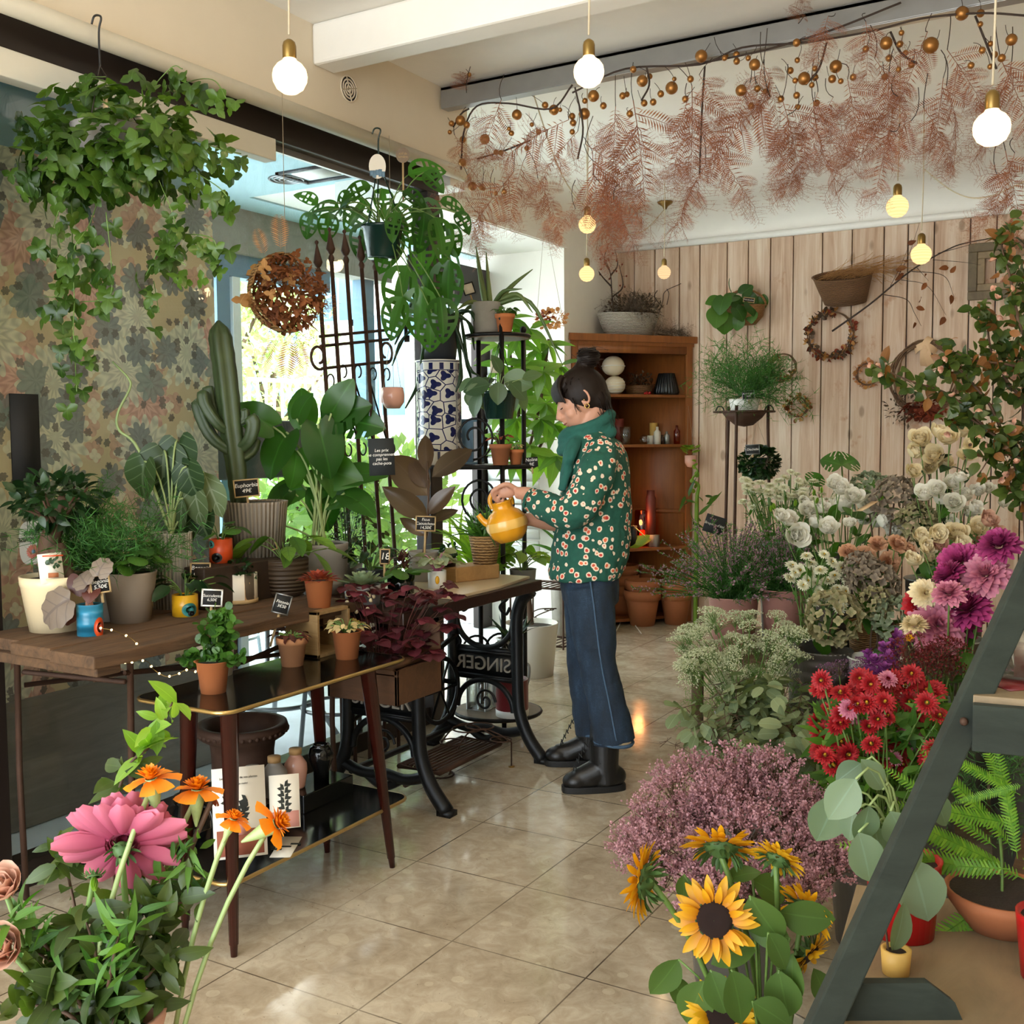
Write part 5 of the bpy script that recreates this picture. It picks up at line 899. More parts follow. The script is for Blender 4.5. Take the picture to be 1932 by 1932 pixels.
t, f, rt = tag_oval(760, 293, .057, .062, d-.02, 'round engraved wooden disc on a stick in the holey leaved hanging plant', ('disc_wood',)); g = G(); g.box((0, 0, -.11), (.008, .003, .16)); part('stick', g, 'sign_wood', t); lettering('soif de\nlumière', .013, 'sign_wood', t, fmtx(np.stack([rt, A_([0, 0, 1.]), f], 1), f*.0025))
# dried basket
c = PX(540, 552, -2.72); d = depth(c); t = thing('dried_basket', 'round woven ball basket stuffed with dried brown leaves hanging before the window', 'hanging basket', c); o = c; R_ = 70*d/FPX
g = G()
for k in range(9):
    a = PI*.62+k*.28; g.tube([(R_*sn(e)*math.cos(a+.5*(e-1.5)), R_*sn(e)*sn(a+.5*(e-1.5)), R_*math.cos(e)*1.05) for e in np.linspace(.1, 3., 16)], .0045, 5); g.tube([(R_*sn(e)*math.cos(a-.5*(e-1.5)), R_*sn(e)*sn(a-.5*(e-1.5)), R_*math.cos(e)*1.05) for e in np.linspace(.1, 3., 16)], .0045, 5)
part('basket', g, 'wicker_tan', t); g = G(); scatter(g, [LF_TINY, LF_IVY, LF_LAN], (.01, 0, 0), (R_*1.0, R_, R_*1.05), 620, (.018, .05), .4, 0, .45, .2)
for k in range(60): q = rdir()*R_; g.put(SPRAY[k % 4], q*.8, nz(q+A_([.1, 0, -.25])), rdir(), U(.06, .13))
part('dried_leaves', g, 'dry_brown', t); g = G()
for k in range(10): g.put(LF_IVY, A_([-.02, -.09, .02])+jit(.08), rdir(), nz(-cf+jit(.4)), U(.04, .065))
part('pale_leaves', g, 'dry_tan', t); g = G(); fd = frond(1, 16, .3, .2, .2)
for (px, py, L, an) in ((545, 640, 75, 265), (520, 640, 60, 240), (560, 640, 60, 285), (500, 480, 55, 110), (530, 470, 70, 92)): pleaf(g, fd, o, px, py, L, an, d-.05)
part('fern_tips', g, 'dry_rose', t); g = G(); g.tube([(0, 0, R_), (0, 0, 2.655-c[2])], .0015, 4); part('string', g, 'string', t)
# small pink hanging pot + slate
c = PX(741, 750, -2.74); d = depth(c); t = thing('hanging_pot', 'small round blush pink pot hanging on strings by the iron spears', 'hanging pot', c); g = G(); g.lathe([(0, -.047), (.03, -.046), (.048, -.02), (.05, .01), (.045, .04), (.04, .043), (.037, .04), (.042, .0), (0, -.02)], 26); part('pot', g, 'pink_glaze', t); g = G()
for k in range(3): a = k*2.1; g.tube([(.042*math.cos(a), .042*sn(a), .04), (0, 0, .3), (0, .0, 2.65-c[2])], .0012, 4)
part('strings', g, 'string', t)
# iron spear panel
t = thing('iron_spear_panel', 'section of old iron railing with spear tips standing against the window', 'railing', (-2.87, 3.55, 0)); o = A_([*t.location])
bars = []
for (px, py) in ((601, 512), (625, 487), (653, 490), (682, 500), (708, 504)):
    top = PX(px, py, -2.86)-o; bot = PX(px+40, 1115, -2.87)-o; bot[2] = .79; bot[0] = 0; bars.append((top, bot)); g = G(); g.tube([bot, top], .0085, 8); u_ = nz(top-bot); g.tube([bot, bot*[1, 1, 0]], .0085, 6)
    s_ = G(); s_.lathe([(.006, 0), (.011, .01), (.013, .02), (.009, .03), (.006, .035), (.012, .04), (.019, .055), (.018, .06), (.004, .12), (.004, .125), (.008, .13), (.008, .136), (0, .143)], 10); V, Q, _, LU = s_.tmpl(); g.add(V@np.stack([np.cross(u_, fr(u_)[:, 2]), fr(u_)[:, 2], u_], 1).T+top-u_*.02, Q, None, LU); part('spear', g, 'rust_iron', t)
def onbar(i, f_): a, b_ = bars[i]; return b_+(a-b_)*f_
for f_ in (.80, .77, .70): g = G(); a, b_ = onbar(0, f_), onbar(4, f_); e = (b_-a)*.25; g.tube([a-e*.2, b_+e*.6], .007, 6); part('cross_bar', g, 'rust_iron', t)
for i in range(5):
    for f_, up in ((.66, 1), (.42, -1)):
        c = onbar(i, f_)+A_([.004, .026, 0]); g = G(); g.tube([c+A_([0, -.024*math.cos(a)*(1-.05*a), .03*up*sn(a)*(1-.05*a)]) for a in np.linspace(-.6, 4.6, 18)], .0035, 5); part('scroll', g, 'iron', t)
    if i < 4: g = G(); g.tube([onbar(i, .64), onbar(i+1, .44)], .004, 5); part('diagonal', g, 'iron', t)
for s_, i in ((-1, 0), (1, 4)):
    c = onbar(i, .735)+A_([.0, .035*s_, 0]); g = G(); g.tube([c+A_([0, s_*.045*math.cos(a)*(1-.09*a), .045*sn(a)*(1-.09*a)]) for a in np.linspace(-2.2, 4.5, 20)], .006, 6); part('side_scroll', g, 'rust_iron', t)
s = sign(PD(720, 862, 4.12), .098, .142, ['Les prix', 'ne comprennent', 'pas les', 'cache-pots'], 'dark slate tag with chalk handwriting hung on the iron spears', .03, .1, .0, 'slate', None, size=.0165, lean=0, cat='sign', name='slate_tag'); g = G(); g.tube([(0, 0, .14), (0, .02, .2)], .001, 4); part('string', g, 'string', s)
# etagere
e0 = PD(948, 824, 4.98); EX, EY = e0[0], e0[1]; e0[2] = 0; t = thing('iron_plant_stand', 'black iron tiered plant stand with round shelves and scrolls', 'plant stand', e0); o = e0
ax, ay = cr[:2]/np.linalg.norm(cr[:2]), cf[:2]/np.linalg.norm(cf[:2])
def loc(x, y, z): return A_([*(ax*x+ay*y), z])
def disc(x, y, rx, ry, z, th_, mat, nm):
    g = G(); slab(g, [tuple((ax*(x+rx*math.cos(a))+ay*(y+ry*sn(a)))) for a in np.linspace(0, 2*PI, 36, endpoint=False)], z-th_, z); part(nm, g, mat, t, smooth=False)
    g = G(); g.tube([loc(x+rx*1.01*math.cos(a), y+ry*1.01*sn(a), z-th_*.4) for a in np.linspace(0, 2*PI, 36, endpoint=False)], .009, 6, True); part('shelf_rim', g, 'iron', t)
disc(-.02, .02, .145, .14, 1.87, .02, 'disc_wood', 'shelf'); disc(-.14, .03, .29, .16, 1.272, .02, 'dark_wood', 'shelf'); disc(-.03, -.02, .2, .18, .125, .02, 'disc_wood', 'shelf'); disc(-.05, .03, .22, .15, .70, .02, 'dark_wood', 'shelf')
for (x, y, z) in ((.0, -.12, 1.93), (-.11, .09, 1.9), (.1, .1, 1.9)): g = G(); g.tube([loc(x, y, 0), loc(x, y, z)], .0115, 8); g.ball(loc(x, y, z), .017, 8, 6); part('upright', g, 'iron', t)
for (x, z, s_, r_) in ((-.13, 1.4, 1, .085), (-.1, 1.12, -1, .085), (-.02, 1.1, 1, .07), (-.02, .42, 1, .08), (-.12, .42, -1, .07)):
    g = G(); g.tube([loc(x+s_*r_*math.cos(a)*(1-a/14), -.1, z+r_*1.1*sn(a)*(1-a/14)) for a in np.linspace(-1.6, 10, 40)], .006, 6); part('scroll', g, 'iron', t)
def onE(px, d, z): p = PD(px, 824, d); p[2] = z; return p
b = onE(829, 4.99, 1.272); t = thing('patterned_umbrella_stand', 'tall cylindrical vase with a blue and white leaf pattern on the iron stand', 'vase', b); g = G(); g.lathe([(0, 0), (.102, 0), (.104, .01), (.104, .47), (.108, .474), (.108, .48), (.098, .48), (.097, .3), (0, .3)], 40); part('body', g, 'vase_blue', t)
b = onE(831, 4.99, 1.752); t = potted('forest_cactus', 'trailing forest cactus in a tall dark grey pot on the patterned vase', b, [(.075, 0), (.1, .2), (.102, .21)], 'anthracite'); d = depth(b); g = G()
for pts in (((800, 600), (760, 640), (740, 690)), ((820, 600), (800, 650), (790, 720), (765, 770)), ((800, 600), (770, 600), (745, 650)), ((850, 590), (885, 610), (895, 660)), ((860, 590), (890, 590), (905, 630)), ((855, 600), (880, 680), (890, 720)), ((860, 600), (870, 700), (860, 740)), ((830, 600), (835, 670), (860, 700)), ((815, 600), (810, 690), (790, 740)), ((870, 600), (885, 690), (905, 710)), ((800, 590), (780, 570), (760, 610))):
    P = spline([PD(x, y, d+U(-.14, .0))-b for x, y in pts], 5); rr_ = U(.006, .014); g.tube(P, [rr_*.7, rr_, rr_*.5, rr_, rr_*.6, rr_*.3], 5)
part('stems', g, 'lf_dark', t)
b = onE(920, 4.95, 1.87); t = potted('aloe', 'spreading aloe in a mottled concrete pot on the top shelf of the iron stand', b, [(.06, 0), (.07, .135), (.071, .14)], 'concrete'); d = depth(b); g = G()
def blade(g, pts, w, o, d): g.tube(spline([PD(x, y, d+q)-o for x, y, q in pts], 5), [w, w*.95, w*.8, w*.55, w*.12], 6)
for pts, w in ((((918, 580, 0), (908, 530, 0), (898, 465, 0)), .016), (((925, 580, 0), (922, 540, 0), (917, 475, 0)), .013), (((930, 580, 0), (965, 540, .05), (1005, 508, .05)), .013), (((930, 578, 0), (950, 550, -.05), (985, 545, -.08)), .012), (((905, 575, 0), (885, 570, -.05), (862, 585, -.08)), .013), (((930, 575, 0), (975, 555, -.05), (1005, 590, -.08)), .014), (((930, 575, -.02), (1000, 570, -.06), (1062, 690, -.08)), .013), (((915, 575, 0), (885, 580, .02), (868, 600, 0)), .012)): blade(g, pts, w, b, d)
part('leaves', g, 'lf_aloe', t)
b = onE(954, 4.88, 1.87); t = potted('small_succulent', 'small leafy plant in a terracotta pot beside the aloe', b, tpot(.045, .08), 'terracotta'); stemmed(20, [LF_OV], 'lf_mid', t, .075, .05, .05, (.03, .05))
b = onE(853, 4.98, 1.99); c = PD(846, 562, 4.9); t = thing('zinc_hanging_pot', 'tiny zinc pot hanging left of the aloe with a wire sign', 'pot', c); g = G(); g.lathe([(0, -.03), (.022, -.03), (.028, .03), (.024, .03), (0, .0)], 18); part('pot', g, 'galva', t); g = G(); g.tube([(0, 0, .03), (-.02, .0, .1), (-.05, .02, .2)], .0015, 4); part('wire', g, 'wire', t)
sign(PD(884, 545, 4.9), .05, .05, [], 'blank square wire-held sign left of the aloe', .3, .2, .05, 'paper', 'iron', name='wire_sign')
c = PD(942, 765, 4.82); t = thing('hoya', 'trailing dull leaved plant in a dark green pot hanging under the top shelf', 'hanging plant', c); g = G(); g.lathe([(0, -.06), (.06, -.06), (.078, .05), (.084, .05), (.084, .062), (.075, .062), (.07, .045), (0, .045)], 26); part('pot', g, 'green_plastic', t); g = G()
for k in range(3): a = k*2.1+.3; g.tube([(.08*math.cos(a), .08*sn(a), .06), (0, 0, .28)], .002, 4)
part('hanger', g, 'green_plastic', t); g, gs = G(), G()
for (px, py, L, an) in ((935, 715, 60, 200), (950, 710, 60, 340), (925, 725, 55, 190), (910, 725, 45, 230), (960, 720, 50, 320), (905, 740, 50, 250), (975, 735, 45, 300), (895, 715, 40, 210), (985, 715, 40, 20), (940, 720, 45, 270), (955, 735, 45, 290), (890, 735, 35, 260), (920, 740, 45, 280), (945, 705, 40, 110)): q = pleaf(g, LF_RUB, c, px, py, L, an, 4.8+U(-.08, .06), U(-.4, .2), .5, (1.6, 1, 1)); gs.tube(bez((0, 0, .05), (q[0]*.5, q[1]*.5, .11), q, 6), .002, 4)
part('leaves', g, 'lf_hoya', t); part('stems', gs, 'stem_pale', t)
g = G(); c = PD(938, 692, 4.84); g.box((0, 0, 0), (.062, .003, .055), fr(cf*[1, 1, 0])); solo('white_tag', g, 'bone_paper', 'blank cream card hanging above the dull leaved plant', 'card', c)
b = onE(944, 4.87, 1.272); t = potted('terracotta_seedling', 'small shrubby plant in the larger terracotta pot on the middle shelf', b, tpot(.05, .095), 'terracotta_dark'); stemmed(18, [LF_OV3], 'lf_red', t, .085, .045, .08, (.02, .035), stem='stem_brown')
b = onE(973, 4.93, 1.272); t = potted('terracotta_succulent', 'low plant in the small rimmed terracotta pot at the right of the middle shelf', b, tpot(.036, .07), 'terracotta'); stemmed(12, [LF_OV3], 'lf_pale', t, .065, .03, .04, (.02, .03))
b = onE(886, 5.1, 1.272); t = thing('glass_lantern', 'pale blue framed glass panel lantern on the middle shelf', 'lantern', b); g = G()
for s_ in (-1, 1):
    for q in (-1, 1): g.bx((s_*.045-.004, q*.045-.004, 0), (s_*.045+.004, q*.045+.004, .21))
g.bx((-.05, -.05, 0), (.05, .05, .01)); g.bx((-.05, -.05, .2), (.05, .05, .212)); part('frame', g, 'blue_panel', t); g = G(); g.bx((-.044, -.046, .01), (.044, -.044, .2)); part('pane', g, 'blue_panel', t)
sign(PD(1003, 872, 4.95), .06, .045, ['Nolina', '8€'], 'small black chalk sign at the right end of the middle shelf', .1, -.3, .03, frame=None)
b = onE(963, 4.85, .125); t = potted('red_pot_plant', 'dark red pot with a white foot on the lowest round shelf', b, [(.072, 0), (.075, .03), (.075, .165), (.077, .17)], 'dark_red'); g = G(); g.lathe([(.074, .0), (.0762, .002), (.0765, .03), (.075, .032)], 28); part('white_foot', g, 'white_ceramic', t); g = G(); g.tube(spline([(0, 0, .15), (.005, 0, .25), (0, .01, .34)]), .008, 6)
for k in range(10): a = k*2.4; g.put(LF_LONG, (0, .01, .33), (math.cos(a)*.6, sn(a)*.6, .7), rdir(), U(.12, .2))
part('stem_and_leaves', g, 'lf_dark', t)
b = onE(905, 4.98, .125); t = thing('wire_lantern', 'small glass lantern on the lowest round shelf', 'lantern', b); g = G()
for s_ in (-1, 1):
    for q in (-1, 1): g.tube([(s_*.05, q*.05, 0), (s_*.05, q*.05, .2), (0, 0, .27)], .004, 5)
for z in (0, .2): g.tube([(-.05, -.05, z), (.05, -.05, z), (.05, .05, z), (-.05, .05, z)], .004, 5, True)
part('frame', g, 'galva', t); g = G(); g.bx((-.048, -.05, .004), (.048, -.048, .198)); g.bx((-.05, -.048, .004), (-.048, .048, .198)); g.bx((.048, -.048, .004), (.05, .048, .198)); part('glass', g, 'clear_glass', t)
b = onE(905, 5.0, .70); t = potted('strap_leaf_plant', 'strap leaved green plant in a pale bowl on the shelf below the middle one', b, [(.06, 0), (.09, .05), (.092, .08)], 'bone_paper'); g = G()
for k in range(80): a = U(0, 6.3); e = U(.5, 1.45); g.put(LF_BLADE, (U(-.03, .03), U(-.03, .03), .07), (math.cos(a)*math.cos(e), sn(a)*math.cos(e), sn(e)), rdir(), U(.2, .38)*A_([1, 1, 1]))
part('leaves', g, 'lf_light', t)
b = onE(985, 4.97, .70); t = potted('grey_pot_plant', 'leafy plant in a grey pot at the right of the shelf below the middle one', b, [(.055, 0), (.062, .08), (.064, .085)], 'grey_pot'); stemmed(16, [LF_MONS, LF_RUB], 'lf_light', t, .08, .11, .13, (.09, .14))
b = onE(1003, 4.9, .70)
# niche plants
b = PD(1000, 824, 6.25); b[2] = 0; t = potted('money_tree', 'tall light green tree with fingered leaves standing in the bright niche', b, [(.13, 0), (.16, .3), (.165, .31)], 'white_ceramic'); g, gs = G(), G(); o = b; hub = []
for (x0, y0, x1, y1) in ((990, 1060, 985, 900), (985, 900, 975, 700), (985, 900, 1020, 760), (980, 800, 960, 650), (1000, 880, 1040, 800), (985, 860, 955, 780), (1020, 760, 1035, 640), (975, 700, 1000, 630), (990, 900, 970, 860)): gs.tube([PD(x0, y0, 6.25)-o, PD(x1, y1, 6.25+U(-.15, .15))-o], .009, 5)
gs.tube([(0, 0, .3), PD(990, 1060, 6.25)-o], .018, 8); part('trunk', gs, 'stem_brown', t)
for (px, py) in ((975, 640), (1000, 620), (1035, 650), (955, 690), (990, 690), (1025, 700), (960, 740), (1000, 745), (1045, 730), (975, 790), (1020, 790), (955, 830), (1000, 840), (1045, 800), (970, 870), (1025, 860), (945, 780), (1050, 860), (940, 650), (1055, 690), (1010, 660), (985, 720), (1030, 760), (965, 600)):
    c = PD(px, py, 6.2+U(-.25, .2))-o
    for k in range(6): a = -PI/2+(k-2.5)*.75+U(-.2, .2); g.put(LF_LAN, c, nz(imdir(math.degrees(a), U(-.5, .2))), nz(-cf*.5+A_([0, 0, .7])+jit(.3)), U(.13, .2)*A_([1.5, 1, 1]))
part('leaves', g, 'lf_pach', t)
b = PZ(1035, 1195, 0)+A_([.12, -.1, 0]); t = potted('grey_planter_palm', 'tall grey square planter with arching strap leaves in the niche', b+A_([0, .2, 0]), [(.15, 0), (.17, .5), (.175, .51)], 'concrete', n=4); g = G()
for k in range(26): a = U(0, 6.3); e = U(.4, 1.4); g.put(LF_BLADE, (0, 0, .5), (math.cos(a)*math.cos(e), sn(a)*math.cos(e), sn(e)), rdir(), U(.28, .42)*A_([.9, 1, 1]))
part('leaves', g, 'lf_mid', t)
b = PZ(1005, 1110, .42); t = thing('wire_rack', 'low two-level rusty wire plant rack in the niche behind the treadle table', 'rack', PZ(1030, 1215, 0)); o = A_([*t.location])
for z in (.02, .40):
    g = G()
    for x in np.linspace(-.2, .2, 9): g.tube([(x, -.13, z), (x, .18, z)], .004, 4)
    g.tube([(-.2, -.13, z), (.2, -.13, z), (.2, .18, z), (-.2, .18, z)], .008, 5, True); part('wire_shelf', g, 'rust_iron', t)
for x in (-.2, .2):
    for y in (-.13, .18): g = G(); g.tube([(x, y, 0), (x, y, .4)], .007, 5); part('leg', g, 'rust_iron', t)
b = PZ(975, 1243, 0); t = thing('scroll_pot_holder', 'curled wire pot holder with rings standing on the floor behind the treadle table', 'pot holder', b); g = G(); o = b; d = depth(b); Lp = lambda *pp: spline([PD(x, y, d)-o for x, y in pp])
g.tube(Lp((978, 1243), (990, 1190), (1008, 1165), (1040, 1150)), .004, 5); g.tube(Lp((965, 1205), (985, 1170), (1015, 1150), (1050, 1148)), .004, 5); g.tube(Lp((978, 1220), (995, 1200), (1012, 1205), (1010, 1215), (1002, 1210)), .004, 5); g.tube(Lp((975, 1225), (962, 1218), (966, 1208), (976, 1212)), .004, 5)
for (px, py) in ((1004, 1166), (1036, 1150)): c = PD(px, py, d)-o; g.tube([c+A_([.03*math.cos(a), .03*sn(a), 0]) for a in np.linspace(0, 2*PI, 16)[:-1]], .003, 4, True)
part('wire_frame', g, 'rust_iron', t); g = G(); g.tube([(0, 0, 0), (0, 0, .01)], .02, 10); part('foot', g, 'rust_iron', t)
b = PZ(962, 1240, 0)+A_([0, .1, 0]); t = potted('tall_terracotta', 'tall terracotta pot on the floor behind the treadle table leg', b, tpot(.085, .2), 'terracotta'); 
b = PX(890, 1150, -2.83); b = A_([-2.8, 4.75, 0]); t = thing('zinc_watering_can', 'dull zinc jug on the floor behind the treadle table', 'jug', A_([-2.86, 4.78, 0])); g = G(); g.lathe([(0, 0), (.09, 0), (.1, .2), (.06, .28), (.035, .3), (.035, .34), (.045, .35), (.03, .35), (0, .3)], 24); part('body', g, 'galva', t); g = G(); g.tube(spline([(.09, 0, .22), (.15, 0, .22), (.14, 0, .12), (.09, 0, .08)]), .007, 6); part('handle', g, 'galva', t)
# hanging dried posy in the niche
c = PD(1040, 602, 6.5); t = thing('dried_posy', 'bunch of dried pinkish flower heads hung on strings in the bright niche', 'dried flowers', c); g = G(); scatter(g, [LF_ROUND, LF_TINY], (0, 0, 0), (.11, .08, .055), 260, (.012, .03), .8, 0, .4); part('flower_heads', g, 'dry_rose', t); g = G(); scatter(g, [LF_ROUND], (-.03, -.04, .0), (.06, .04, .04), 40, (.02, .035)); part('dark_heads', g, 'dry_red', t)
g = G(); a_ = PD(1028, 465, 6.5)-c; a_[2] = 2.7-c[2]; g.tube([(-.1, 0, .02), a_, (.07, 0, .03)], .0015, 4); part('string', g, 'string', t)
# coiled wire stand by the treadle table
b = PZ(965, 1447, 0); t = thing('coiled_wire_holder', 'rusty coiled wire pot holder lying beside the treadle', 'pot holder', b); o = b
def ring(g, px, py, rx, d): c = PD(px, py, d)-o; g.tube([c+A_([rx*math.cos(a), rx*.9*sn(a), 0]) for a in np.linspace(0, 2*PI, 20)[:-1]], .0035, 5, True)
d = depth(b); g = G()
for (px, py, r_) in ((945, 1395, .045), (905, 1370, .06), (880, 1375, .06), (855, 1400, .055), (830, 1460, .06)): ring(g, px, py, r_, d-.1)
P = [PD(x, y, d-.1)-o for x, y in ((835, 1500), (870, 1400), (905, 1375), (940, 1385), (965, 1400))]; g.tube(spline(P), .0035, 5); g.tube(spline([PD(x, y, d-.05)-o for x, y in ((812, 1455), (840, 1390), (880, 1365), (945, 1395))]), .0035, 5); g.tube([PD(965, 1400, d)-o, (0, 0, 0)], .0035, 5); part('wire_frame', g, 'rust_iron', t); g = G(); g.tube([(0, 0, 0), (0, 0, .006)], .014, 10); part('foot', g, 'brass', t)
# ================================================================= florist
DW = 4.27
root0 = PZ(1120, 1478, 0); pr = thing('person', 'person with a dark bun in green floral blouse and jeans, watering from a yellow jug', 'person', root0); o = A_([*pr.location])
def W(px, py, off=0.): return PD(px, py, DW-off)-o
sh = -nz(cf)
def ell(g, c, axes, rad, nu=20, nv=14):
    th_ = np.linspace(0, 2*PI, nu, endpoint=False); ph = np.linspace(.0, PI, nv+1); a, b_, c_ = axes; V = []
    for p in ph: V.append(A_(c)+max(sn(p), 1e-3)*(np.outer(np.cos(th_), a)*rad[0]+np.outer(np.sin(th_), b_)*rad[1])+math.cos(p)*rad[2]*c_)
    i = np.arange(nv)[:, None]*nu; j = np.arange(nu)[None]; j2 = (j+1) % nu; g.add(np.concatenate(V), np.stack([i+j, i+nu+j, i+nu+j2, i+j2], -1).reshape(-1, 4)); return g
def loft(g, secs, n=28):
    """secs: (centre, axisA, axisB, ra, rb); closed ends"""
    th_ = np.linspace(0, 2*PI, n, endpoint=False); V = [A_(c)+np.outer(np.cos(th_), a)*ra+np.outer(np.sin(th_), b_)*rb for c, a, b_, ra, rb in secs]; k = len(secs)
    i = np.arange(k-1)[:, None]*n; j = np.arange(n)[None]; j2 = (j+1) % n; T = [[0, q, q+1] for q in range(1, n-1)]+[[(k-1)*n, (k-1)*n+q+1, (k-1)*n+q] for q in range(1, n-1)]
    g.add(np.concatenate(V), np.stack([i+j, i+j2, i+n+j2, i+n+j], -1).reshape(-1, 4), T); return g
def meld(ob, vox, sm=4, fac=.5):
    r = ob.modifiers.new('meld', 'REMESH'); r.mode = 'VOXEL'; r.voxel_size = vox; r.use_smooth_shade = True
    s_ = ob.modifiers.new('soften', 'SMOOTH'); s_.iterations = sm; s_.factor = fac; return ob
hr = nz(cr*[1, 1, 0]); hd = nz(cf*[1, 1, 0]); ZU = A_([0, 0, 1.])
fh, uh = imdir(206), imdir(116); HC = W(1096, 748)
g = G()
ell(g, HC, (fh, sh, uh), (.092, .074, .1)); ell(g, HC+fh*.045-uh*.055, (fh, sh, uh), (.055, .056, .068)); ell(g, HC+fh*.07-uh*.1, (fh, sh, uh), (.026, .03, .022)); ell(g, HC+fh*.06-uh*.01, (fh, sh, uh), (.042, .06, .05))
g.tube([HC+fh*.092+uh*.005, HC+fh*.105-uh*.018, HC+fh*.118-uh*.04, HC+fh*.108-uh*.048, HC+fh*.09-uh*.05], [.009, .010, .012, .012, .008], 10)
for s_ in (-1, 1): ell(g, HC+fh*.1-uh*.043+sh*.011*s_, (fh, sh, uh), (.011, .008, .009), 10, 8); ell(g, HC+fh*.078-uh*.008+sh*.033*s_, (fh, sh, uh), (.014, .017, .012), 12, 8); ell(g, HC+fh*.06-uh*.045+sh*.04*s_, (fh, sh, uh), (.03, .018, .026), 12, 8)
g.tube([HC+fh*.095-uh*.066-sh*.02, HC+fh*.104-uh*.066, HC+fh*.095-uh*.066+sh*.02], [.005, .0075, .005], 8); g.tube([HC+fh*.09-uh*.078-sh*.018, HC+fh*.1-uh*.077, HC+fh*.09-uh*.078+sh*.018], [.005, .0085, .005], 8)
for s_ in (-1, 1):
    ec = HC+fh*.0-uh*.012+sh*.07*s_; g.tube([ec+(fh*.016*math.cos(a)-fh*.004+uh*.028*sn(a))+sh*s_*.006*(1-math.cos(a)) for a in np.linspace(0, 2*PI, 15)[:-1]], .0055, 7, True); ell(g, ec-uh*.002, (fh, sh, uh), (.011, .005, .02), 10, 6); ell(g, ec-uh*.026+fh*.003, (fh, sh, uh), (.008, .006, .009), 10, 6)
g.tube(spline([HC-uh*.06-fh*.03, W(1108, 805), W(1122, 830), W(1130, 880)]), [.055, .052, .055, .09], 16)
loft(g, [(W(1125, y), hr, hd, a, b_) for y, a, b_ in ((835, .06, .1), (860, .09, .15), (930, .1, .14), (1010, .1, .13), (1085, .1, .15))])
def limb(pts, rr_, n=14): g.tube(spline(pts, 6), rr_, n)
limb([W(1135, 850, .15), W(1110, 910, .2), W(1085, 962, .2), W(1040, 950, .15), W(1000, 933, .1), W(975, 930, .07)], [.048, .043, .038, .036, .028, .024])
limb([W(1130, 850, -.15), W(1110, 920, -.18), W(1090, 985, -.15), W(1040, 985, -.08), W(1000, 980, -.03), W(980, 985, -.02)], [.048, .043, .038, .036, .027, .024])
for s_, pts in ((.06, ((1105, 1090), (1110, 1170), (1118, 1260), (1135, 1320), (1148, 1390))), (-.1, ((1095, 1090), (1092, 1170), (1090, 1260), (1103, 1320), (1112, 1370)))): limb([W(x, y, s_) for x, y in pts], [.055, .048, .036, .03, .03])
# left hand gripping the jug handle
pc = W(955, 926, .06); ell(g, pc, (imdir(178), imdir(268), sh), (.042, .03, .018), 14, 10)
for k, (bx_, by_, mx, my, ex, ey, r_) in enumerate([(938, 920, 928, 930, 934, 944, .0085), (944, 924, 932, 938, 941, 950, .009), (951, 928, 940, 944, 949, 953, .0088), (958, 932, 948, 947, 956, 954, .0075)]):
    oo = .075-.012*k; P = spline([W(bx_, by_, oo-.008), W(bx_-5, by_+3, oo+.008), W(mx, my, oo+.006), W(ex, ey, oo-.016)], 4); g.tube(P, np.interp(np.linspace(0, 1, len(P)), [0, 1], [r_, r_*.8]), 8)
P = spline([W(972, 922, .075), W(958, 914, .09), W(944, 917, .09), W(934, 925, .078)], 4); g.tube(P, [.012, .011, .0095, .008], 8)
# right hand under the jug
pc2 = W(968, 992, -.03); ell(g, pc2, (imdir(185), imdir(95), sh), (.042, .02, .03), 14, 10)
for k in range(4): P = spline([pc2+imdir(180)*.03+sh*(.025-.017*k), W(940, 1010-k, -.02+.015-.016*k), W(926, 1006-k, -.02+.012-.014*k), W(918, 996, -.02+.01-.012*k)], 4); g.tube(P, [.0088, .0085, .0075, .0068], 8)
P = spline([pc2+sh*.02, W(960, 985, .035), W(948, 990, .055), W(938, 994, .06)], 4); g.tube(P, [.012, .011, .009, .008], 8)
body = part('body', g, 'skin', pr); meld(body, .0042, 4, .45)
# face details
g = G(); e_ = HC+fh*.09-uh*.006+sh*.036; g.tube([e_+fh*.008-uh*.006-sh*.012, e_+fh*.005-uh*.0075, e_-fh*.012-uh*.003+sh*.013], [.001, .0022, .001], 6); e2 = HC+fh*.09-uh*.006-sh*.036; g.tube([e2+fh*.008-uh*.006+sh*.012, e2+fh*.005-uh*.0075, e2-fh*.012-uh*.003-sh*.013], [.001, .0022, .001], 6); part('eyelashes', g, 'eye_dark', pr)
g = G()
for s_ in (-1, 1): g.tube([HC+fh*.1+uh*.016+sh*.016*s_, HC+fh*.094+uh*.021+sh*.034*s_, HC+fh*.076+uh*.014+sh*.05*s_], [.002, .003, .0015], 6)
part('eyebrows', g, 'hair', pr); g = G(); g.tube([HC+fh*.099-uh*.071-sh*.02, HC+fh*.1085-uh*.0715, HC+fh*.099-uh*.071+sh*.02], [.002, .004, .002], 6); part('lips', g, 'lip', pr)
g = G(); ec = HC-uh*.04+sh*.078+fh*.003; g.tube([ec+uh*.009*math.cos(a)-uh*.009+fh*.009*sn(a) for a in np.linspace(0, 2*PI, 14)[:-1]], .002, 6, True); g.ball(ec+uh*.018, .003, 8, 6); part('earring', g, 'earring', pr)
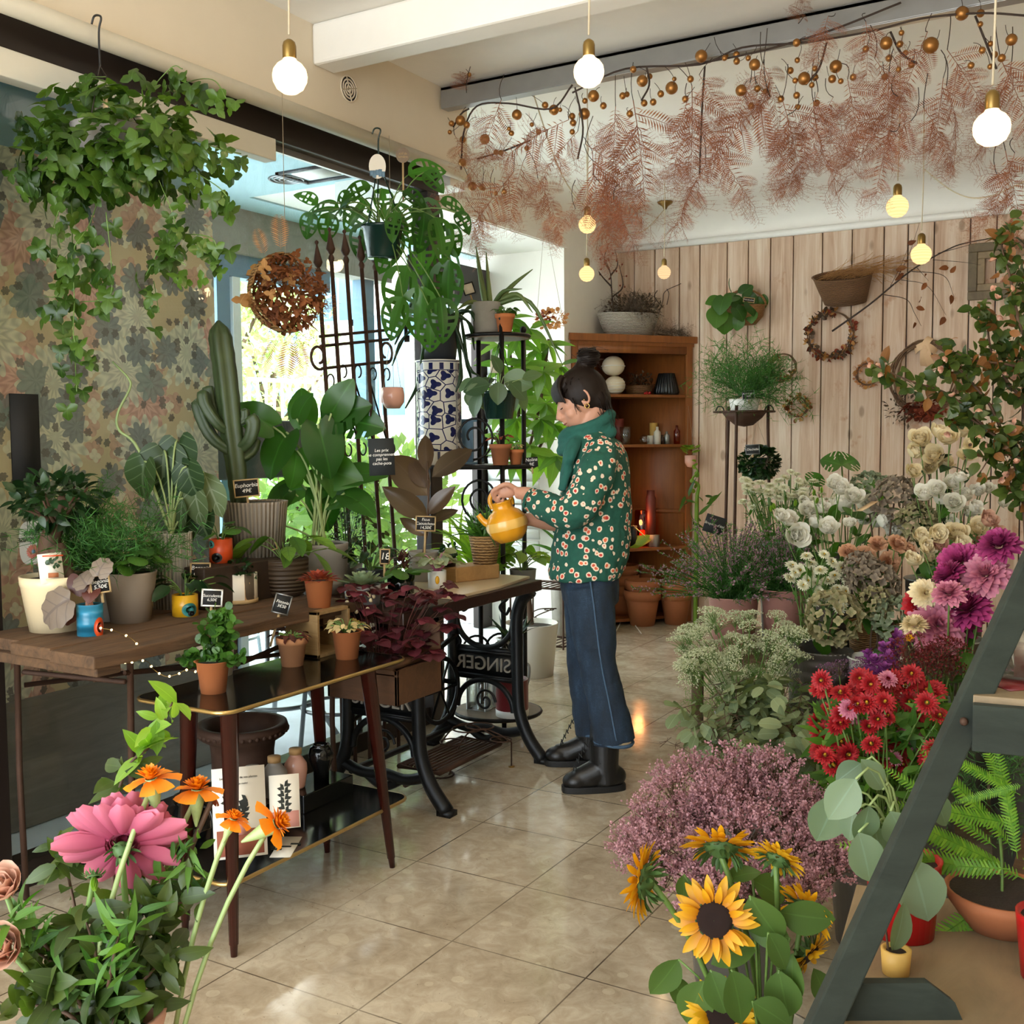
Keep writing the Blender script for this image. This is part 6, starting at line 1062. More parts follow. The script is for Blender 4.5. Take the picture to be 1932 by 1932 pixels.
# hair
g = G(); ell(g, HC+uh*.012-fh*.014, (fh, sh, uh), (.101, .083, .104)); ell(g, HC-fh*.05-uh*.03, (fh, sh, uh), (.06, .07, .07)); bun = W(1110, 676); ell(g, bun, (hr, hd, ZU), (.046, .044, .04)); g.tube([HC+uh*.09-fh*.03, bun], [.03, .03], 10)
for k in range(26):
    a = (k-12.5)/12.5; r0 = HC+uh*.1+fh*.035+sh*.045*a; e_ = HC+fh*(.1-.03*abs(a)**2)+uh*(.018-.03*abs(a)**3)+sh*.077*a; g.tube(bez(r0, HC+fh*.115*(1-.25*abs(a))+uh*.08+sh*.07*a, e_, 7), [.012, .011, .009, .006, .003], 6)
hb = part('hair', g, 'hair', pr); meld(hb, .0055, 2)
g = G()
for k in range(150):
    a = U(-1, 1); b_ = U(-1, 1); s0 = HC+fh*(.08*b_)+sh*.082*a*(1-.15*b_*b_)+uh*(.11-.07*(a*a+b_*b_)*.8); g.tube(bez(s0, (s0+HC+uh*.13-fh*.03)/2+rdir()*.006, HC+uh*.105-fh*.05+rdir()*.02, 6), .0014, 3)
for k in range(70): a = U(0, 6.3); b_ = U(-1, 1); g.tube([bun+.048*A_([math.cos(a+q)*math.cos(b_), sn(a+q)*math.cos(b_), sn(b_)*.9+.1*q]) for q in np.linspace(0, 1.6, 7)], .0015, 3)
for k in range(26): p0 = bun+rdir()*.04; g.tube(bez(p0, p0+rdir(.4)*.03, p0+rdir(.3)*.055+hr*.02, 6), .0007, 3)
for k in range(90): p0 = W(1135+U(-12, 12), 765+U(-30, 25), U(-.07, .08)); g.tube(bez(p0, p0+hr*.02-ZU*.05+rdir()*.012, p0+hr*U(-.005, .06)-ZU*U(.04, .15)+rdir()*.012, 7), [.0014, .0012, .0005], 3)
for k in range(10): p0 = HC+sh*.075-uh*.0+fh*.035; g.tube(bez(p0+rdir()*.008, p0+fh*.012-uh*.03, p0-uh*U(.04, .07)+fh*U(-.005, .02), 6), .0008, 3)
part('hair_strands', g, 'hair', pr)
# blouse
g = G(); hs = lambda y, x0, x1, rb, off=0.: (W((x0+x1)/2, y, off), hr, hd, (x1-x0)/2/FPX*DW, rb)
loft(g, [hs(800, 1098, 1136, .05), hs(815, 1088, 1150, .09), hs(832, 1077, 1168, .145), hs(858, 1069, 1182, .185), hs(900, 1062, 1187, .185), hs(950, 1056, 1190, .175), hs(1000, 1046, 1190, .175), hs(1050, 1037, 1184, .18), hs(1078, 1032, 1175, .185), hs(1088, 1034, 1170, .18)])
for s_, pts, rr_ in ((1, [W(1140, 848, .13), W(1125, 890, .2), W(1100, 945, .225), W(1075, 968, .215), W(1035, 957, .165), W(1003, 945, .12)], [.062, .072, .07, .066, .055, .044]), (-1, [W(1135, 848, -.13), W(1120, 900, -.19), W(1100, 960, -.19), W(1080, 985, -.16), W(1052, 986, -.11)], [.062, .068, .064, .06, .05])): g.tube(spline(pts, 6), rr_, 18)
bl_ = part('blouse', g, 'shirt', pr); meld(bl_, .006, 3)
tx = bpy.data.textures.new('cloth_folds', 'CLOUDS'); tx.noise_scale = .09; dm = bl_.modifiers.new('folds', 'DISPLACE'); dm.texture = tx; dm.strength = .022; dm.mid_level = .5
g = G(); c = W(1001, 943, .12); dcf = nz(W(1035, 957, .165)-c); F_ = fr(dcf); g.tube([c+.043*(F_[:, 0]*math.cos(a)+F_[:, 2]*sn(a)) for a in np.linspace(0, 2*PI, 24)[:-1]], .006, 6, True); part('cuff', g, 'shirt', pr)
# scarf
g = G(); c = W(1106, 818)
for k in range(7):
    tl = U(-.15, .25); R_ = U(.075, .1); z0 = U(-.035, .03); g.tube([c+hr*R_*1.0*math.cos(a)+hd*R_*.85*sn(a)+ZU*(z0-.045*math.cos(a)*-1*.9+tl*.05*sn(a)+.006*sn(3*a+k)) for a in np.linspace(0, 2*PI, 30)[:-1]], [U(.016, .024) for _ in range(12)], 8, True)
for k in range(6): g.tube(spline([W(1085+U(-8, 8), 830, .06+U(-.03, .05)), W(1072+U(-8, 10), 860, .1+U(-.05, .05)), W(1066+U(-6, 8), 890, .11+U(-.05, .05)), W(1060+U(-4, 6), 925, .1+U(-.04, .05))]), [.02, .022, .018, .01], 8)
g.tube(spline([W(1140, 800, .02), W(1155, 815, .06), W(1140, 830, .1)]), [.02, .02, .014], 8); sc_ = part('scarf', g, 'scarf', pr); meld(sc_, .0055, 1)
# jeans
g = G(); loft(g, [hs(1060, 1058, 1168, .14), hs(1085, 1056, 1167, .155), hs(1110, 1058, 1168, .16), hs(1135, 1062, 1167, .15)])
g.tube(spline([W(1112, 1110, .075), W(1120, 1180, .085), W(1128, 1255, .085), W(1143, 1320, .085), W(1159, 1400, .085)], 6), [.096, .088, .072, .076, .083], 20)
g.tube(spline([W(1105, 1110, -.075), W(1103, 1180, -.085), W(1102, 1262, -.09), W(1108, 1320, -.09), W(1118, 1383, -.09)], 6), [.092, .08, .066, .066, .07], 20)
jn = part('jeans', g, 'denim', pr); meld(jn, .006, 3); dm = jn.modifiers.new('folds', 'DISPLACE'); dm.texture = tx; dm.strength = .014; dm.mid_level = .5
g = G(); g.tube(spline([W(1112, 1086, .168), W(1120, 1140, .175), W(1127, 1200, .17), W(1136, 1262, .16), W(1150, 1330, .163), W(1163, 1398, .17)], 6), .0035, 5); part('side_seam', g, 'denim_hem', pr)
for (x, y, off, R_) in ((1158, 1399, .085, .074), (1118, 1382, -.09, .062)):
    g = G(); c = W(x, y, off); g.tube([c+hr*R_*math.cos(a)+hd*R_*sn(a)+ZU*.004*sn(2*a) for a in np.linspace(0, 2*PI, 28)[:-1]], .007, 6, True); part('trouser_hem', g, 'denim_hem', pr)
# boots
for (hx, hy, tx_, ty_, off, shx, shy) in ((1180, 1488, 1060, 1494, .06, 1152, 1405), (1150, 1440, 1027, 1443, -.12, 1118, 1390)):
    H, T = PZ(hx, hy, 0)-o, PZ(tx_, ty_, 0)-o; d_ = nz(T-H); s_ = np.cross(ZU, d_); L_ = np.linalg.norm(T-H); bt = thing('b', 'x', 'y'); bpy.data.objects.remove(bt)
    g = G(); top = H+d_*.062+ZU*.27
    g.tube([H+d_*.075+ZU*.03, H+d_*.085+ZU*.1, H+d_*.085+ZU*.2, H+d_*.08+ZU*.3], [.055, .056, .06, .058], 18)
    ell(g, H+d_*.055+ZU*.055, (d_, s_, ZU), (.058, .043, .045)); g.tube([H+d_*.06+ZU*.09, H+d_*.12+ZU*.075, H+d_*.17+ZU*.055, H+d_*(L_-.055)+ZU*.047], [.05, .05, .045, .04], 16); ell(g, H+d_*(L_-.058)+ZU*.043, (d_, s_, ZU), (.056, .048, .036)); ell(g, H+d_*(L_-.1)+ZU*.045, (d_, s_, ZU), (.07, .047, .034))
    b_ = part('boot', g, 'boot', pr); meld(b_, .005, 3)
    g = G(); out = [(L_*(.5-.5*math.cos(a)), (.043+.007*(.5-.5*math.cos(a)))*abs(sn(a))**.55*(1 if sn(a) > 0 else -1)) for a in np.linspace(0, 2*PI, 40, endpoint=False)]
    sl = G(); slab(sl, out, 0, .026); V, Q, T_, LU = sl.tmpl(); Rb = np.stack([d_, s_, ZU], 1); g.add(V@Rb.T+H, Q, T_, LU); part('sole', g, 'sole', b_, bev=.003, smooth=False)
    g = G()
    for k in range(6): q = H+d_*(.148+.011*k)+ZU*(.205-.021*k); g.tube([q-s_*.026, q+d_*.004+ZU*.008, q+s_*.026], .0028, 5); g.tube([q-s_*.026, q+d_*.012+s_*.026-ZU*.01], .002, 4)
    g.tube(spline([H+d_*.1+ZU*.15, H+d_*.12+ZU*.155+s_*.03, H+d_*.11+ZU*.12+s_*.05]), .002, 4); part('laces', g, 'lace', b_)
# jug
jc = PD(956, 988, DW-.02); jg = thing('watering_jug', 'ribbed yellow glazed jug tilted over the woven pot in the hands of the person', 'jug', jc); g = G()
prof = [(0, -.072), (.045, -.07), (.07, -.045), (.082, -.01), (.078, .02), (.062, .045), (.045, .056), (.04, .065), (.042, .085), (.046, .09), (.041, .09), (.036, .065), (.06, .02), (0, -.05)]
g.lathe(prof, 40, fl=lambda a: 1+.018*np.cos(a*12)); b_ = part('body', g, 'jug', jg); g = G(); g.lathe([(.0795, -.02), (.0828, -.009), (.0822, .004), (.0795, .016)], 40, fl=lambda a: 1+.02*np.cos(a*12)); b2 = part('pale_band', g, 'jug_light', jg)
g = G(); hx_ = A_([cr[0], cr[1], 0]); g.tube(spline([-hx_*.038+ZU*.07, -hx_*.042+ZU*.105, -hx_*.02+ZU*.132, hx_*.02+ZU*.13, hx_*.04+ZU*.1, hx_*.04+ZU*.068]), .0095, 8); part('handle', g, 'jug', jg); g = G(); g.tube(spline([-hx_*.06+ZU*.01, -hx_*.085+ZU*.03, -hx_*.1+ZU*.062]), [.02, .013, .011], 10); part('spout', g, 'jug', jg)
q = Quaternion(Vector([float(x) for x in cf]), math.radians(-14)); jg.rotation_mode = 'QUATERNION'; jg.rotation_quaternion = q
# ================================================================= corner cabinet and its things
A0, B0 = PX(1084, 640, -3.50), PY(1304, 640, 7.62); A0, B0 = A_([A0[0], A0[1], 0]), A_([B0[0], B0[1], 0])
cb = thing('corner_cabinet', 'open wooden corner cabinet with shelves between the white wall and the planks', 'cabinet', (A0+B0)/2); o = A_([*cb.location]); a2, b2 = A0-o, B0-o; cc = A_([W2+.005, YB-.012, 0])-o; a2 = A_([cc[0], a2[1], 0]); b2 = A_([b2[0], cc[1], 0]); dab = nz(b2-a2); nrm = A_([dab[1], -dab[0], 0])
zc_ = lambda y: PY(1285, y, 7.5)[2]
def tri(z0, z1, over=0., inset=.0): g = G(); p, q = a2+nrm*over-dab*over+dab*inset, b2+nrm*over+dab*over-dab*inset; slab(g, [tuple(p[:2]), tuple(q[:2]), (q[0], cc[1]), tuple(cc[:2]), (cc[0], p[1])], z0, z1); return g
ZTOP = PX(1084, 628, -3.5)[2]
g = tri(ZTOP-.05, ZTOP, .03); part('cornice', g, 'oak', cb, smooth=False, bev=.006); g = tri(ZTOP-.075, ZTOP-.05, .012); part('cornice_moulding', g, 'oak', cb, smooth=False)
sh_z = [zc_(744), zc_(838), zc_(1032)]
for k, z in enumerate(sh_z): g = tri(z-.02, z, -.015 if k < 2 else .025, .01); part('shelf', g, 'oak', cb, smooth=False)
g = tri(.03, .05, -.02, .01); part('bottom_board', g, 'oak', cb, smooth=False)
for p, s_ in ((a2, 1), (b2, -1)): g = G(); c = p+dab*s_*.025; g.box((c[0], c[1], (ZTOP-.07)/2), (.05, .022, ZTOP-.07), np.stack([dab, nrm, ZU], 1)); part('front_post', g, 'oak', cb, bev=.003)
g = G(); c = (a2+b2)/2; L_ = np.linalg.norm(b2-a2); g.box((c[0], c[1], ZTOP-.1), (L_, .02, .06), np.stack([dab, nrm, ZU], 1)); part('top_rail', g, 'oak', cb)
g = G(); g.bx((cc[0], a2[1], .03), (cc[0]+.012, cc[1], ZTOP-.07)); part('side_panel', g, 'oak', cb); g = G(); g.bx((cc[0], cc[1]-.012, .03), (b2[0], cc[1], ZTOP-.07)); part('side_panel', g, 'oak', cb)
zb_ = zc_(966); g = G(); g.bx((cc[0]+.012, cc[1]-.02, zb_-.02), (b2[0], cc[1]-.012, zb_+.01)); part('panel_rail', g, 'oak', cb)
def onC(px, z, back=0.): 
    """point on a cabinet shelf seen at image column px"""
    d_ = ray(px, 824); f0 = A0-CO; n3 = nrm; t_ = (n3@(o+a2-CO-nrm*back))/(n3@d_); p = CO+d_*t_; return A_([p[0], p[1], z])
Z1, Z2, Z3 = sh_z
def vase(px, z, prof, mat, name, label, cat, back=.1, group=None, n=24, k=1., lidm=None):
    t = thing(name, label, cat, onC(px, z, back), group); g = G(); g.lathe([(a*k, b_*k) for a, b_ in prof], n); part('body', g, mat, t); return t
def sphere_prof(r, zf=.88): return [(0, .0)]+[(r*sn(a), r*zf*(1-math.cos(a))) for a in np.linspace(.55, PI-.02, 14)]
t = vase(1160, Z1, sphere_prof(.078), 'bone_paper', 'round_lantern', 'lower of two stacked round paper boxes with pale spiral stripes', 'box', .12); g = G()
for k in range(5): z = .025+.022*k; r_ = .078*math.sqrt(max(0, 1-((z-.0686)/.0686)**2)); g.tube([(r_*math.cos(a), r_*sn(a), z+.008*sn(a)) for a in np.linspace(0, 2*PI, 26)[:-1]], .0025, 5, True)
part('stripes', g, 'white_ceramic', t)
t = vase(1157, Z1+.135, sphere_prof(.084), 'bone_paper', 'round_lantern', 'upper of two stacked round paper boxes with a single rim band', 'box', .12); g = G(); g.tube([(.086*math.cos(a), .086*sn(a), .074) for a in np.linspace(0, 2*PI, 26)[:-1]], .004, 6, True); part('rim_band', g, 'white_ceramic', t)
b = onC(1205, Z1, .18); t = thing('dried_nest', 'dark tangle of dried sprigs in a low basket on the top cabinet shelf', 'dried flowers', b); g = G(); g.lathe([(0, 0), (.09, 0), (.11, .07), (.1, .07), (0, .04)], 24); part('basket', g, 'wicker_dark', t); g = G(); scatter(g, [LF_TINY, LF_NEED], (0, 0, .1), (.12, .1, .08), 500, (.015, .035), .6, .1, .1, zmin=.03); part('sprigs', g, 'dry_grey', t)
t = thing('pleated_shade', 'black pleated lampshade shaped vase on the top cabinet shelf', 'vase', onC(1257, Z1, .08)); g = G(); g.lathe([(.0, 0), (.085, 0), (.095, .02), (.06, .16), (.055, .16), (.08, .02), (0, .01)], 72, fl=lambda a: 1+.02*np.cos(a*36)); part('body', g, 'rib_black', t)
g = G(); c = onC(1222, Z1, .06)
for k in range(7): g.ball((U(-.03, .03), U(-.02, .02), .009+.006*(k % 2)), .009, 8, 6)
solo('red_berry_sprig', g, 'plastic_red', 'few small red berries lying by the black pleated vase', 'berries', c)
cyl = lambda r, h: [(0, 0), (r, 0), (r, h), (r*.9, h), (r*.88, h*.9), (0, h*.9)]
vase(1168, Z2, cyl(.035, .19), 'candle_red', 'red_candle', 'tall dark red pillar candle on the second cabinet shelf', 'candle', .15)
t = vase(1180, Z2, [(0, 0), (.032, 0), (.045, .13), (.042, .13), (.03, .01), (0, .008)], 'clear_glass', 'cut_glass_tumbler', 'cut glass tumbler at the left of the second cabinet shelf', 'glass', .05)
vase(1216, Z2, sphere_prof(.036, 1.), 'clear_glass', 'glass_ball', 'clear glass ball on the second cabinet shelf', 'ornament', .06)
g = G(); g.bx((-.022, -.022, 0), (.022, .022, .065)); solo('small_white_box', g, 'frosted', 'small pale frosted box beside the glass ball', 'box', onC(1228, Z2, .1))
t = vase(1233, Z2, [(0, 0), (.03, 0), (.03, .16), (0, .16)], 'candle_yellow', 'yellow_candle', 'tall yellow candle behind the small bottles in the cabinet', 'candle', .16); g = G(); g.tube([(0, 0, .16), (.001, 0, .172)], .0015, 4); part('wick', g, 'ink', t)
for px, h_, r_, m_, lb in ((1240, .13, .026, 'frosted', 'frosted brown bottle in front of the yellow candle'), (1249, .07, .016, 'dark_wood', 'short dark bottle in the row on the second cabinet shelf'), (1258, .095, .022, 'galva', 'metallic bottle in the row on the second cabinet shelf'), (1256, .19, .02, 'candle_red', 'slim tall red brown bottle at the back of the second cabinet shelf'), (1277, .14, .024, 'amber_glass', 'amber bottle at the right end of the second cabinet shelf')):
    vase(px, Z2, [(0, 0), (r_, 0), (r_, h_*.7), (r_*.4, h_*.82), (r_*.4, h_), (0, h_)], m_, 'bottle', lb, 'bottle', .05 if h_ < .18 else .18, 'bottles on the second cabinet shelf')
t = vase(1212, Z3, [(0, 0), (.055, 0), (.055, .27), (.052, .27), (.051, .01), (0, .008)], 'amber_glass', 'amber_lantern', 'glowing orange glass cylinder lantern on the lower cabinet shelf', 'lantern', .12); g = G(); g.lathe([(0, .02), (.022, .02), (.02, .12), (0, .125)], 16); part('lamp', g, 'lamp_amber', t)
l = bpy.data.lights.new('amber_light', 'POINT'); l.energy = 1.6; l.color = (1, .35, .1); l.shadow_soft_size = .04; lo = bpy.data.objects.new('amber_light', l); COL.objects.link(lo); lo.location = [float(x) for x in onC(1206, Z3+.2, .06)]; lo['kind'] = 'structure'
t = vase(1228, Z3, [(0, 0), (.038, 0), (.038, .36), (.03, .38), (.03, .42), (0, .42)], 'candle_red', 'tall_dark_bottle', 'tall dark bottle shaped vase on the lower cabinet shelf', 'vase', .08)
vase(1192, Z3, cyl(.04, .16), 'rib_black', 'ribbed_dark_vase', 'dark ribbed vase on the lower cabinet shelf behind the green bag', 'vase', .08)
g = G(); g.bx((-.03, -.03, 0), (.03, .03, .09)); solo('grey_cube', g, 'grey_pot', 'small grey cube holder at the foot of the tall dark bottle', 'holder', onC(1235, Z3, .03))
t = thing('green_leaf_bag', 'bright green folded leaf lying over the lower cabinet shelf', 'leaf', onC(1206, Z3+.004, .02)); g = G(); g.put(LF_RUB, (-.1, -.02, .0), nz(A_([1., .2, .45])), nz(A_([-.3, -.8, .6])), A_([.2, .2, .2])*A_([1.3, 1, 1])); g.put(LF_RUB, (-.02, -.02, .02), nz(A_([.8, .2, .6])), nz(A_([.4, -.8, .4])), A_([.14, .13, .13])); part('blade', g, 'lf_light', t); g = G(); g.tube([(.05, 0, .08), (-.05, .0, .16)], .004, 5); part('stalk', g, 'stem_pale', t)
# terracotta pots stacked under the shelf
def tc(px, py, z, r, h, label, X_=None):
    p = onz(px, py, 0, r*.7) if z == 0 else X_; t = thing('terracotta_pot', label, 'flower pot', p, 'empty terracotta pots under the cabinet'); g = G(); g.lathe([(0, 0), (r*.66, 0), (r*.9, h*.72), (r*.9, h*.73), (r, h*.74), (r*1.02, h), (r*.93, h), (r*.86, h*.7), (r*.6, h*.06), (0, h*.06)], 30); part('body', g, 'terracotta_dark', t); return t, p
t, p = tc(1212, 1183, 0, .135, .26, 'lower of two nested terracotta pots standing before the cabinet'); tc(0, 0, 1, .13, .25, 'upper of two nested terracotta pots standing before the cabinet', p+A_([0, 0, .085]))
t, p = tc(1275, 1180, 0, .12, .25, 'terracotta pot half hidden by the heather'); tc(0, 0, 1, .115, .24, 'terracotta pot nested in the one by the heather', p+A_([0, 0, .075]))
t, p = tc(1172, 1172, 0, .14, .27, 'terracotta pot beside the jeans of the person'); tc(0, 0, 1, .135, .26, 'terracotta pot nested in the one beside the jeans', p+A_([0, 0, .085])); tc(0, 0, 1, .13, .25, 'topmost terracotta pot of the nest beside the jeans', p+A_([0, 0, .17]))
t, p = tc(1228, 1165, 0, .13, .26, 'terracotta pot at the back under the cabinet shelf'); tc(0, 0, 1, .125, .25, 'terracotta pot nested at the back under the cabinet shelf', p+A_([0, 0, .085])); tc(0, 0, 1, .12, .24, 'topmost terracotta pot of the nest at the back', p+A_([0, 0, .17]))
g = G(); P = [PZ(x, y, .006) for x, y in ((1160, 1195), (1168, 1180), (1180, 1155), (1195, 1175), (1210, 1195))]; g.tube(spline(P), .004, 5); solo('floor_cable', g, 'white_cord', 'thin cable lying on the floor near the terracotta pots', 'cable')
# on top of the cabinet
b = onC(1185, ZTOP, .14); t = thing('white_basket', 'oval whitewashed wicker basket of dried purple grey flowers on the cabinet', 'basket', b); rz_ = math.atan2(dab[1], dab[0]); g = G(); g.lathe([(0, 0), (.18, 0), (.245, .15), (.25, .165), (.235, .165), (.17, .03), (0, .02)], 36, sy=.6); V = g.v[0]; ca, sa = math.cos(rz_), sn(rz_); g.v[0] = V@A_([[ca, sa, 0], [-sa, ca, 0], [0, 0, 1]]); part('basket', g, 'wicker_white', t); g = G(); scatter(g, [LF_TINY, LF_NEED], (.05*ca, .05*sa, .2), (.23, .16, .12), 1500, (.015, .04), .7, .15, .2, zmin=.13)
for k in range(80): q = A_([U(-.15, .2)*ca, U(-.15, .2)*sa, .17]); g.put(SPRAY[k % 4], q, nz(rdir(.7)), rdir(), U(.08, .2))
for k in range(25): q = A_([U(-.05, .1)*ca, U(-.05, .1)*sa, .17])+nrm*.1; g.put(SPRAY[k % 4], q, nz(rdir()+nrm*.6-ZU*.6), rdir(), U(.08, .14))
part('dried_flowers', g, 'dry_grey', t)
b = onC(1262, ZTOP, .06); t = thing('dried_bunch', 'loose bunch of dried dark sprigs lying at the right of the cabinet top', 'dried flowers', b); g = G()
for k in range(70): q = dab*U(-.12, .12)+ZU*U(.01, .05); g.put(SPRAY[k % 4], q, nz(rdir(.15)+dab*.6), rdir(), U(.06, .14))
g.tube([dab*-.1+ZU*.02, dab*.2-ZU*.03+nrm*.06], .006, 5); part('sprigs', g, 'dry_grey', t); g = G()
for pts in (((1240, 600), (1250, 570), (1255, 550), (1285, 535)), ((1258, 575), (1262, 555), (1258, 545)), ((1250, 580), (1235, 560), (1240, 548))): g.tube(spline([PD(x, y, depth(b))-b for x, y in pts]), .003, 4)
part('twigs', g, 'twig', t)
b = onC(1165, ZTOP, .2); t = thing('berry_branch', 'dark twiggy branch with dried berries rising behind the white basket', 'branch', b); d = depth(b); g, gb = G(), G()
for pts in (((1162, 620), (1155, 560), (1150, 510), (1128, 465)), ((1152, 520), (1165, 500), (1160, 470)), ((1153, 540), (1135, 520), (1118, 495)), ((1150, 510), (1140, 490), (1148, 460)), ((1156, 560), (1175, 540), (1168, 500))):
    P = spline([PD(x, y, d)-b for x, y in pts]); g.tube(P, [.007, .002], 5)
    for q in P[3::2]: e = q+rdir()*.035; g.tube([q, e], .0012, 3); gb.ball(e, .0075, 6, 4)
part('twigs', g, 'twig', t); part('berries', gb, 'dry_red', t)
# ================================================================= on the plank wall
YW = YB-.025
def onW(px, py, off=.0): return PY(px, py, YW-off)
def wreath(px, py, rp, thick, mats, label, tm_, n, size, a0=0, a1=2*PI, bow=False):
    c = onW(px, py, .03); r = rp/FPX*depth(c); t = thing('wreath', label, 'wreath', c, 'wreaths on the plank wall'); g = G()
    for k in range(4): g.tube([((r+.006*math.cos(k*2)+.004*sn(5*a+k))*math.cos(a), .006*sn(k*2), (r+.006*sn(k*3))*sn(a)) for a in np.linspace(0, 2*PI, 36)[:-1]], .003, 4, True)
    part('ring', g, 'vine', t); gs = [G() for _ in mats]
    for k in range(n):
        a = U(a0, a1); e = rdir(); q = A_([r*math.cos(a), 0, r*sn(a)])+e*thick*U(.2, 1)*[1, .7, 1]; gs[k % len(mats)].put(rnd.choice(tm_), q, nz(e+rdir()*.6), rdir(), U(*size))
    for m_, g_ in zip(mats, gs): part('petals', g_, m_, t)
    return t, r
wreath(1567, 631, 42, .022, ('dry_red', 'dry_grey', 'dry_tan'), 'large wreath of dark red dried petals with a bare stretch at its top right', [LF_ROUND, LF_TINY], 320, (.02, .04), 1.35, 6.7)
wreath(1477, 692, 24, .014, ('dry_brown', 'dry_tan'), 'thin half bare wreath left of the large dark red one', [LF_TINY, LF_ROUND], 130, (.015, .03), 1.9, 5.9)
wreath(1637, 706, 20, .02, ('dry_rose', 'dry_tan'), 'small pinkish dried flower wreath right of the large dark red one', [LF_ROUND, LF_TINY], 170, (.015, .03))
wreath(1505, 768, 18, .02, ('dry_tan', 'lf_grey', 'dry_brown'), 'small wreath of pale dried leaves by the fern on the tripod', [LF_ROUND, LF_TINY], 170, (.018, .032))
c = onW(1745, 712, .04); t = thing('wreath', 'big loose vine wreath with a cream bow and autumn leaves', 'wreath', c, 'wreaths on the plank wall'); r = 58/FPX*depth(c); g = G()
for k in range(12): g.tube([((r+.02*math.cos(a*2+k)+.012*math.cos(k*2.2))*math.cos(a), .012*sn(k*2), (r*1.12+.02*sn(a*3+k*1.3))*sn(a)) for a in np.linspace(0, 2*PI, 40)[:-1]], .0045, 5, True)
part('vine_ring', g, 'vine', t); g = G(); scatter(g, [LF_IVY, LF_ROUND], (-.0, -.02, -r*1.05), (.15, .03, .06), 120, (.03, .06), .4, 0); part('autumn_leaves', g, 'dry_red', t); g = G(); scatter(g, [LF_TINY, LF_NEED], (-.13, -.01, -r*.95), (.12, .03, .12), 200, (.02, .05)); part('dried_sprigs', g, 'dry_grey', t)
g = G(); rb = strip(lambda t_: .5, 6, 0, .8); 
for an, L_ in ((200, .1), (330, .1), (285, .2), (262, .17), (60, .07)): a = math.radians(an); g.put(rb, (0, -.03, r*1.05), (math.cos(a), -.1, sn(a)), (0, -1, .2), A_([.045, L_, L_]))
part('bow', g, 'ribbon', t)
c = onW(1398, 588, .1); t = thing('wall_philodendron', 'trailing heart leaf plant in a woven basket hung on the plank wall', 'hanging plant', c); d = depth(c); g = G(); g.lathe([(0, -.1), (.09, -.095), (.14, -.04), (.155, .04), (.145, .04), (.12, -.03), (0, -.06)], 30, (.02, 0, 0), sy=.6); g.tube([(.16*math.cos(a)+.02, 0, .03+.12*sn(a)) for a in np.linspace(0, PI, 16)], .008, 6); part('basket', g, 'wicker_brown', t); g, gs = G(), G()
for (px, py, L, an) in ((1372, 560, 50, 250), (1395, 558, 42, 200), (1360, 585, 52, 260), (1372, 595, 50, 275), (1395, 580, 42, 300), (1410, 585, 38, 290), (1385, 550, 35, 110), (1405, 555, 36, 40), (1420, 570, 40, 290), (1400, 600, 34, 260), (1380, 605, 36, 250), (1360, 565, 34, 190), (1390, 565, 40, 320), (1425, 590, 30, 260), (1415, 560, 32, 330), (1440, 560, 34, 290), (1368, 575, 40, 230)): pleaf(g, LF_HEART, c, px-6, py, L*.68, an, d-.08+U(-.08, .04), U(-.5, .2), .6)
part('leaves', g, 'lf_mid', t); g = G(); g.tube([(-.1, 0, .1), (0, -.02, .14), (.1, 0, .1)], .004, 4); part('stems', g, 'stem_green', t)
sign(PD(1413, 566, d-.1), .075, .03, ['Philodendron'], 'small chalk sign reading Philodendron in the wall basket', -.15, 0, .02)
c = onW(1592, 545, .1); t = thing('boat_basket', 'oval brown wicker basket of dry grass hung on the plank wall', 'basket', c); t.rotation_euler = (.5, 0, 0); g = G(); g.lathe([(0, -.1), (.14, -.1), (.17, .0), (.195, .09), (.205, .1), (.19, .1), (.16, .0), (0, -.05)], 40, sy=.5, fl=lambda a: 1+.012*np.cos(a*40)); part('basket', g, 'wicker_dark', t); g = G()
for k in range(120): x0 = U(-.17, .15); g.tube(bez((x0, U(-.06, .04), .09), (x0+.15, U(-.06, .04), .13+U(0, .06)), (x0+U(.15, .42), U(-.06, .04), .1+U(-.09, .13)), 6), .0012, 3)
part('dry_grass', g, 'dry_tan', t)
c = onW(1700, 530, .13); t = thing('long_branch', 'long thin bare branch with a few dried leaves fixed across the plank wall', 'branch', c); d = depth(c); g, gl = G(), G()
for pts, r_ in ((((1570, 625), (1640, 575), (1720, 510), (1790, 470), (1830, 457), (1900, 445)), .007), (((1770, 478), (1800, 470), (1830, 462)), .003), (((1720, 512), (1780, 520), (1800, 560)), .0028), (((1668, 556), (1710, 565), (1725, 590), (1738, 615)), .0028), (((1700, 528), (1750, 540), (1785, 595)), .0022), (((1690, 530), (1715, 480), (1735, 420)), .0025), (((1680, 540), (1700, 500), (1720, 450)), .002), (((1760, 490), (1820, 495), (1850, 500)), .002), (((1730, 505), (1752, 530)), .002)):
    P = spline([PY(x, y, c[1])-c for x, y in pts]); g.tube(P, [r_, r_*.4], 5)
for (px, py) in ((1790, 505), (1793, 515), (1745, 522), (1748, 533), (1795, 556), (1733, 570), (1728, 580), (1783, 598), (1725, 608), (1710, 495), (1700, 505), (1712, 460), (1692, 508), (1705, 515)): gl.put(LF_OV, PY(px, py, c[1])-c, rdir(-.3), nz(-cf+jit(.5)), U(.05, .075))
part('twigs', g, 'twig', t); part('leaves', gl, 'dry_brown', t)
p0, p1 = onW(1829, 462), onW(1843, 567); W_, H_ = .66, p0[2]-p1[2]; c = A_([p0[0]+W_/2, YW-.02, (p0[2]+p1[2])/2]); t = thing('picture_frame', 'empty double wooden picture frame hung on the plank wall', 'picture frame', c)
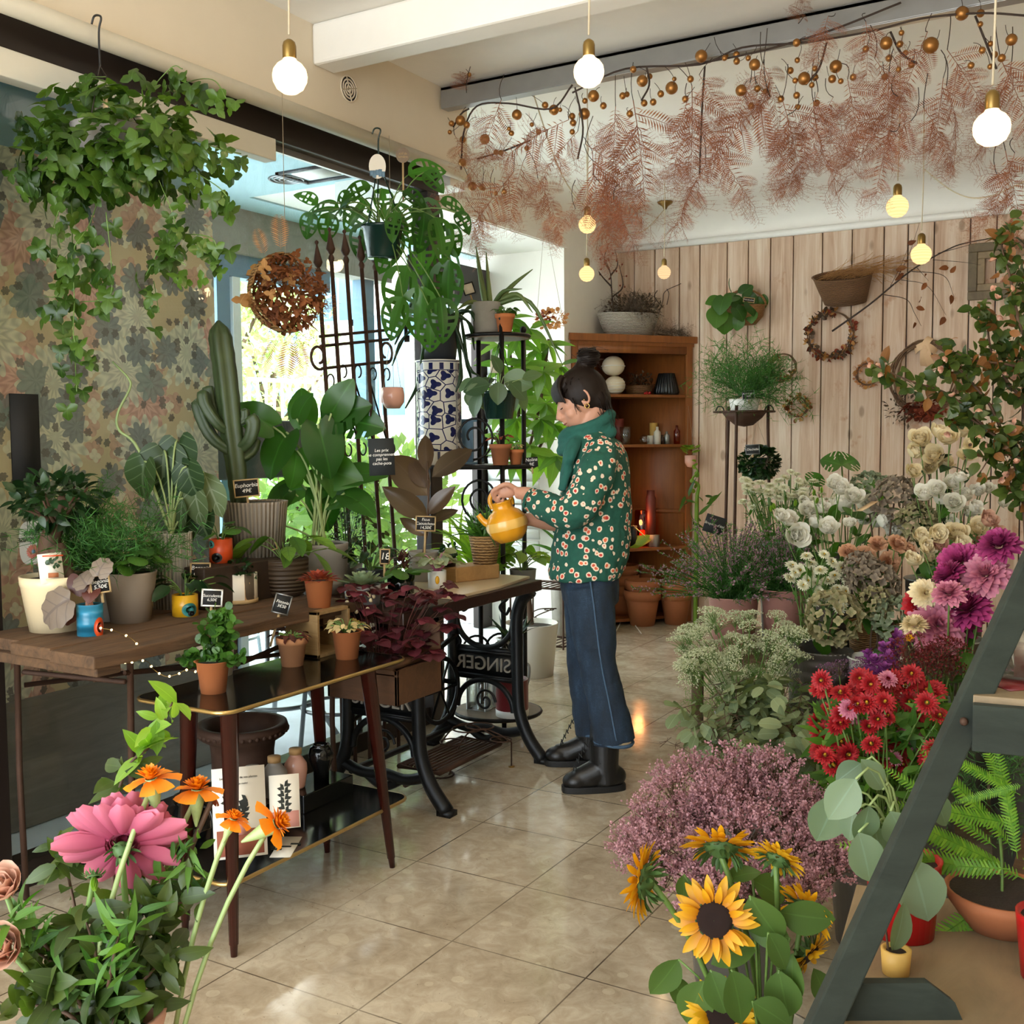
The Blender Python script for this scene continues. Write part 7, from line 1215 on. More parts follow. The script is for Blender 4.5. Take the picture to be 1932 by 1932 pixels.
def frm(nm, w, h, th_, dep, mat):
    for (x, z, sx, sz) in ((0, h/2-th_/2, w, th_), (0, -h/2+th_/2, w, th_), (-w/2+th_/2, 0, th_, h-2*th_), (w/2-th_/2, 0, th_, h-2*th_)): g = G(); g.box((x, dep, z), (sx, .03, sz)); part(nm, g, mat, t, bev=.005)
frm('outer_rail', W_, H_, .055, -.006, 'frame_wood'); frm('inner_rail', W_-.11, H_-.11, .045, .0, 'shelf_board')
# tripod stand with bowl and fern
b = PZ(1405, 1160, 0); b = A_([*PY(1403, 900, 7.04)]); b[2] = 0; t = thing('tripod_bowl_stand', 'rusty iron bowl stand on three long legs before the plank wall', 'stand', b); d = depth(b+[0, 0, 1.4]); zr = PD(1403, 777, d)[2]; g = G(); g.lathe([(0, zr-.1), (.06, zr-.09), (.12, zr-.04), (.15, zr), (.145, zr), (.11, zr-.03), (0, zr-.08)], 30); part('bowl', g, 'rust_iron', t); g = G(); g.tube([(.2*math.cos(a), .2*sn(a), zr) for a in np.linspace(0, 2*PI, 30)[:-1]], .007, 6, True); part('rim_hoop', g, 'rust_iron', t)
for k in range(3): a = -PI/2+k*2*PI/3; g = G(); g.tube([(.16*math.cos(a), .16*sn(a), zr+.04), (.16*math.cos(a), .16*sn(a), zr-.1), (.2*math.cos(a), .2*sn(a), 0)], .011, 7); part('leg', g, 'rust_iron', t)
for s_ in (-1, 1): g = G(); g.tube([(s_*.17+.03*math.cos(a), 0, zr+.04*sn(a)) for a in np.linspace(0, PI, 10)], .005, 5); part('handle', g, 'iron', t)
bb = b+A_([0, 0, zr-.03]); t = potted('tripod_fern', 'airy asparagus fern in a white bowl standing in the rusty tripod', bb, [(.08, 0), (.1, .1), (.102, .115)], 'white_ceramic'); g = G()
for k in range(100): a = U(0, 6.3); e = U(-.25, 1.3); g.put(SPRAY[k % 4], (.03*math.cos(a), .03*sn(a), .14), (math.cos(a)*math.cos(e), sn(a)*math.cos(e)*.7, sn(e)), rdir(.4), U(.22, .44))
part('fronds', g, 'lf_asp', t); sign(PD(1412, 745, d-.15), .075, .055, ['Asparagus', '16€'], 'chalk sign reading Asparagus in the white bowl', .08, 0, .03, frame='grey_metal')
c = PD(1432, 872, 7.1); t = thing('hanging_button_plant', 'round ball of small glossy leaves hanging from the tripod bowl', 'hanging plant', c); g = G(); scatter(g, [LF_ROUND, LF_OV3], (0, 0, 0), (.125, .12, .1), 620, (.026, .042), .9, 0, .6); part('leaves', g, 'lf_dark', t); g = G(); g.lathe([(0, -.06), (.04, -.06), (.06, .03), (0, .03)], 18); part('pot', g, 'green_plastic', t); g = G(); q = PD(1428, 795, 7.15)-c; g.tube([(-.06, 0, .05), q, (.07, 0, .05)], .0018, 4); part('strings', g, 'string', t)
sign(PD(1420, 848, 6.95), .085, .06, ['Dischidia'], 'grey chalk sign stuck in the hanging ball of small leaves', .05, 0, .02, 'slate', 'grey_metal')
c = onW(1303, 868, .09); t = thing('pink_wall_pot', 'small pale pink pot with a trailing plant hung beside the cabinet', 'hanging plant', c); g = G(); g.lathe([(0, -.055), (.025, -.05), (.043, -.02), (.045, .035), (.04, .035), (.036, 0), (0, -.03)], 22); part('pot', g, 'pink_glaze', t); g = G()
for k in range(16): a = k*2.4; g.put(LF_ROUND, (.03*math.cos(a), .03*sn(a), .05+U(0, .05)), (math.cos(a), sn(a), .4), (0, -.3, 1), U(.04, .055))
P = spline([(.03, -.03, .03), (.06, -.05, -.05), (.05, -.05, -.15), (.06, -.05, -.25)])
for q in P[::2]: g.put(LF_ROUND, q, rdir(-.3), nz(-cf+jit(.5)), .035)
part('leaves', g, 'lf_light', t); g = G(); g.tube([(-.03, 0, .03), (-.02, 0, .4), (.03, 0, .03)], .0015, 4); part('string', g, 'string', t)
c = PZ(1310, 1175, 0); c = A_([*PY(1313, 900, 7.45)]); c[2] = 0; t = thing('bamboo_stem', 'pale curling bamboo stem standing against the planks', 'plant', c); d = depth(c+[0, 0, 1.]); g = G(); g.tube(spline([(0, 0, 0)]+[PD(x, y, d)-c for x, y in ((1314, 990), (1315, 940), (1318, 915), (1306, 905), (1316, 890), (1310, 880))]), [.016, .014, .008, .005], 7); part('stem', g, 'lf_light', t); g = G()
for k in range(16): g.put(LF_LONG, PD(1300+U(-10, 40), 950+U(-20, 60), d)-c, nz(rdir(.3)), rdir(), U(.08, .16)*A_([1.6, 1, 1]))
part('leaves', g, 'lf_mid', t)
# ================================================================= blooms
PW = strip(lambda t: .40*sn(PI*min(1, .12+.8*t))**.8, 4, .35, -.25, 5); PN = strip(lambda t: .17*sn(PI*min(1, .06+.9*t))**.7, 4, .4, .15); PS = strip(lambda t: .2*sn(PI*min(1, .12+.86*t))**.8, 5, .25, .25)
def ring(g, tm_, n, r0, e, L, z=0., jt=.12, sc=(1, 1, 1), a0=0.):
    for k in range(n): a = a0+k*2*PI/n+U(-jt, jt); ee = e+U(-jt, jt); c, s_ = math.cos(a), sn(a); g.put(tm_, (r0*c, r0*s_, z), (c*math.cos(ee), s_*math.cos(ee), sn(ee)), (-c*sn(ee), -s_*sn(ee), math.cos(ee)), L*U(.88, 1.08)*A_(sc))
def b_rose():
    g = G(); 
    for k in range(24): f_ = k/24; ring(g, PW, 1, .08+.22*f_, 1.5-.78*f_, .62+.2*f_, -.02-.1*f_, .12, (1.1+.3*f_, 1, 1), k*2.4)
    return g
def b_open():
    g = G(); ring(g, PW, 6, .12, .55, .8, 0, .2, (1.2, 1, 1)); ring(g, PW, 5, .08, .95, .6, .02, .2, (1.2, 1, 1)); return g
def b_dahlia(n=11, rag=.18):
    g = G()
    for k in range(n): f_ = k/(n-1); ring(g, PN, int(6+13*f_), .04+.24*f_, 1.5-1.6*f_**1.3, .62+.24*f_, .2-.28*f_, rag, (1.35, 1, 1), k*.7)
    return g
def b_pk():
    g = G()
    for k in range(7): f_ = k/6; ring(g, PW, int(9+9*f_), .06+.22*f_, 1.35-1.6*f_, .5+.3*f_, .12-.2*f_, .22, (.7, 1, 1), k*.6)
    return g
def b_button():
    g = G()
    for k in range(4): ring(g, PS, 18, .26-.03*k, .12+.35*k, .62-.1*k, .03*k, .08, (1, 1, 1), k*.3)
    return g
def b_sun():
    g = G(); ring(g, PS, 17, .40, .05, .66, 0, .16, (.95, 1, 1)); ring(g, PS, 15, .38, .35, .55, .03, .25, (.9, 1, 1), .2); ring(g, PS, 11, .36, .6, .5, .05, .3, (.85, 1, 1), .5); return g
def b_hyd():
    g = G(); fl = G()
    for k in range(4): a = k*PI/2; fl.put(PW, (0, 0, 0), (math.cos(a), sn(a), .15), (0, 0, 1), A_([.62, .55, .5]))
    f_ = fl.tmpl()
    for k in range(95): z = 1-1.5*(k+.5)/95; r = math.sqrt(1-z*z); a = k*2.39996; d = A_([r*math.cos(a), r*sn(a), z]); g.put(f_, d*.78*U(.94, 1.05), rdir(), nz(d+jit(.25)), .3)
    return g
def b_carn():
    g = G(); wv = strip(lambda t: .42*t**.6, 5, .3, -.1, 5, .12)
    for k in range(6): ring(g, wv, 7, .04, 1.35-.22*k, .75, 0, .25, (1, 1, 1), k*.5)
    return g
def b_mari():
    g = G(); wv = strip(lambda t: .34*t**.5*(1-.2*t), 6, .2, .35, 5, .06); ring(g, wv, 7, .1, .0, .72, 0, .2, (1.25, 1, 1)); return g
def b_maric():
    g = G(); 
    for k in range(4): ring(g, PN, 12, .03*k, 1.5-.25*k, .4, .02, .2, (1.1, 1, 1), k)
    return g
def b_bud():
    g = G(); ring(g, PW, 5, .04, 1.35, .8, 0, .1, (.7, 1, 1)); ring(g, PW, 4, .03, 1.45, .75, 0, .1, (.7, 1, 1)); return g
def b_disc(r=.42, h=.16): g = G(); g.lathe([(r, -.05), (r, .03), (r*.85, h*.8), (r*.45, h*1.05), (.01, h*.85)], 26); return g
def b_calyx():
    g = G(); g.lathe([(.05, -.28), (.2, -.2), (.42, -.06), (.45, .02), (.3, .0)], 16); ring(g, PN, 16, .38, -.35, .42, -.06, .3); ring(g, PN, 12, .3, -.75, .4, -.14, .3); return g
BL = {}
def bloom(key, fn, mat):
    if key not in BL: BL[key] = fn().mesh(key, mat)
    return BL[key]
def flower(nm, label, cat, grp, px, py, d, Rpx, face, base, parts, stem='stem_green', leaf=None, nl=2, ls=.07, curve=.3, r=.0025, bud=None):
    """one cut flower: root at the stem foot in its bucket"""
    h = PD(px, py, d); b = A_(base)+A_([U(-.05, .05), U(-.05, .05), 0]); t = thing(nm, label, cat, b, grp); q = h-b; R_ = Rpx/FPX*d; face = nz(face); mid = A_([q[0]*curve, q[1]*curve, q[2]*.62])
    P = bez((0, 0, 0), mid, q-face*R_*.2, 9); g = G(); g.tube(P, r, 5); part('stem', g, stem, t)
    for pn, me in parts: o_ = link(pn, me, t, [float(x) for x in q]); o_.scale = (R_,)*3; rot_to(o_, face, U(0, 6.3))
    if leaf:
        g = G()
        for k in range(nl): p = P[rnd.randint(4, 7)]; g.put(leaf[0], p, nz(rdir(.1)), nz(A_([0, 0, 1])+jit(.5)), ls*U(.7, 1.2))
        part('leaves', g, leaf[1], t)
    return t
CAMD = -cf
def fc(up=.6, cam=.6, j=.35, side=0.): return nz(CAMD*cam+ZU*up+cr*side+jit(j))
def bench(x0, x1, y0, y1, z, label):
    t = thing('flower_bench', label, 'bench', ((x0+x1)/2, (y0+y1)/2, 0)); hx, hy = (x1-x0)/2, (y1-y0)/2
    n = 4
    for k in range(n): g = G(); a = -hy+2*hy*k/n; g.bx((-hx, a+.004, z-.025), (hx, a+2*hy/n-.004, z)); part('board', g, 'bench_wood', t, bev=.002)
    for sx in (-1, 1):
        for sy in (-1, 1): g = G(); g.box((sx*(hx-.05), sy*(hy-.05), (z-.025)/2), (.045, .045, z-.025)); part('leg', g, 'bench_wood', t)
bench(-1.25, .75, 3.88, 4.72, .28, 'lower wooden bench carrying the hydrangea and rose buckets'); bench(-1.86, .75, 4.78, 5.65, .36, 'rear wooden bench carrying the heather and daisy buckets'); bench(-.28, .75, 3.1, 3.8, .2, 'low wooden bench under the pink dahlias')
def bucket(px, py, d, zb, h, r, mat, label, name='flower_bucket'):
    p = PD(px, py, d); b = A_([p[0], p[1], zb]); t = thing(name, label, 'bucket', b); g = G(); g.lathe([(0, .004), (r*.8, 0), (r, h), (r*1.04, h+.004), (r*.98, h), (r*.78, .02), (0, .02)], 28); part('body', g, mat, t); g = G(); g.tube([(r*1.03*math.cos(a), r*1.03*sn(a), h) for a in np.linspace(0, 2*PI, 28)[:-1]], .004, 6, True); part('rim', g, mat, t); return b+A_([0, 0, .03])
# ------ heather in pink pots
def heather(b, R_, Hh, label, n=260):
    t = thing('heather', label, 'potted plant', b); g, gf = G(), G()
    for k in range(n):
        a = U(0, 6.3); e = U(.15, 1.45); L_ = U(.5, 1)*R_; p0 = A_([U(-.05, .05), U(-.05, .05), 0]); d_ = A_([math.cos(a)*math.cos(e), sn(a)*math.cos(e), sn(e)*Hh/R_]); e_ = p0+d_*L_; P = bez(p0, p0+d_*L_*.5+A_([0, 0, .04]), e_, 6); g.tube(P, .0016, 3)
        for m in range(15): q = P[min(5, 1+m//3)]; q = q+(P[min(5, 2+m//3)]-q)*U(0, 1); g.put(LF_NEED, q, nz(d_*.6+rdir()), rdir(), .03*A_([2.4, 1, 1]))
        for m in range(16): q = P[4]+(P[5]-P[4])*U(-.3, 1.15); gf.put(LF_TINY, q+rdir()*.004, nz(d_+rdir()*.9), rdir(), U(.009, .015)*A_([1.7, 1, 1]))
    part('foliage', g, 'lf_asp', t); part('flower_spikes', gf, 'pt_heath', t)
b = bucket(1385, 1000, 5.2, .36, .26, .12, 'pink_bucket', 'larger dusty pink metal pot holding the heather', 'flower_pot'); heather(b+A_([0, 0, .2]), .52, .42, 'big bushy heather with purple tips in the larger pink pot', 300)
b = bucket(1478, 1000, 5.15, .36, .3, .1, 'pink_bucket', 'smaller dusty pink pot right of the heather pot', 'flower_pot'); heather(b+A_([0, 0, .24]), .3, .36, 'darker heather in the smaller pink pot', 170)
sign(PD(1348, 990, 5.35), .1, .09, ["Bruyère d'été"], 'grey slate with chalk writing behind the heather', -.3, 0, .08, 'slate', None, size=.018, name='slate_sign')
# ------ button daisies (flat white heads)
b = bucket(1480, 900, 5.5, .36, .5, .13, 'galva', 'zinc bucket behind the heather holding the flat white daisies'); m_ = [('bloom', bloom('daisy_head', b_button, 'pt_btn'))]
for k in range(64): u_ = U(0, 1); flower('daisy', 'flat white button daisy in the bunch behind the heather', 'flower', 'flat white daisies', 1395+190*u_, U(900, 950)+10*math.sin(u_*9), 5.5+U(-.2, .15), U(11, 15), nz(ZU+CAMD*.45+jit(.3)), b, m_, leaf=(LF_LAN, 'lf_mid'), nl=5, ls=.07)
# ------ white lisianthus
LIS = ((1485, 985, 30), (1525, 965, 28), (1560, 1000, 30), (1500, 1010, 36), (1545, 960, 26), (1590, 960, 34), (1585, 925, 30), (1610, 940, 28), (1640, 950, 28), (1660, 980, 30), (1625, 985, 20), (1650, 990, 22), (1680, 1000, 34), (1576, 915, 26), (1535, 990, 26), (1470, 975, 22), (1605, 990, 18), (1515, 945, 16))
b = bucket(1580, 1000, 4.75, .36, .32, .13, 'rib_grey', 'dark ribbed bucket of white ruffled flowers'); m_ = [('bloom', bloom('rose_white', b_rose, 'pt_white'))]; mc = [('bud', bloom('bud_white', b_bud, 'lf_light'))]
for (x, y, r_) in LIS: flower('lisianthus', 'white ruffled bloom of the large bunch in the middle of the display', 'flower', 'white lisianthus in the middle', x, y, 4.75+U(-.15, .15), r_, fc(.5, .7, .5), b, m_, leaf=(LF_OV, 'lf_mid'), nl=5, ls=.08)
for (x, y) in ((1455, 965), (1500, 955), (1535, 935), (1550, 930), (1540, 950), (1622, 945), (1665, 945), (1462, 960)): flower('lisianthus_bud', 'pale green bud rising from the large bunch of white blooms', 'flower', 'lisianthus buds', x, y, 4.75+U(-.1, .1), 14, nz(ZU+jit(.4)), b, mc)
# ------ monstera leaves in back
b = bucket(1600, 1000, 5.45, .36, .45, .12, 'galva', 'zinc bucket of large cut leaves against the planks')
for (x, y, L_, an, sx) in ((1588, 878, 42, 155, 1.6), (1588, 878, 42, 25, 1.6), (1640, 945, 52, 70, 1.5), (1530, 915, 36, 50, 1.4)):
    p = PD(x, y, 5.4); t = thing('cut_leaf', 'large dark cut leaf standing above the white blooms', 'leaf', b, 'large cut leaves'); g = G(); pleaf(g, LF_MONS, b, x, y, L_, an, 5.4, .3, .1, (sx, 1, 1)); part('blade', g, 'lf_mons', t); g = G(); g.tube(bez((0, 0, 0), (0, 0, .4), p-b, 7), .004, 5); part('stalk', g, 'stem_green', t)
# ------ hydrangeas
b = bucket(1556, 1200, 4.25, .28, .27, .105, 'rib_grey', 'grey ribbed cylinder bucket under the pale hydrangea'); b3 = bucket(1652, 1230, 4.15, .28, .26, .1, 'white_ceramic', 'pale cream vase at the front of the lower bench', 'flower_vase')
for (x, y, r_, m2, dd, bb, lb) in ((1572, 1165, 62, 'pt_hyd', 4.15, b, 'large green and beige hydrangea head leaning over the grey ribbed bucket'), (1645, 1105, 58, 'pt_hydp', 4.3, b3, 'dusty green hydrangea head behind the cream vase'), (1690, 1170, 52, 'pt_hydg', 4.15, b3, 'bluish green hydrangea head right of the cream vase'), (1650, 1140, 40, 'pt_hyd', 4.2, b3, 'smaller mottled hydrangea head above the cream vase'), (1690, 945, 55, 'pt_hydp', 4.7, b3, 'greyish dusky hydrangea head behind the cream roses'), (1640, 930, 48, 'pt_hydg', 4.9, b3, 'olive hydrangea head near the planks'), (1730, 985, 45, 'pt_hyd', 4.6, b3, 'brownish hydrangea head under the white blooms'), (1625, 1075, 42, 'pt_hydp', 4.35, b, 'faded hydrangea head between the mums and carnations')):
    flower('hydrangea', lb, 'flower', 'hydrangeas', x, y, dd, r_, fc(.4, .8, .25), bb, [('flower_head', bloom('hyd_'+m2, b_hyd, m2))], 'stem_brown', (LF_OV, 'lf_mid'), 3, .14, r=.004)
g = G(); c = PD(1640, 1275, 3.95); 
pk = thing('kraft_sheet', 'folded kraft paper sheet standing by the purple flowers', 'paper', PD(1655, 1265, 4.0)*[1, 1, 0]+A_([0, 0, .28])); g.box((0, 0, .09), (.1, .003, .16), fr((.2, 1, .2), (0, -.4, 1))); part('sheet', g, 'bone_paper', pk)
g = G(); g.box((0, 0, 0), (.08, .003, .08), np.stack([imdir(30), imdir(120), sh], 1)); solo('kraft_tag', g, 'kraft', 'blank kraft paper tag among the olive hydrangeas', 'tag', PD(1636, 955, 4.6))
# ------ mums, carnations
b = bucket(1530, 1100, 4.4, .28, .3, .1, 'galva', 'zinc bucket of cream button mums'); m_ = [('bloom', bloom('mum_head', b_button, 'pt_btn')), ('eye', bloom('mum_eye', lambda: b_disc(.1, .25), 'eye_yellow'))]
for (x, y) in ((1522, 1053), (1555, 1050), (1495, 1072), (1510, 1080), (1530, 1082), (1490, 1095), (1548, 1080), (1570, 1065), (1575, 1090), (1562, 1100), (1540, 1105), (1525, 1100), (1588, 1075), (1600, 1100), (1620, 1090), (1515, 1108), (1580, 1115), (1545, 1120), (1560, 1130), (1595, 1120), (1605, 1135), (1570, 1145), (1535, 1140), (1585, 1150), (1500, 1085), (1530, 1068)): flower('button_mum', 'small cream button mum in front of the white ruffled blooms', 'flower', 'cream button mums', x, y-4, 4.35+U(-.12, .12), U(14, 18), fc(.7, .7, .35), b, m_, leaf=(LF_LAN, 'lf_mid'), nl=3)
b = bucket(1650, 1060, 4.45, .28, .34, .1, 'wicker_brown', 'woven brown bucket of apricot carnations'); m_ = [('bloom', bloom('carn', b_carn, 'pt_apricot'))]
for (x, y, r_) in ((1630, 1052, 28), (1675, 1062, 30), (1690, 1030, 26), (1655, 1030, 24), (1710, 1040, 22), (1600, 1045, 24)): flower('carnation', 'ruffled apricot carnation between the mums and the cream roses', 'flower', 'apricot carnations', x, y, 4.4+U(-.1, .1), r_, fc(.5, .8, .3), b, m_)
# ------ cream roses
m_ = [('bloom', bloom('rose_cream', b_rose, 'pt_cream'))]; mo = [('bloom', bloom('open_cream', b_open, 'pt_cream')), ('eye', bloom('dark_eye', lambda: b_disc(.14, .2), 'stem_brown'))]
b = bucket(1770, 1000, 4.6, .28, .5, .13, 'galva', 'zinc bucket of tall cream roses')
for k, (x, y, r_) in enumerate(((1735, 832, 32), (1722, 858, 26), (1768, 820, 28), (1790, 830, 30), (1765, 862, 30), (1785, 880, 28), (1745, 850, 24), (1830, 840, 24), (1822, 862, 26), (1815, 820, 24), (1720, 890, 24), (1755, 880, 24), (1800, 805, 22))): flower('cream_rose', 'cream rose high in the display below the leafy branches', 'flower', 'tall cream roses', x, y, 4.55+U(-.1, .12), r_, fc(.5, .7, .45), b, mo if k in (7, 8) else m_, leaf=(LF_OV, 'lf_dark'), nl=4, ls=.08)
m2 = [('bloom', bloom('rose_white', b_rose, 'pt_white'))]; b = bucket(1800, 1040, 4.45, .28, .42, .12, 'galva', 'zinc bucket of white ruffled flowers under the cream roses')
for (x, y, r_) in ((1745, 937, 30), (1770, 925, 26), (1795, 915, 28), (1820, 940, 26), (1800, 950, 30), (1835, 960, 24), (1770, 945, 24), (1828, 970, 22), (1845, 930, 22), (1790, 985, 20), (1880, 855, 22), (1865, 925, 20), (1890, 950, 20), (1812, 905, 20)): flower('lisianthus', 'white ruffled bloom at the right below the tall cream roses', 'flower', 'white blooms on the right', x, y, 4.4+U(-.1, .1), r_, fc(.5, .7, .4), b, m2, leaf=(LF_OV, 'lf_mid'), nl=4, ls=.07)
b = bucket(1790, 1130, 4.0, .28, .36, .12, 'galva', 'zinc bucket of creamy roses behind the magenta dahlias')
for k, (x, y, r_) in enumerate(((1735, 1015, 26), (1745, 1035, 28), (1765, 1010, 28), (1720, 1060, 26), (1750, 1052, 26), (1805, 1010, 34), (1808, 1030, 32), (1845, 1000, 30), (1860, 985, 28), (1850, 1030, 28), (1880, 1010, 26), (1772, 1030, 24))): flower('rose', 'pale buff rose behind the magenta dahlias', 'flower', 'buff roses', x, y, 3.95+U(-.1, .1), r_, fc(.5, .8, .35), b, m_ if k < 8 else [('bloom', bloom('rose_blush', b_rose, 'pt_blush'))], leaf=(LF_OV, 'lf_mid'), nl=4, ls=.09)
# ------ dahlias
b = bucket(1800, 1300, 3.4, .2, .34, .12, 'galva', 'zinc bucket of pink and magenta dahlias'); dm_ = {k: [('bloom', bloom('dahlia_'+k, b_dahlia, k))] for k in ('pt_magenta', 'pt_rose', 'pt_red', 'pt_cream')}
for (x, y, r_, m2, lb) in ((1812, 1062, 36, 'pt_magenta', 'magenta dahlia nearest the buff roses'), (1790, 1085, 28, 'pt_magenta', 'dark magenta dahlia at the left of the upper pair'), (1860, 1085, 38, 'pt_rose', 'light pink dahlia half behind the green ladder'), (1885, 1030, 34, 'pt_magenta', 'magenta dahlia high against the green ladder'), (1790, 1120, 26, 'pt_rose', 'small pink dahlia in the middle of the dahlia bunch'), (1785, 1150, 36, 'pt_magenta', 'ragged magenta dahlia above the large pale pink one'), (1825, 1150, 40, 'pt_magenta', 'magenta dahlia right of the ragged one'), (1768, 1180, 46, 'pt_rose', 'largest pale pink dahlia at the front of the bunch'), (1812, 1185, 36, 'pt_magenta', 'magenta dahlia tucked right of the largest pale pink one'), (1732, 1140, 26, 'pt_red', 'round dark red dahlia at the left of the bunch'), (1745, 1120, 24, 'pt_cream', 'cream yellow bloom behind the dark red dahlia'), (1725, 1180, 22, 'pt_cream', 'cream yellow bloom below the dark red dahlia')): flower('dahlia', lb, 'flower', 'dahlias', x, y, 3.35+U(-.1, .1), r_*1.15, fc(.6, .6, .5, -.3), b, dm_[m2], leaf=(LF_OV, 'lf_mid'), nl=3, ls=.1, r=.003)
flower('yellow_daisy', 'tiny bright yellow flower under the largest pale pink dahlia', 'flower', None, 1716, 1205, 3.3, 12, fc(), b, [('bloom', bloom('yd', b_open, 'pt_yellow'))])
# ------ purple stock and red millet
def spray_thing(nm, label, cat, grp, b, px, py, d, meshes, sc, stem='stem_green', dirj=.25):
    q = PD(px, py, d)-b; t = thing(nm, label, cat, b, grp); g = G(); g.tube(bez((0, 0, 0), (q[0]*.25, q[1]*.25, q[2]*.7), q, 8), .002, 4); part('stem', g, stem, t)
    for pn, me in meshes: o_ = link(pn, me, t, [float(x) for x in q]); o_.scale = (sc,)*3; rot_to(o_, nz(q*[.8, .8, .6]+ZU*.3+CAMD*.1+jit(dirj)), U(0, 6))
    return t
def m_spike():
    g = G()
    for k in range(60): z = k/60; a = k*2.4; r = .3*(1-.5*z); ring(g, PW, 1, r*.4, .4, .28, z*1.6-1.1, .4, (1, 1, 1), a)
    return g
b = bucket(1690, 1330, 3.5, 0, .3, .11, 'galva', 'zinc bucket of purple flower spikes'); sp_ = [('spike', bloom('stock_spike', m_spike, 'pt_purple'))]
for (x, y) in ((1672, 1235), (1655, 1260), (1690, 1215), (1665, 1275), (1682, 1255), (1640, 1250)): spray_thing('purple_stock', 'frilly purple flower spike left of the red mums', 'flower', 'purple spikes', b, x, y, 3.4+U(-.08, .08), sp_, .075)
def m_umbel(nr=14, dom=.45, R_=1., fl=16, tm_=LF_TINY, fs=.07):
    g, gf = G(), G()
    for k in range(nr):
        a = k*2.4; r = R_*math.sqrt((k+.5)/nr); e = A_([r*math.cos(a)*.75, r*sn(a)*.75, .35-dom*r*r*.6]); g.tube(bez((0, 0, -.5), e*[.5, .5, .6], e, 4), .012, 3)
        for m in range(fl): d_ = rdir(.5); gf.put(tm_, e+d_*[.16, .16, .07]*U(.3, 1), d_, rdir(.5), fs*U(.7, 1.2)*A_([2, 1, 1]))
    return g, gf
def umb(key, mat, smat, **kw):
    if key not in BL: g, gf = m_umbel(**kw); BL[key] = [('rays', g.mesh(key+'_rays', smat)), ('florets', gf.mesh(key, mat))]
    return BL[key]
b = bucket(1745, 1330, 3.25, 0, .36, .1, 'galva', 'zinc bucket of reddish speckled filler flowers'); um = umb('millet', 'pt_darkred', 'stem_brown', nr=16, fl=10, fs=.1)
for k in range(16): spray_thing('red_filler', 'airy dark red speckled spray below the pink dahlias', 'flower', 'dark red sprays', b, U(1705, 1795), U(1215, 1280), 3.2+U(-.1, .12), um, .07)
um = umb('mauve', 'pt_mauve', 'stem_brown', nr=14, fl=12, fs=.1); b = bucket(1600, 1320, 3.75, 0, .3, .1, 'galva', 'zinc bucket of dusky mauve sprays')
for k in range(7): spray_thing('mauve_spray', 'dusky mauve spray behind the red mums', 'flower', 'mauve sprays', b, U(1555, 1640), U(1255, 1285), 3.7+U(-.08, .08), um, .06)
# ------ red mums
b = bucket(1650, 1480, 2.95, 0, .25, .12, 'galva', 'zinc bucket of small red mums'); mr = [('bloom', bloom('mum_red', b_button, 'pt_red')), ('eye', bloom('mum_eye', lambda: b_disc(.1, .25), 'eye_yellow'))]; mr2 = [('bloom', bloom('mum_pink', b_button, 'pt_rose'))]
for k in range(92):
    x = U(1535, 1790); y = U(1285, 1470)+abs(x-1660)*.1-20
    flower('red_mum', 'small crimson mum of the dense bunch by the green ladder' if k % 12 else 'small pinkish mum among the crimson ones', 'flower', 'crimson mums' if k % 12 else 'pinkish mums', x, y, 2.9+U(-.14, .14), U(20, 29), fc(.5, .9, .5, -.2), b, mr if k % 12 else mr2, leaf=(LF_LAN, 'lf_fern'), nl=2, ls=.075)
t = thing('mum_foliage', 'toothed green foliage of the crimson mum bunch', 'foliage', b); t['kind'] = 'stuff'; g = G()
for k in range(420): p = PD(U(1545, 1780), U(1320, 1500), 2.95+U(-.14, .16))-b; g.put(LF_LAN, p, nz(rdir(.2)), nz(rdir(.4)+CAMD*.5), U(.05, .08)*A_([1.3, 1, 1]))
part('leaves', g, 'lf_fern', t)
# ------ ammi
b = bucket(1410, 1260, 4.25, 0, .3, .12, 'galva', 'zinc bucket hidden by the lacy white flowers'); ua = [umb('ammi%d' % k, 'pt_ammi', 'stem_green', nr=22, fl=18, fs=.085, dom=.3+.2*k) for k in range(2)]
for k in range(62):
    a = U(0, 6.3); r = math.sqrt(U(0, 1)); spray_thing('lace_flower', 'lacy greenish white umbel in the big airy bunch on the floor', 'flower', 'lacy white umbels', b, 1400+125*r*math.cos(a), 1215-78*r*sn(a)+10, 4.2+U(-.2, .25)-.1*sn(a)*-1, ua[k % 2], U(.045, .085))
t = thing('lace_foliage', 'feathery green foliage of the lacy white bunch', 'foliage', b); t['kind'] = 'stuff'; g = G()
for k in range(110): d_ = rdir(.6); g.put(SPRAY[k % 4], A_([0, 0, .2])+d_*U(0, .22), nz(d_+jit(.4)), rdir(), U(.1, .2))
part('fronds', g, 'lf_fern', t)
# ------ eucalyptus
b = bucket(1430, 1430, 3.6, 0, .26, .12, 'galva', 'zinc bucket hidden by the eucalyptus')
def m_euc(seed):
    R_ = random.Random(seed); g, gl = G(), G(); P = bez((0, 0, -.1), (0, .1, .55), (0, .45, .95), 12); g.tube(P, [.008, .003], 4)
    for i in range(2, 12):
        for m in range(5): q = P[i]; a = R_.uniform(0, 6.3); d_ = nz(A_([math.cos(a), sn(a), R_.uniform(-.5, .4)])); e = q+d_*.09; g.tube([q, e], .003, 3); gl.put(LF_EUC, e, nz(d_+A_([0, 0, -.4])), nz(A_([R_.gauss(0, 1), R_.gauss(0, 1), 1.2])), R_.uniform(.1, .16)*A_([.8, 1.15, 1]))
    return [('twig', g.mesh('euc_twig', 'stem_brown')), ('leaves', gl.mesh('euc_leaves', 'lf_euc'))]
EU = [m_euc(k) for k in range(3)]
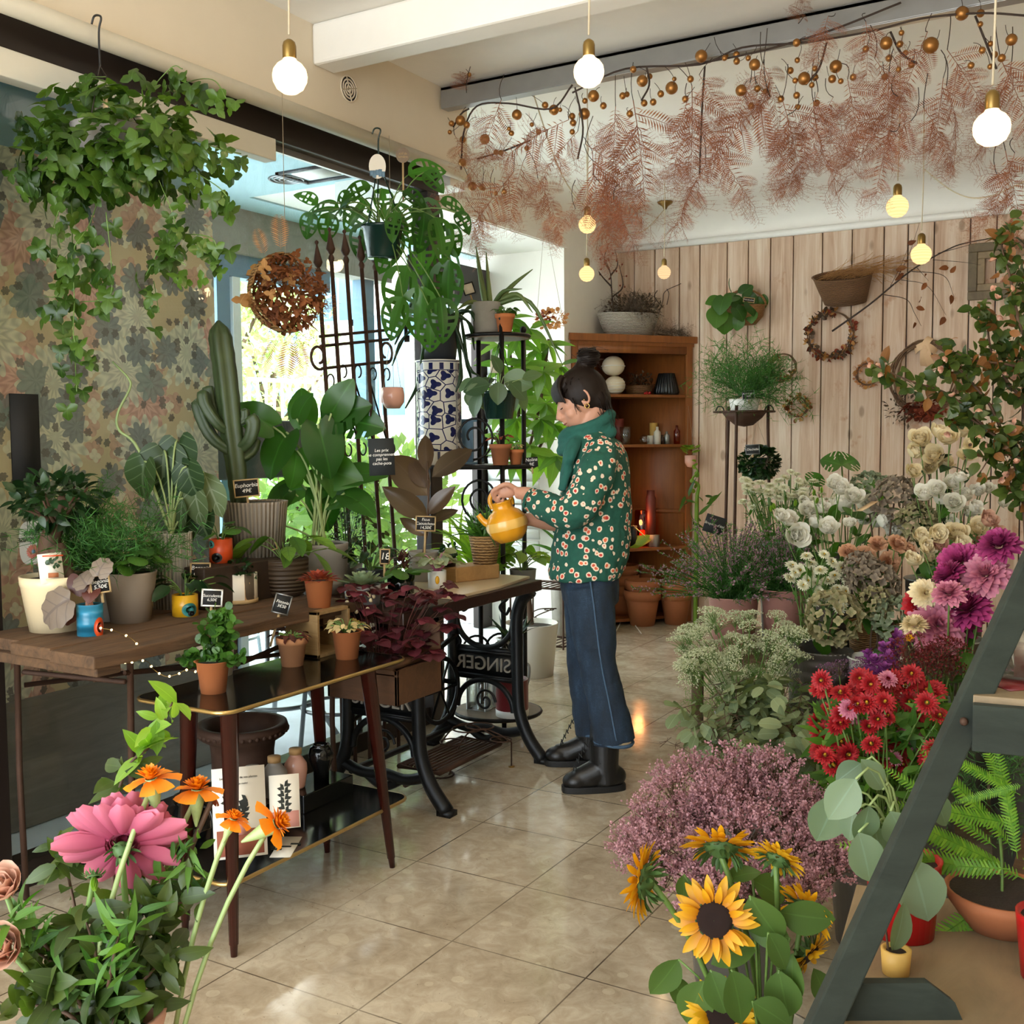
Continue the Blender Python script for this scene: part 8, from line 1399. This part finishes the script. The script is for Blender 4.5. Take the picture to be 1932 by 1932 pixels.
for k in range(24):
    a = k*2.4; e = U(.1, .9); t = thing('eucalyptus_branch', 'grey green eucalyptus branch in the bunch behind the pink statice', 'branch', b, 'eucalyptus branches')
    for pn, me in EU[k % 3]: o_ = link(pn, me, t, (0, 0, .12)); o_.scale = (U(.34, .44),)*3; rot_to(o_, nz(A_([math.cos(a)*e, sn(a)*e, 1])), U(0, 6.3))
# ------ pink statice
b = bucket(1390, 1640, 2.75, 0, .24, .13, 'galva', 'zinc bucket hidden by the pink statice')
def m_stat(seed):
    R_ = random.Random(seed); g, gf = G(), G()
    for k in range(15):
        a = k*2.4; r = .45*math.sqrt((k+.5)/15); e = A_([r*math.cos(a), r*sn(a), .5-.35*r+R_.uniform(-.08, .08)]); m0 = A_([e[0]*.4, e[1]*.4, .1]); g.tube([(0, 0, -.3), m0, e], .007, 3); dd = nz(A_([e[0], e[1], .35]))
        for m in range(40): q = e+dd*R_.uniform(-.16, .12)+A_([R_.gauss(0, 1), R_.gauss(0, 1), R_.gauss(0, 1)])*.035; gf.put(LF_TINY, q, nz(dd+A_([R_.gauss(0, 1), R_.gauss(0, 1), R_.gauss(0, 1)])*.8), A_([R_.gauss(0, 1), R_.gauss(0, 1), R_.gauss(0, 1)]), R_.uniform(.038, .065)*A_([1.8, 1, 1]))
    return [('twigs', g.mesh('statice_twigs', 'stem_brown')), ('florets', gf.mesh('statice_florets', 'pt_lim'))]
ST = [m_stat(k) for k in range(3)]
for k in range(70):
    a = U(0, 6.3); r = math.sqrt(U(0, 1)); x, y = 1395+205*r*math.cos(a), 1570-125*r*sn(a); spray_thing('statice', 'dusty pink statice spray of the wide bunch behind the sunflowers', 'flower', 'pink statice', b, x, y+18, 2.72+.22*r*sn(a)+U(-.08, .08), ST[k % 3], U(.12, .16), 'stem_brown', .2)
# ------ sunflowers
b = bucket(1440, 1890, 2.15, 0, .2, .11, 'galva', 'zinc bucket of sunflowers by the ladder foot'); ms = [('ray_petals', bloom('sun_rays', b_sun, 'pt_sun')), ('disc', bloom('sun_disc', b_disc, 'sun_disc')), ('calyx', bloom('sun_calyx', b_calyx, 'calyx'))]; my = [('ray_petals', bloom('sun_rays_y', b_sun, 'pt_yellow'))]+ms[1:]
for (x, y, r_, f_, mm, lb) in ((1348, 1735, 82, CAMD*.9+ZU*.15-cr*.25, ms, 'large sunflower facing the room with a wide dark brown disc'), (1215, 1662, 76, -cr*.85+ZU*.1-CAMD*.4, ms, 'sunflower turned away to the left edge of the bunch'), (1360, 1600, 74, ZU*.75+cr*.12-CAMD*.6, ms, 'sunflower facing the ceiling, highest of the bunch'), (1468, 1622, 55, ZU*.7+cr*.5-CAMD*.5, my, 'smaller yellow sunflower beside the highest one'), (1520, 1720, 62, cr*.7-CAMD*.5+ZU*.4, ms, 'sunflower mostly hidden behind a big leaf at the right'), (1525, 1800, 58, cr*.55-ZU*.5+CAMD*.45, my, 'drooping yellow sunflower against the ladder'), (1360, 1915, 72, CAMD*.7+ZU*.6, my, 'lowest sunflower at the bottom of the photo')):
    flower('sunflower', lb, 'flower', 'sunflowers', x, y, 2.12+U(-.05, .05), r_, f_, b, mm, 'stem_green', None, r=.006, curve=.2)
for (x, y, L_, an) in ((1420, 1660, 90, 330), (1415, 1690, 120, 300), (1370, 1660, 70, 20), (1470, 1720, 110, 350), (1430, 1780, 100, 200), (1490, 1770, 80, 170), (1330, 1850, 110, 250), (1280, 1810, 90, 235), (1380, 1830, 110, 285), (1470, 1830, 110, 280), (1420, 1890, 90, 330), (1300, 1900, 70, 120), (1500, 1890, 90, 100), (1290, 1650, 50, 270), (1560, 1890, 70, 110), (1340, 1830, 90, 290), (1450, 1760, 80, 300)):
    t = thing('sunflower_leaf', 'broad green sunflower leaf in the sunflower bunch', 'leaf', b, 'sunflower leaves'); g = G(); q = pleaf(g, LF_RUB, b, x, y, L_, an, 2.12+U(-.08, .1), U(-.3, .2), .5, (1.35, 1, 1)); part('blade', g, 'lf_sun', t); g = G(); g.tube(bez((0, 0, 0), q*[.4, .4, .8], q, 6), .003, 4); part('stalk', g, 'stem_green', t)
# ------ leafy abelia branches top right
b = bucket(1960, 1250, 3.3, 0, .5, .14, 'galva', 'tall zinc bucket of leafy branches beyond the right edge'); fl = [('blossom', bloom('abelia', b_open, 'pt_blush'))]
for pts in (((1930, 900), (1850, 800), (1790, 745), (1720, 720), (1650, 690)), ((1930, 950), (1880, 790), (1840, 730), (1800, 690), (1770, 690)), ((1935, 800), (1900, 720), (1870, 660), (1862, 610), (1850, 585)), ((1940, 700), (1920, 600), (1905, 520), (1890, 460), (1910, 430)), ((1940, 850), (1890, 830), (1830, 790), (1800, 780)), ((1945, 750), (1930, 700), (1900, 650), (1880, 700)), ((1940, 930), (1920, 860), (1880, 850), (1850, 890)), ((1945, 620), (1935, 560), (1920, 500)), ((1940, 980), (1910, 920), (1900, 900)), ((1945, 720), (1910, 690), (1840, 680), (1790, 660))):
    d = 3.2+U(-.15, .15); t = thing('leafy_branch', 'arching leafy branch with small pinkish blossoms at the right edge', 'branch', b, 'leafy branches on the right'); W0 = [PD(x, y, d)-b for x, y in pts]; P = spline([A_([0, 0, 0]), (W0[0])*[.6, .6, .6]]+W0, 6); g = G(); g.tube(P, [.006, .005, .0015], 5); part('twig', g, 'stem_brown', t); g, g2 = G(), G()
    for k, q in enumerate(P[12:]):
        for m in range(4): d_ = rdir(-.1); s0 = q+rdir()*.03; (g if U(0, 1) < .85 else g2).put(LF_OV, s0, d_, nz(rdir(.6)+CAMD*.4), U(.03, .055)*A_([1.15, 1, 1]))
    part('leaves', g, 'lf_abel', t); part('young_leaves', g2, 'lf_abred', t)
    for k in range(5): q = P[rnd.randint(14, len(P)-1)]+rdir()*.06; o_ = link('blossom', fl[0][1], t, [float(x) for x in q]); o_.scale = (.017,)*3; rot_to(o_, rdir(), 0)
# ------ green ladder stand at the right edge
def rail(p0, p1, w_, th_, nm, parent): 
    g = G(); a_, b_ = A_(p0), A_(p1); u_ = nz(b_-a_); s_ = nz(cr-u_*(cr@u_)); g.box((a_+b_)/2, (w_, th_, np.linalg.norm(b_-a_)), np.stack([s_, np.cross(u_, s_), u_], 1)); return part(nm, g, 'green_board', parent, bev=.003)
LD = 1.72; top, bot = PD(2075, 800, LD+.12), PD(1508, 2030, LD-.1); t = thing('ladder_stand', 'old green painted wooden ladder shelf stand at the right edge', 'plant stand', A_([bot[0], bot[1], 0])); o = A_([*t.location]); u_ = nz(bot-top); b1 = top+u_*((0-top[2])/u_[2])
rail(top-o, b1-o, .046, .03, 'side_rail', t); rail(top-o+nz(cr*[1, 1, 0])*.85, b1-o+nz(cr*[1, 1, 0])*.85, .062, .03, 'side_rail', t)
hd2 = nz(ray(1850, 824)*[1, 1, 0]); hr2 = nz(np.cross(hd2, ZU)); fpl = G(); slab(fpl, [(-.02, 0), (.09, .0), (.13, -.03), (.16, -.1), (.17, -.25), (-.13, -.25)], -.01, .01); V_, Q_, T_, L_ = fpl.tmpl(); gp = G(); gp.add(V_@np.stack([cr, cu, -cf], 1).T+PD(1640, 1850, LD-.04)-o, Q_, T_); part('foot_plate', gp, 'green_board', t, smooth=False); Rh = np.stack([hr2, hd2, ZU], 1)
def shelf(z, dep, nm, drop):
    p = top+u_*((z-top[2])/u_[2])-o; g = G(); g.box(p+hr2*.42+hd2*(dep/2-.02), (.84, dep, .022), Rh); part('shelf', g, 'shelf_board', t, bev=.002); g = G(); g.box(p+hr2*.42+hd2*-.03-ZU*drop/2, (.84, .022, drop), Rh); part('shelf_front', g, 'green_board', t, bev=.002); return p+o
zs1 = PD(1800, 1325, LD)[2]; zs2 = PD(1700, 1890, LD-.05)[2]; s1 = shelf(zs1, .3, 'a', .075); s2 = shelf(zs2-.04, .62, 'b', .1)
for z in (zs1, zs2): p = top+u_*((z-.03-top[2])/u_[2])-o; g = G(); g.ball(p-hd2*.018, .007, 8, 6); part('bolt', g, 'rust_iron', t)
for x in (.02, .83):
    g = G(); a_ = A_([top[0], top[1], top[2]])-o+hr2*x; e_ = A_([top[0], top[1], 0])-o+hr2*x+hd2*.75; g.box((a_+e_)/2, (.05, .03, np.linalg.norm(a_-e_)), fr(hr2, nz(a_-e_))[:, [1, 0, 2]]); part('rear_leg', g, 'green_board', t)
g = G(); p = PD(1905, 1262, LD+.08); p[2] = zs1+.012; g.box((0, 0, 0), (.075, .1, .003), Rh@A_([[.8, -.6, 0], [.6, .8, 0], [0, 0, 1.]])); solo('purple_card', g, 'dark_red', 'purple card lying on the upper ladder shelf', 'card', p)
p = PD(1930, 1235, LD+.14); p[2] = zs1+.011; t = thing('glass_box', 'clear glass display box on the upper ladder shelf', 'box', p); g = G(); g.bx((-.03, -.06, 0), (.09, .06, .004))
for (a_, b_) in (((-.03, -.06, 0), (-.026, .06, .12)), ((-.03, -.06, 0), (.09, -.056, .12)), ((-.03, .056, 0), (.09, .06, .12))): g.bx(a_, b_)
part('panes', g, 'clear_glass', t); g = G()
for (a_, b_) in (((-.031, -.061, 0), (-.026, -.056, .125)), ((-.031, .056, 0), (-.026, .061, .125)), ((-.031, -.061, .12), (.09, -.056, .125)), ((-.031, -.061, .12), (-.026, .061, .125))): g.bx(a_, b_)
part('edges', g, 'galva', t); g = G(); g.bx((-.01, -.04, .004), (.08, .04, .05)); part('contents', g, 'candle_red', t)
p = PD(1893, 1190, LD+.2); p[2] = zs1+.011; t = thing('folded_leaflet', 'white folded leaflet standing on the upper ladder shelf', 'leaflet', p); g = G(); g.box((-.012, 0, .04), (.003, .07, .085), Rh@fr((0, 1, 0), (.25, 0, 1))); g.box((.012, 0, .04), (.003, .07, .085), Rh@fr((0, 1, 0), (-.25, 0, 1))); part('sheet', g, 'paper', t)
# pots on the lower shelf
zl = s2[2]+.012
def onl(px, py): return PZ(px, py, zl)
b = onl(1697, 1790); b = b+hd2*.07; t = potted('red_pot_climber', 'grey green leaved plant in a glossy red pot on the lower ladder shelf', b, [(.055, 0), (.066, .135), (.068, .14)], 'plastic_red'); d = depth(b); g, gs = G(), G()
for (x, y, L_, an) in ((1580, 1500, 105, 250), (1615, 1470, 95, 235), (1625, 1440, 60, 215), (1620, 1570, 100, 285), (1650, 1560, 110, 285), (1640, 1520, 80, 260), (1680, 1530, 100, 300), (1700, 1570, 120, 280), (1720, 1620, 130, 285), (1760, 1500, 70, 300), (1610, 1530, 60, 260), (1665, 1490, 70, 120)): q = pleaf(g, LF_RUB, b, x, y, L_, an, d-.06+U(-.08, .04), U(-.2, .2), .35, (1.5, 1, 1)); gs.tube(bez((0, 0, .1), q*[.4, .4, 1.2], q, 6), .0025, 4)
part('leaves', g, 'lf_blue', t); part('stems', gs, 'stem_pale', t)
b = onl(1690, 1835); t = potted('cutting_cup', 'little mustard cup with a single leaf cutting on the lower ladder shelf', b, [(.022, 0), (.025, .042)], 'candle_yellow', soil=.8); g = G(); g.put(LF_RUB, (-.006, 0, .035), imdir(68), nz(CAMD+cr*.5), .085*A_([1.2, 1, 1])); part('leaf', g, 'lf_blue', t); g = G(); g.tube([(-.012, 0, .03), (-.02, 0, .09), (-.0, 0, .2)], .002, 4); part('stem', g, 'stem_brown', t)
b = onl(1890, 1770)+hd2*.05; t = potted('boston_fern', 'bright green fern with long toothed fronds in a brown bowl on the lower ladder shelf', b, [(.06, 0), (.095, .05), (.1, .07)], 'terracotta_dark'); d = depth(b); fd = frond(1.15, 36, .075, .2, .5, strip(lambda t_: .17*(1-t_*.7), 3, .1, .2)); g = G()
for (x, y, L_, an, dz) in ((1900, 1640, 250, 150, -.3), (1890, 1650, 290, 165, -.2), (1900, 1680, 260, 205, -.3), (1895, 1700, 290, 230, -.4), (1910, 1600, 230, 130, -.1), (1920, 1560, 170, 110, 0), (1920, 1620, 200, 95, .2), (1900, 1700, 200, 260, -.5), (1930, 1640, 200, 60, 0), (1940, 1680, 200, 300, -.4), (1905, 1640, 240, 180, .2), (1880, 1600, 220, 140, .4), (1925, 1500, 160, 150, 0), (1930, 1560, 230, 165, -.2), (1925, 1800, 200, 220, -.3), (1930, 1720, 260, 195, -.2), (1935, 1660, 240, 155, .1), (1932, 1480, 120, 200, .2)): pleaf(g, fd, b, x, y, L_, an, d+U(-.05, .05), dz, .3)
part('fronds', g, 'lf_boston', t); g = G()
for k in range(26): g.put(SPRAY[k % 4], PD(1860+U(-60, 70), 1470+U(-50, 50), d+.15)-b, rdir(.3), rdir(), U(.08, .14))
part('fine_foliage', g, 'lf_asp', t); g = G(); g.tube(bez((0, 0, .06), (0, 0, .15), PD(1880, 1540, d+.1)-b, 6), .003, 4); part('stem', g, 'stem_green', t)
b = onl(1950, 1840); t = potted('red_edge_pot', 'red pot cut off by the right edge', b+hr2*.03, [(.05, 0), (.06, .1), (.061, .11)], 'plastic_red')
def b_cal2(): g = G(); g.lathe([(.03, -.3), (.12, -.24), (.16, -.14), (.1, -.05)], 14); ring(g, PN, 9, .12, -.5, .22, -.16, .3); return g
# ================================================================= bouquet in the left foreground
DF = .95; vb = PD(195, 2080, DF); vb = A_([vb[0], vb[1], .70]); t = thing('vase_pedestal', 'small pedestal below the foreground bouquet', 'pedestal', (vb[0], vb[1], 0)); g = G(); g.lathe([(0, 0), (.14, 0), (.14, .02), (.03, .04), (.03, .66), (.14, .68), (.14, .7), (0, .7)], 26); part('column', g, 'dark_wood', t)
t = thing('pink_vase', 'pale pink vase holding the foreground bouquet', 'vase', vb); g = G(); g.lathe([(0, .003), (.045, 0), (.06, .08), (.05, .17), (.058, .2), (.053, .2), (.045, .17), (0, .02)], 28); part('body', g, 'pink_glaze', t)
bs = vb+A_([0, 0, .02])
flower('pink_dahlia', 'big pink dahlia seen from behind in the foreground bouquet', 'flower', None, 232, 1590, DF, 112, -CAMD*.75+ZU*.45-cr*.15, bs, [('bloom', bloom('dahlia_pk', b_pk, 'pt_pink')), ('calyx', bloom('dahlia_calyx', b_cal2, 'calyx'))], r=.003)
mg = [('ray_petals', bloom('mari', b_mari, 'pt_orange')), ('centre', bloom('mari_c', b_maric, 'pt_orange'))]
def cone(): g = G(); g.lathe([(.03, -1.15), (.09, -.95), (.2, -.5), (.24, -.12), (.16, .03)], 14); return g
mg.append(('calyx', bloom('mari_cal', cone, 'stem_pale')))
for (x, y, r_, f_, lb) in ((285, 1470, 66, ZU*.95-cr*.1+CAMD*.1, 'orange marigold above the pink dahlia, leftmost of the marigolds'), (372, 1490, 62, ZU*.95+cr*.05, 'orange marigold right of the leftmost one'), (520, 1555, 64, cr*.85+ZU*.45, 'orange marigold leaning far right out of the bouquet'), (440, 1545, 44, ZU*.8+cr*.35, 'fading small marigold with dark curled petals')): flower('marigold', lb, 'flower', 'marigolds', x, y, DF+U(-.02, .02), r_, f_, bs, mg, 'stem_pale', r=.0024, curve=.25)
flower('faded_marigold', 'withered brownish marigold petal head between the marigolds', 'flower', None, 405, 1505, DF+.02, 22, ZU*.5+cr*.8, bs, [('ray_petals', bloom('mari_d', b_mari, 'dry_red'))], 'stem_brown')
flower('marigold_bud', 'green and yellow bud under the pink dahlia', 'flower', None, 178, 1655, DF-.03, 32, -ZU*.5+CAMD*.3+cr*.1, bs, [('bud', bloom('budg', b_bud, 'lf_light')), ('calyx', bloom('sun_calyx2', b_calyx, 'calyx'))])
flower('pale_rose', 'pale pink bloom cut off by the left edge in the foreground', 'flower', None, 8, 1680, DF-.05, 60, CAMD*.5+ZU*.6, bs, [('bloom', bloom('rose_blush', b_rose, 'pt_blush'))])
flower('pale_rose', 'dusty pink bloom low in the left corner of the foreground', 'flower', None, 10, 1790, DF-.05, 66, CAMD*.6+ZU*.3, bs, [('bloom', bloom('rose_blush', b_rose, 'pt_blush'))])
for pts, lb, dd in ((((215, 1850), (215, 1560), (240, 1450), (290, 1400), (325, 1325)), 'upright leafy branch rising behind the pink dahlia', .1), (((170, 1900), (130, 1660), (100, 1600)), 'leafy branch behind the left of the pink dahlia', .08), (((200, 1900), (240, 1790), (300, 1720), (350, 1700)), 'leafy branch right of the pink dahlia', 0), (((160, 1930), (110, 1830), (60, 1790)), 'low leafy branch in the left corner', -.02), (((220, 1930), (280, 1840), (320, 1800)), 'low leafy branch at the right of the bouquet', 0), (((190, 1900), (180, 1800), (160, 1730)), 'short leafy branch below the green bud', -.03), (((210, 1960), (240, 1900), (280, 1870)), 'lowest leafy branch of the bouquet', -.02), (((160, 1960), (80, 1900), (20, 1900)), 'lowest leafy branch in the left corner', -.03), (((210, 1900), (260, 1740), (330, 1650), (350, 1590)), 'feathery leafy stem among the marigolds', .02), (((150, 1920), (70, 1760), (40, 1740)), 'feathery leafy stem under the left pale bloom', -.02), (((200, 1930), (210, 1830), (230, 1740)), 'feathery leafy stem in front of the pink dahlia', -.03)):
    d = DF+dd; tt = thing('bouquet_branch', lb, 'branch', bs, 'branches of the foreground bouquet'); W0 = [PD(x, y, d+U(-.02, .02))-bs for x, y in pts]; P = spline([A_([0, 0, 0])]+W0, 7); g = G(); g.tube(P, [.0025, .001], 5); part('twig', g, 'stem_brown', tt); g, g2 = G(), G(); n_ = len(P); up_ = 'upright' in lb or 'behind' in lb; fe = 'feathery' in lb
    for k, q in enumerate(P[(12 if up_ else 6):]):
        for m in range(2 if up_ else (4 if fe else 3)): e = q+rdir()*(.008 if up_ else .014); dd_ = nz(rdir(.25)); (g2 if 'upright' in lb and k > 10 else g).put(LF_LAN if fe else LF_OV, e, dd_, nz(CAMD*.6+ZU*.4+jit(.5)), U(.02, .042)*A_([.75, 1, 1]))
    part('leaves', g, 'lf_fern' if fe else 'lf_abel', tt)
    if g2.n: part('young_leaves', g2, 'lf_light', tt)
# ================================================================= ceiling garland
def gar(y): return PD(*y)
gt = thing('bauble_garland', 'long dark twig garland hung with gold baubles along the ceiling rail', 'garland', A_([-1.0, 4.24, 2.9])); o = A_([*gt.location]); DG = 4.85
def GP(x, y): 
    p = PY(x, y, 4.2); return p if p[2] < 2.99 else PZ(x, y, 2.97)
g = G(); tw = [((870, 320), (875, 250), (900, 200), (960, 195), (1040, 205), (1080, 160)), ((1080, 175), (1180, 130), (1320, 122), (1400, 90), (1520, 80), (1640, 60), (1740, 35), (1850, 25), (1940, 30)), ((1290, 125), (1420, 100), (1560, 60), (1700, 5)), ((900, 300), (950, 285), (1000, 265)), ((855, 240), (870, 215), (885, 205)), ((1085, 165), (1100, 240), (1090, 300)), ((1220, 125), (1225, 160), (1210, 190)), ((1330, 125), (1325, 200), (1320, 330)), ((1560, 80), (1545, 130), (1520, 160)), ((1680, 60), (1700, 100), (1730, 120)), ((1840, 30), (1860, 80), (1880, 130))]
for pts in tw: g.tube(spline([GP(x, y)-o for x, y in pts], 5), .0042, 5)
part('twig', g, 'twig', gt); SPH = {}
BB = ((874, 230, 9), (861, 237, 5), (890, 240, 6), (904, 258, 9), (870, 262, 6), (882, 310, 7), (855, 252, 4), (966, 212, 9), (940, 289, 5), (949, 290, 5), (1039, 204, 9), (1022, 195, 6), (1060, 209, 4), (1071, 215, 6), (1074, 228, 6), (1096, 211, 10), (1126, 185, 10), (1134, 197, 6), (1103, 190, 5), (1215, 155, 10), (1203, 137, 6), (1220, 140, 5), (1213, 193, 6), (1224, 187, 6), (1245, 176, 6), (1263, 163, 11), (1268, 146, 4), (1197, 220, 6), (1178, 175, 5), (1178, 183, 6), (1010, 246, 5), (1009, 238, 4), (968, 253, 5), (960, 243, 4), (988, 277, 5), (1305, 151, 6), (1293, 187, 6), (1330, 112, 11), (1365, 101, 4), (1388, 102, 6), (1388, 114, 6), (1371, 113, 5), (1411, 109, 5), (1429, 127, 10), (1402, 174, 10), (1425, 164, 6), (1437, 166, 5), (1416, 199, 6), (1467, 181, 6), (1505, 83, 7), (1498, 107, 5), (1487, 129, 6), (1518, 149, 11), (1502, 154, 5), (1537, 129, 5), (1534, 142, 6), (1534, 163, 5), (1502, 179, 6), (1534, 188, 6), (1502, 199, 5), (1573, 121, 11), (1569, 148, 7), (1587, 154, 5), (1609, 145, 6), (1636, 96, 6), (1677, 89, 11), (1673, 104, 6), (1698, 84, 6), (1705, 69, 5), (1707, 97, 5), (1715, 115, 6), (1666, 140, 6), (1696, 132, 5), (1757, 88, 14), (1814, 23, 12), (1848, 20, 7), (1850, 47, 5), (1868, 81, 5), (1856, 102, 6), (1874, 97, 6), (1890, 110, 7), (1865, 118, 5), (1835, 130, 6), (1910, 80, 10), (895, 146, 4), (882, 348, 8), (900, 347, 4), (907, 354, 4), (914, 356, 5), (930, 363, 4), (950, 361, 5), (1076, 247, 5))
me_b = G(); me_b.ball((0, 0, 0), 1, 12, 8); me_b = me_b.mesh('bauble', 'gold'); gs = G()
for (x, y, r_) in BB:
    p = GP(x, y)+A_([0, U(-.05, .05), 0]); ob = link('bauble', me_b, gt, [float(v) for v in p-o]); ob.scale = (r_/FPX*depth(p)*1.08,)*3; q = GP(x+U(-20, 20), y-U(14, 34)); gs.tube(bez(p-o, (p+q)/2-o+jit(.02), q-o, 5), .0013, 3)
part('fine_twigs', gs, 'twig', gt)
FDS = [needle_spray(90, 1., 13, .1, 20+k) for k in range(3)]; FM = []
for k in range(3):
    g = G(); R_ = random.Random(50+k); main = frond(1, 16, .12, .4, .15); g.add(*main[:3], main[3])
    sub = frond(1, 14, .3, .35, .16, None, .012)
    for m in range(6): a = .12+.8*m/6; s_ = 1 if m % 2 else -1; g.put(sub, (0, a*.97, -.4*a*a*.6), nz(A_([s_*R_.uniform(.5, 1), R_.uniform(.4, .9), R_.uniform(-.5, .2)])), nz(A_([R_.gauss(0, .4), .2, 1])), .42*(1-.55*a))
    for m in range(12): a = R_.uniform(.1, 1); g.put(FDS[m % 3], (0, a*.97, -.4*a*a*.6), nz(A_([R_.uniform(-1, 1), R_.uniform(.1, .9), R_.uniform(-.8, .4)])), A_([R_.gauss(0, 1), R_.gauss(0, 1), 1]), A_([1.6, 1, 1])*.42*(1-.4*a))
    FM.append(g.mesh('dried_frond', 'dry_pink'))
FR = ((870, 260, 300, 85), (950, 190, 250, 110), (1080, 230, 200, 150), (1075, 240, 225, 130), (1100, 280, 270, 150), (1110, 300, 300, 140), (1120, 280, 330, 110), (1160, 200, 265, 110), (1180, 180, 280, 170), (980, 300, 250, 110), (960, 320, 235, 130), (1000, 330, 300, 110), (1120, 330, 320, 120), (1130, 350, 280, 110), (1290, 150, 270, 150), (1310, 190, 255, 140), (1320, 250, 300, 130), (1330, 310, 235, 130), (1330, 150, 300, 90), (1430, 110, 260, 90), (1440, 120, 300, 130), (1430, 170, 250, 110), (1450, 180, 220, 170), (1480, 190, 290, 150), (1520, 180, 270, 150), (1540, 170, 250, 130), (1500, 230, 280, 130), (1640, 50, 270, 100), (1650, 110, 300, 120), (1600, 150, 285, 110), (1560, 170, 240, 110), (1680, 140, 270, 120), (1700, 190, 240, 150), (1720, 230, 210, 130), (1750, 60, 250, 120), (1780, 80, 300, 120), (1770, 130, 265, 120), (1790, 170, 300, 110), (1740, 200, 300, 120), (1690, 260, 255, 110), (1880, 90, 280, 140), (1910, 120, 270, 150), (1895, 280, 285, 130), (1880, 330, 300, 110), (1570, 40, 250, 90), (1520, 60, 70, 60), (1920, 300, 260, 120), (890, 180, 100, 60), (880, 340, 200, 70), (920, 370, 230, 90), (880, 395, 270, 80), (1100, 400, 220, 60), (1165, 380, 290, 90))
for i, (x, y, an, L_) in enumerate(FR):
    p = GP(x, y)+A_([0, U(-.12, .12), 0]); t = thing('dried_frond', 'wispy dusty pink dried fern frond hanging from the ceiling garland', 'dried fern', p, 'dried pink fronds'); ob = link('frond', FM[i % 3], t); s_ = L_/FPX*depth(p)*1.25; ob.scale = (s_*1.1, s_, s_); R3 = fr(imdir(an, U(-.4, .4)), nz(CAMD*.7+ZU*.5+jit(.6))); ob.rotation_mode = 'QUATERNION'; ob.rotation_quaternion = fmtx(R3, (0, 0, 0)).to_quaternion()
    g = G(); q = GP(x+U(-15, 15), max(25, y-U(20, 70))); g.tube(bez((0, 0, 0), (q-p)*.5+jit(.03), q-p, 5), .0016, 4); part('stalk', g, 'twig', t)
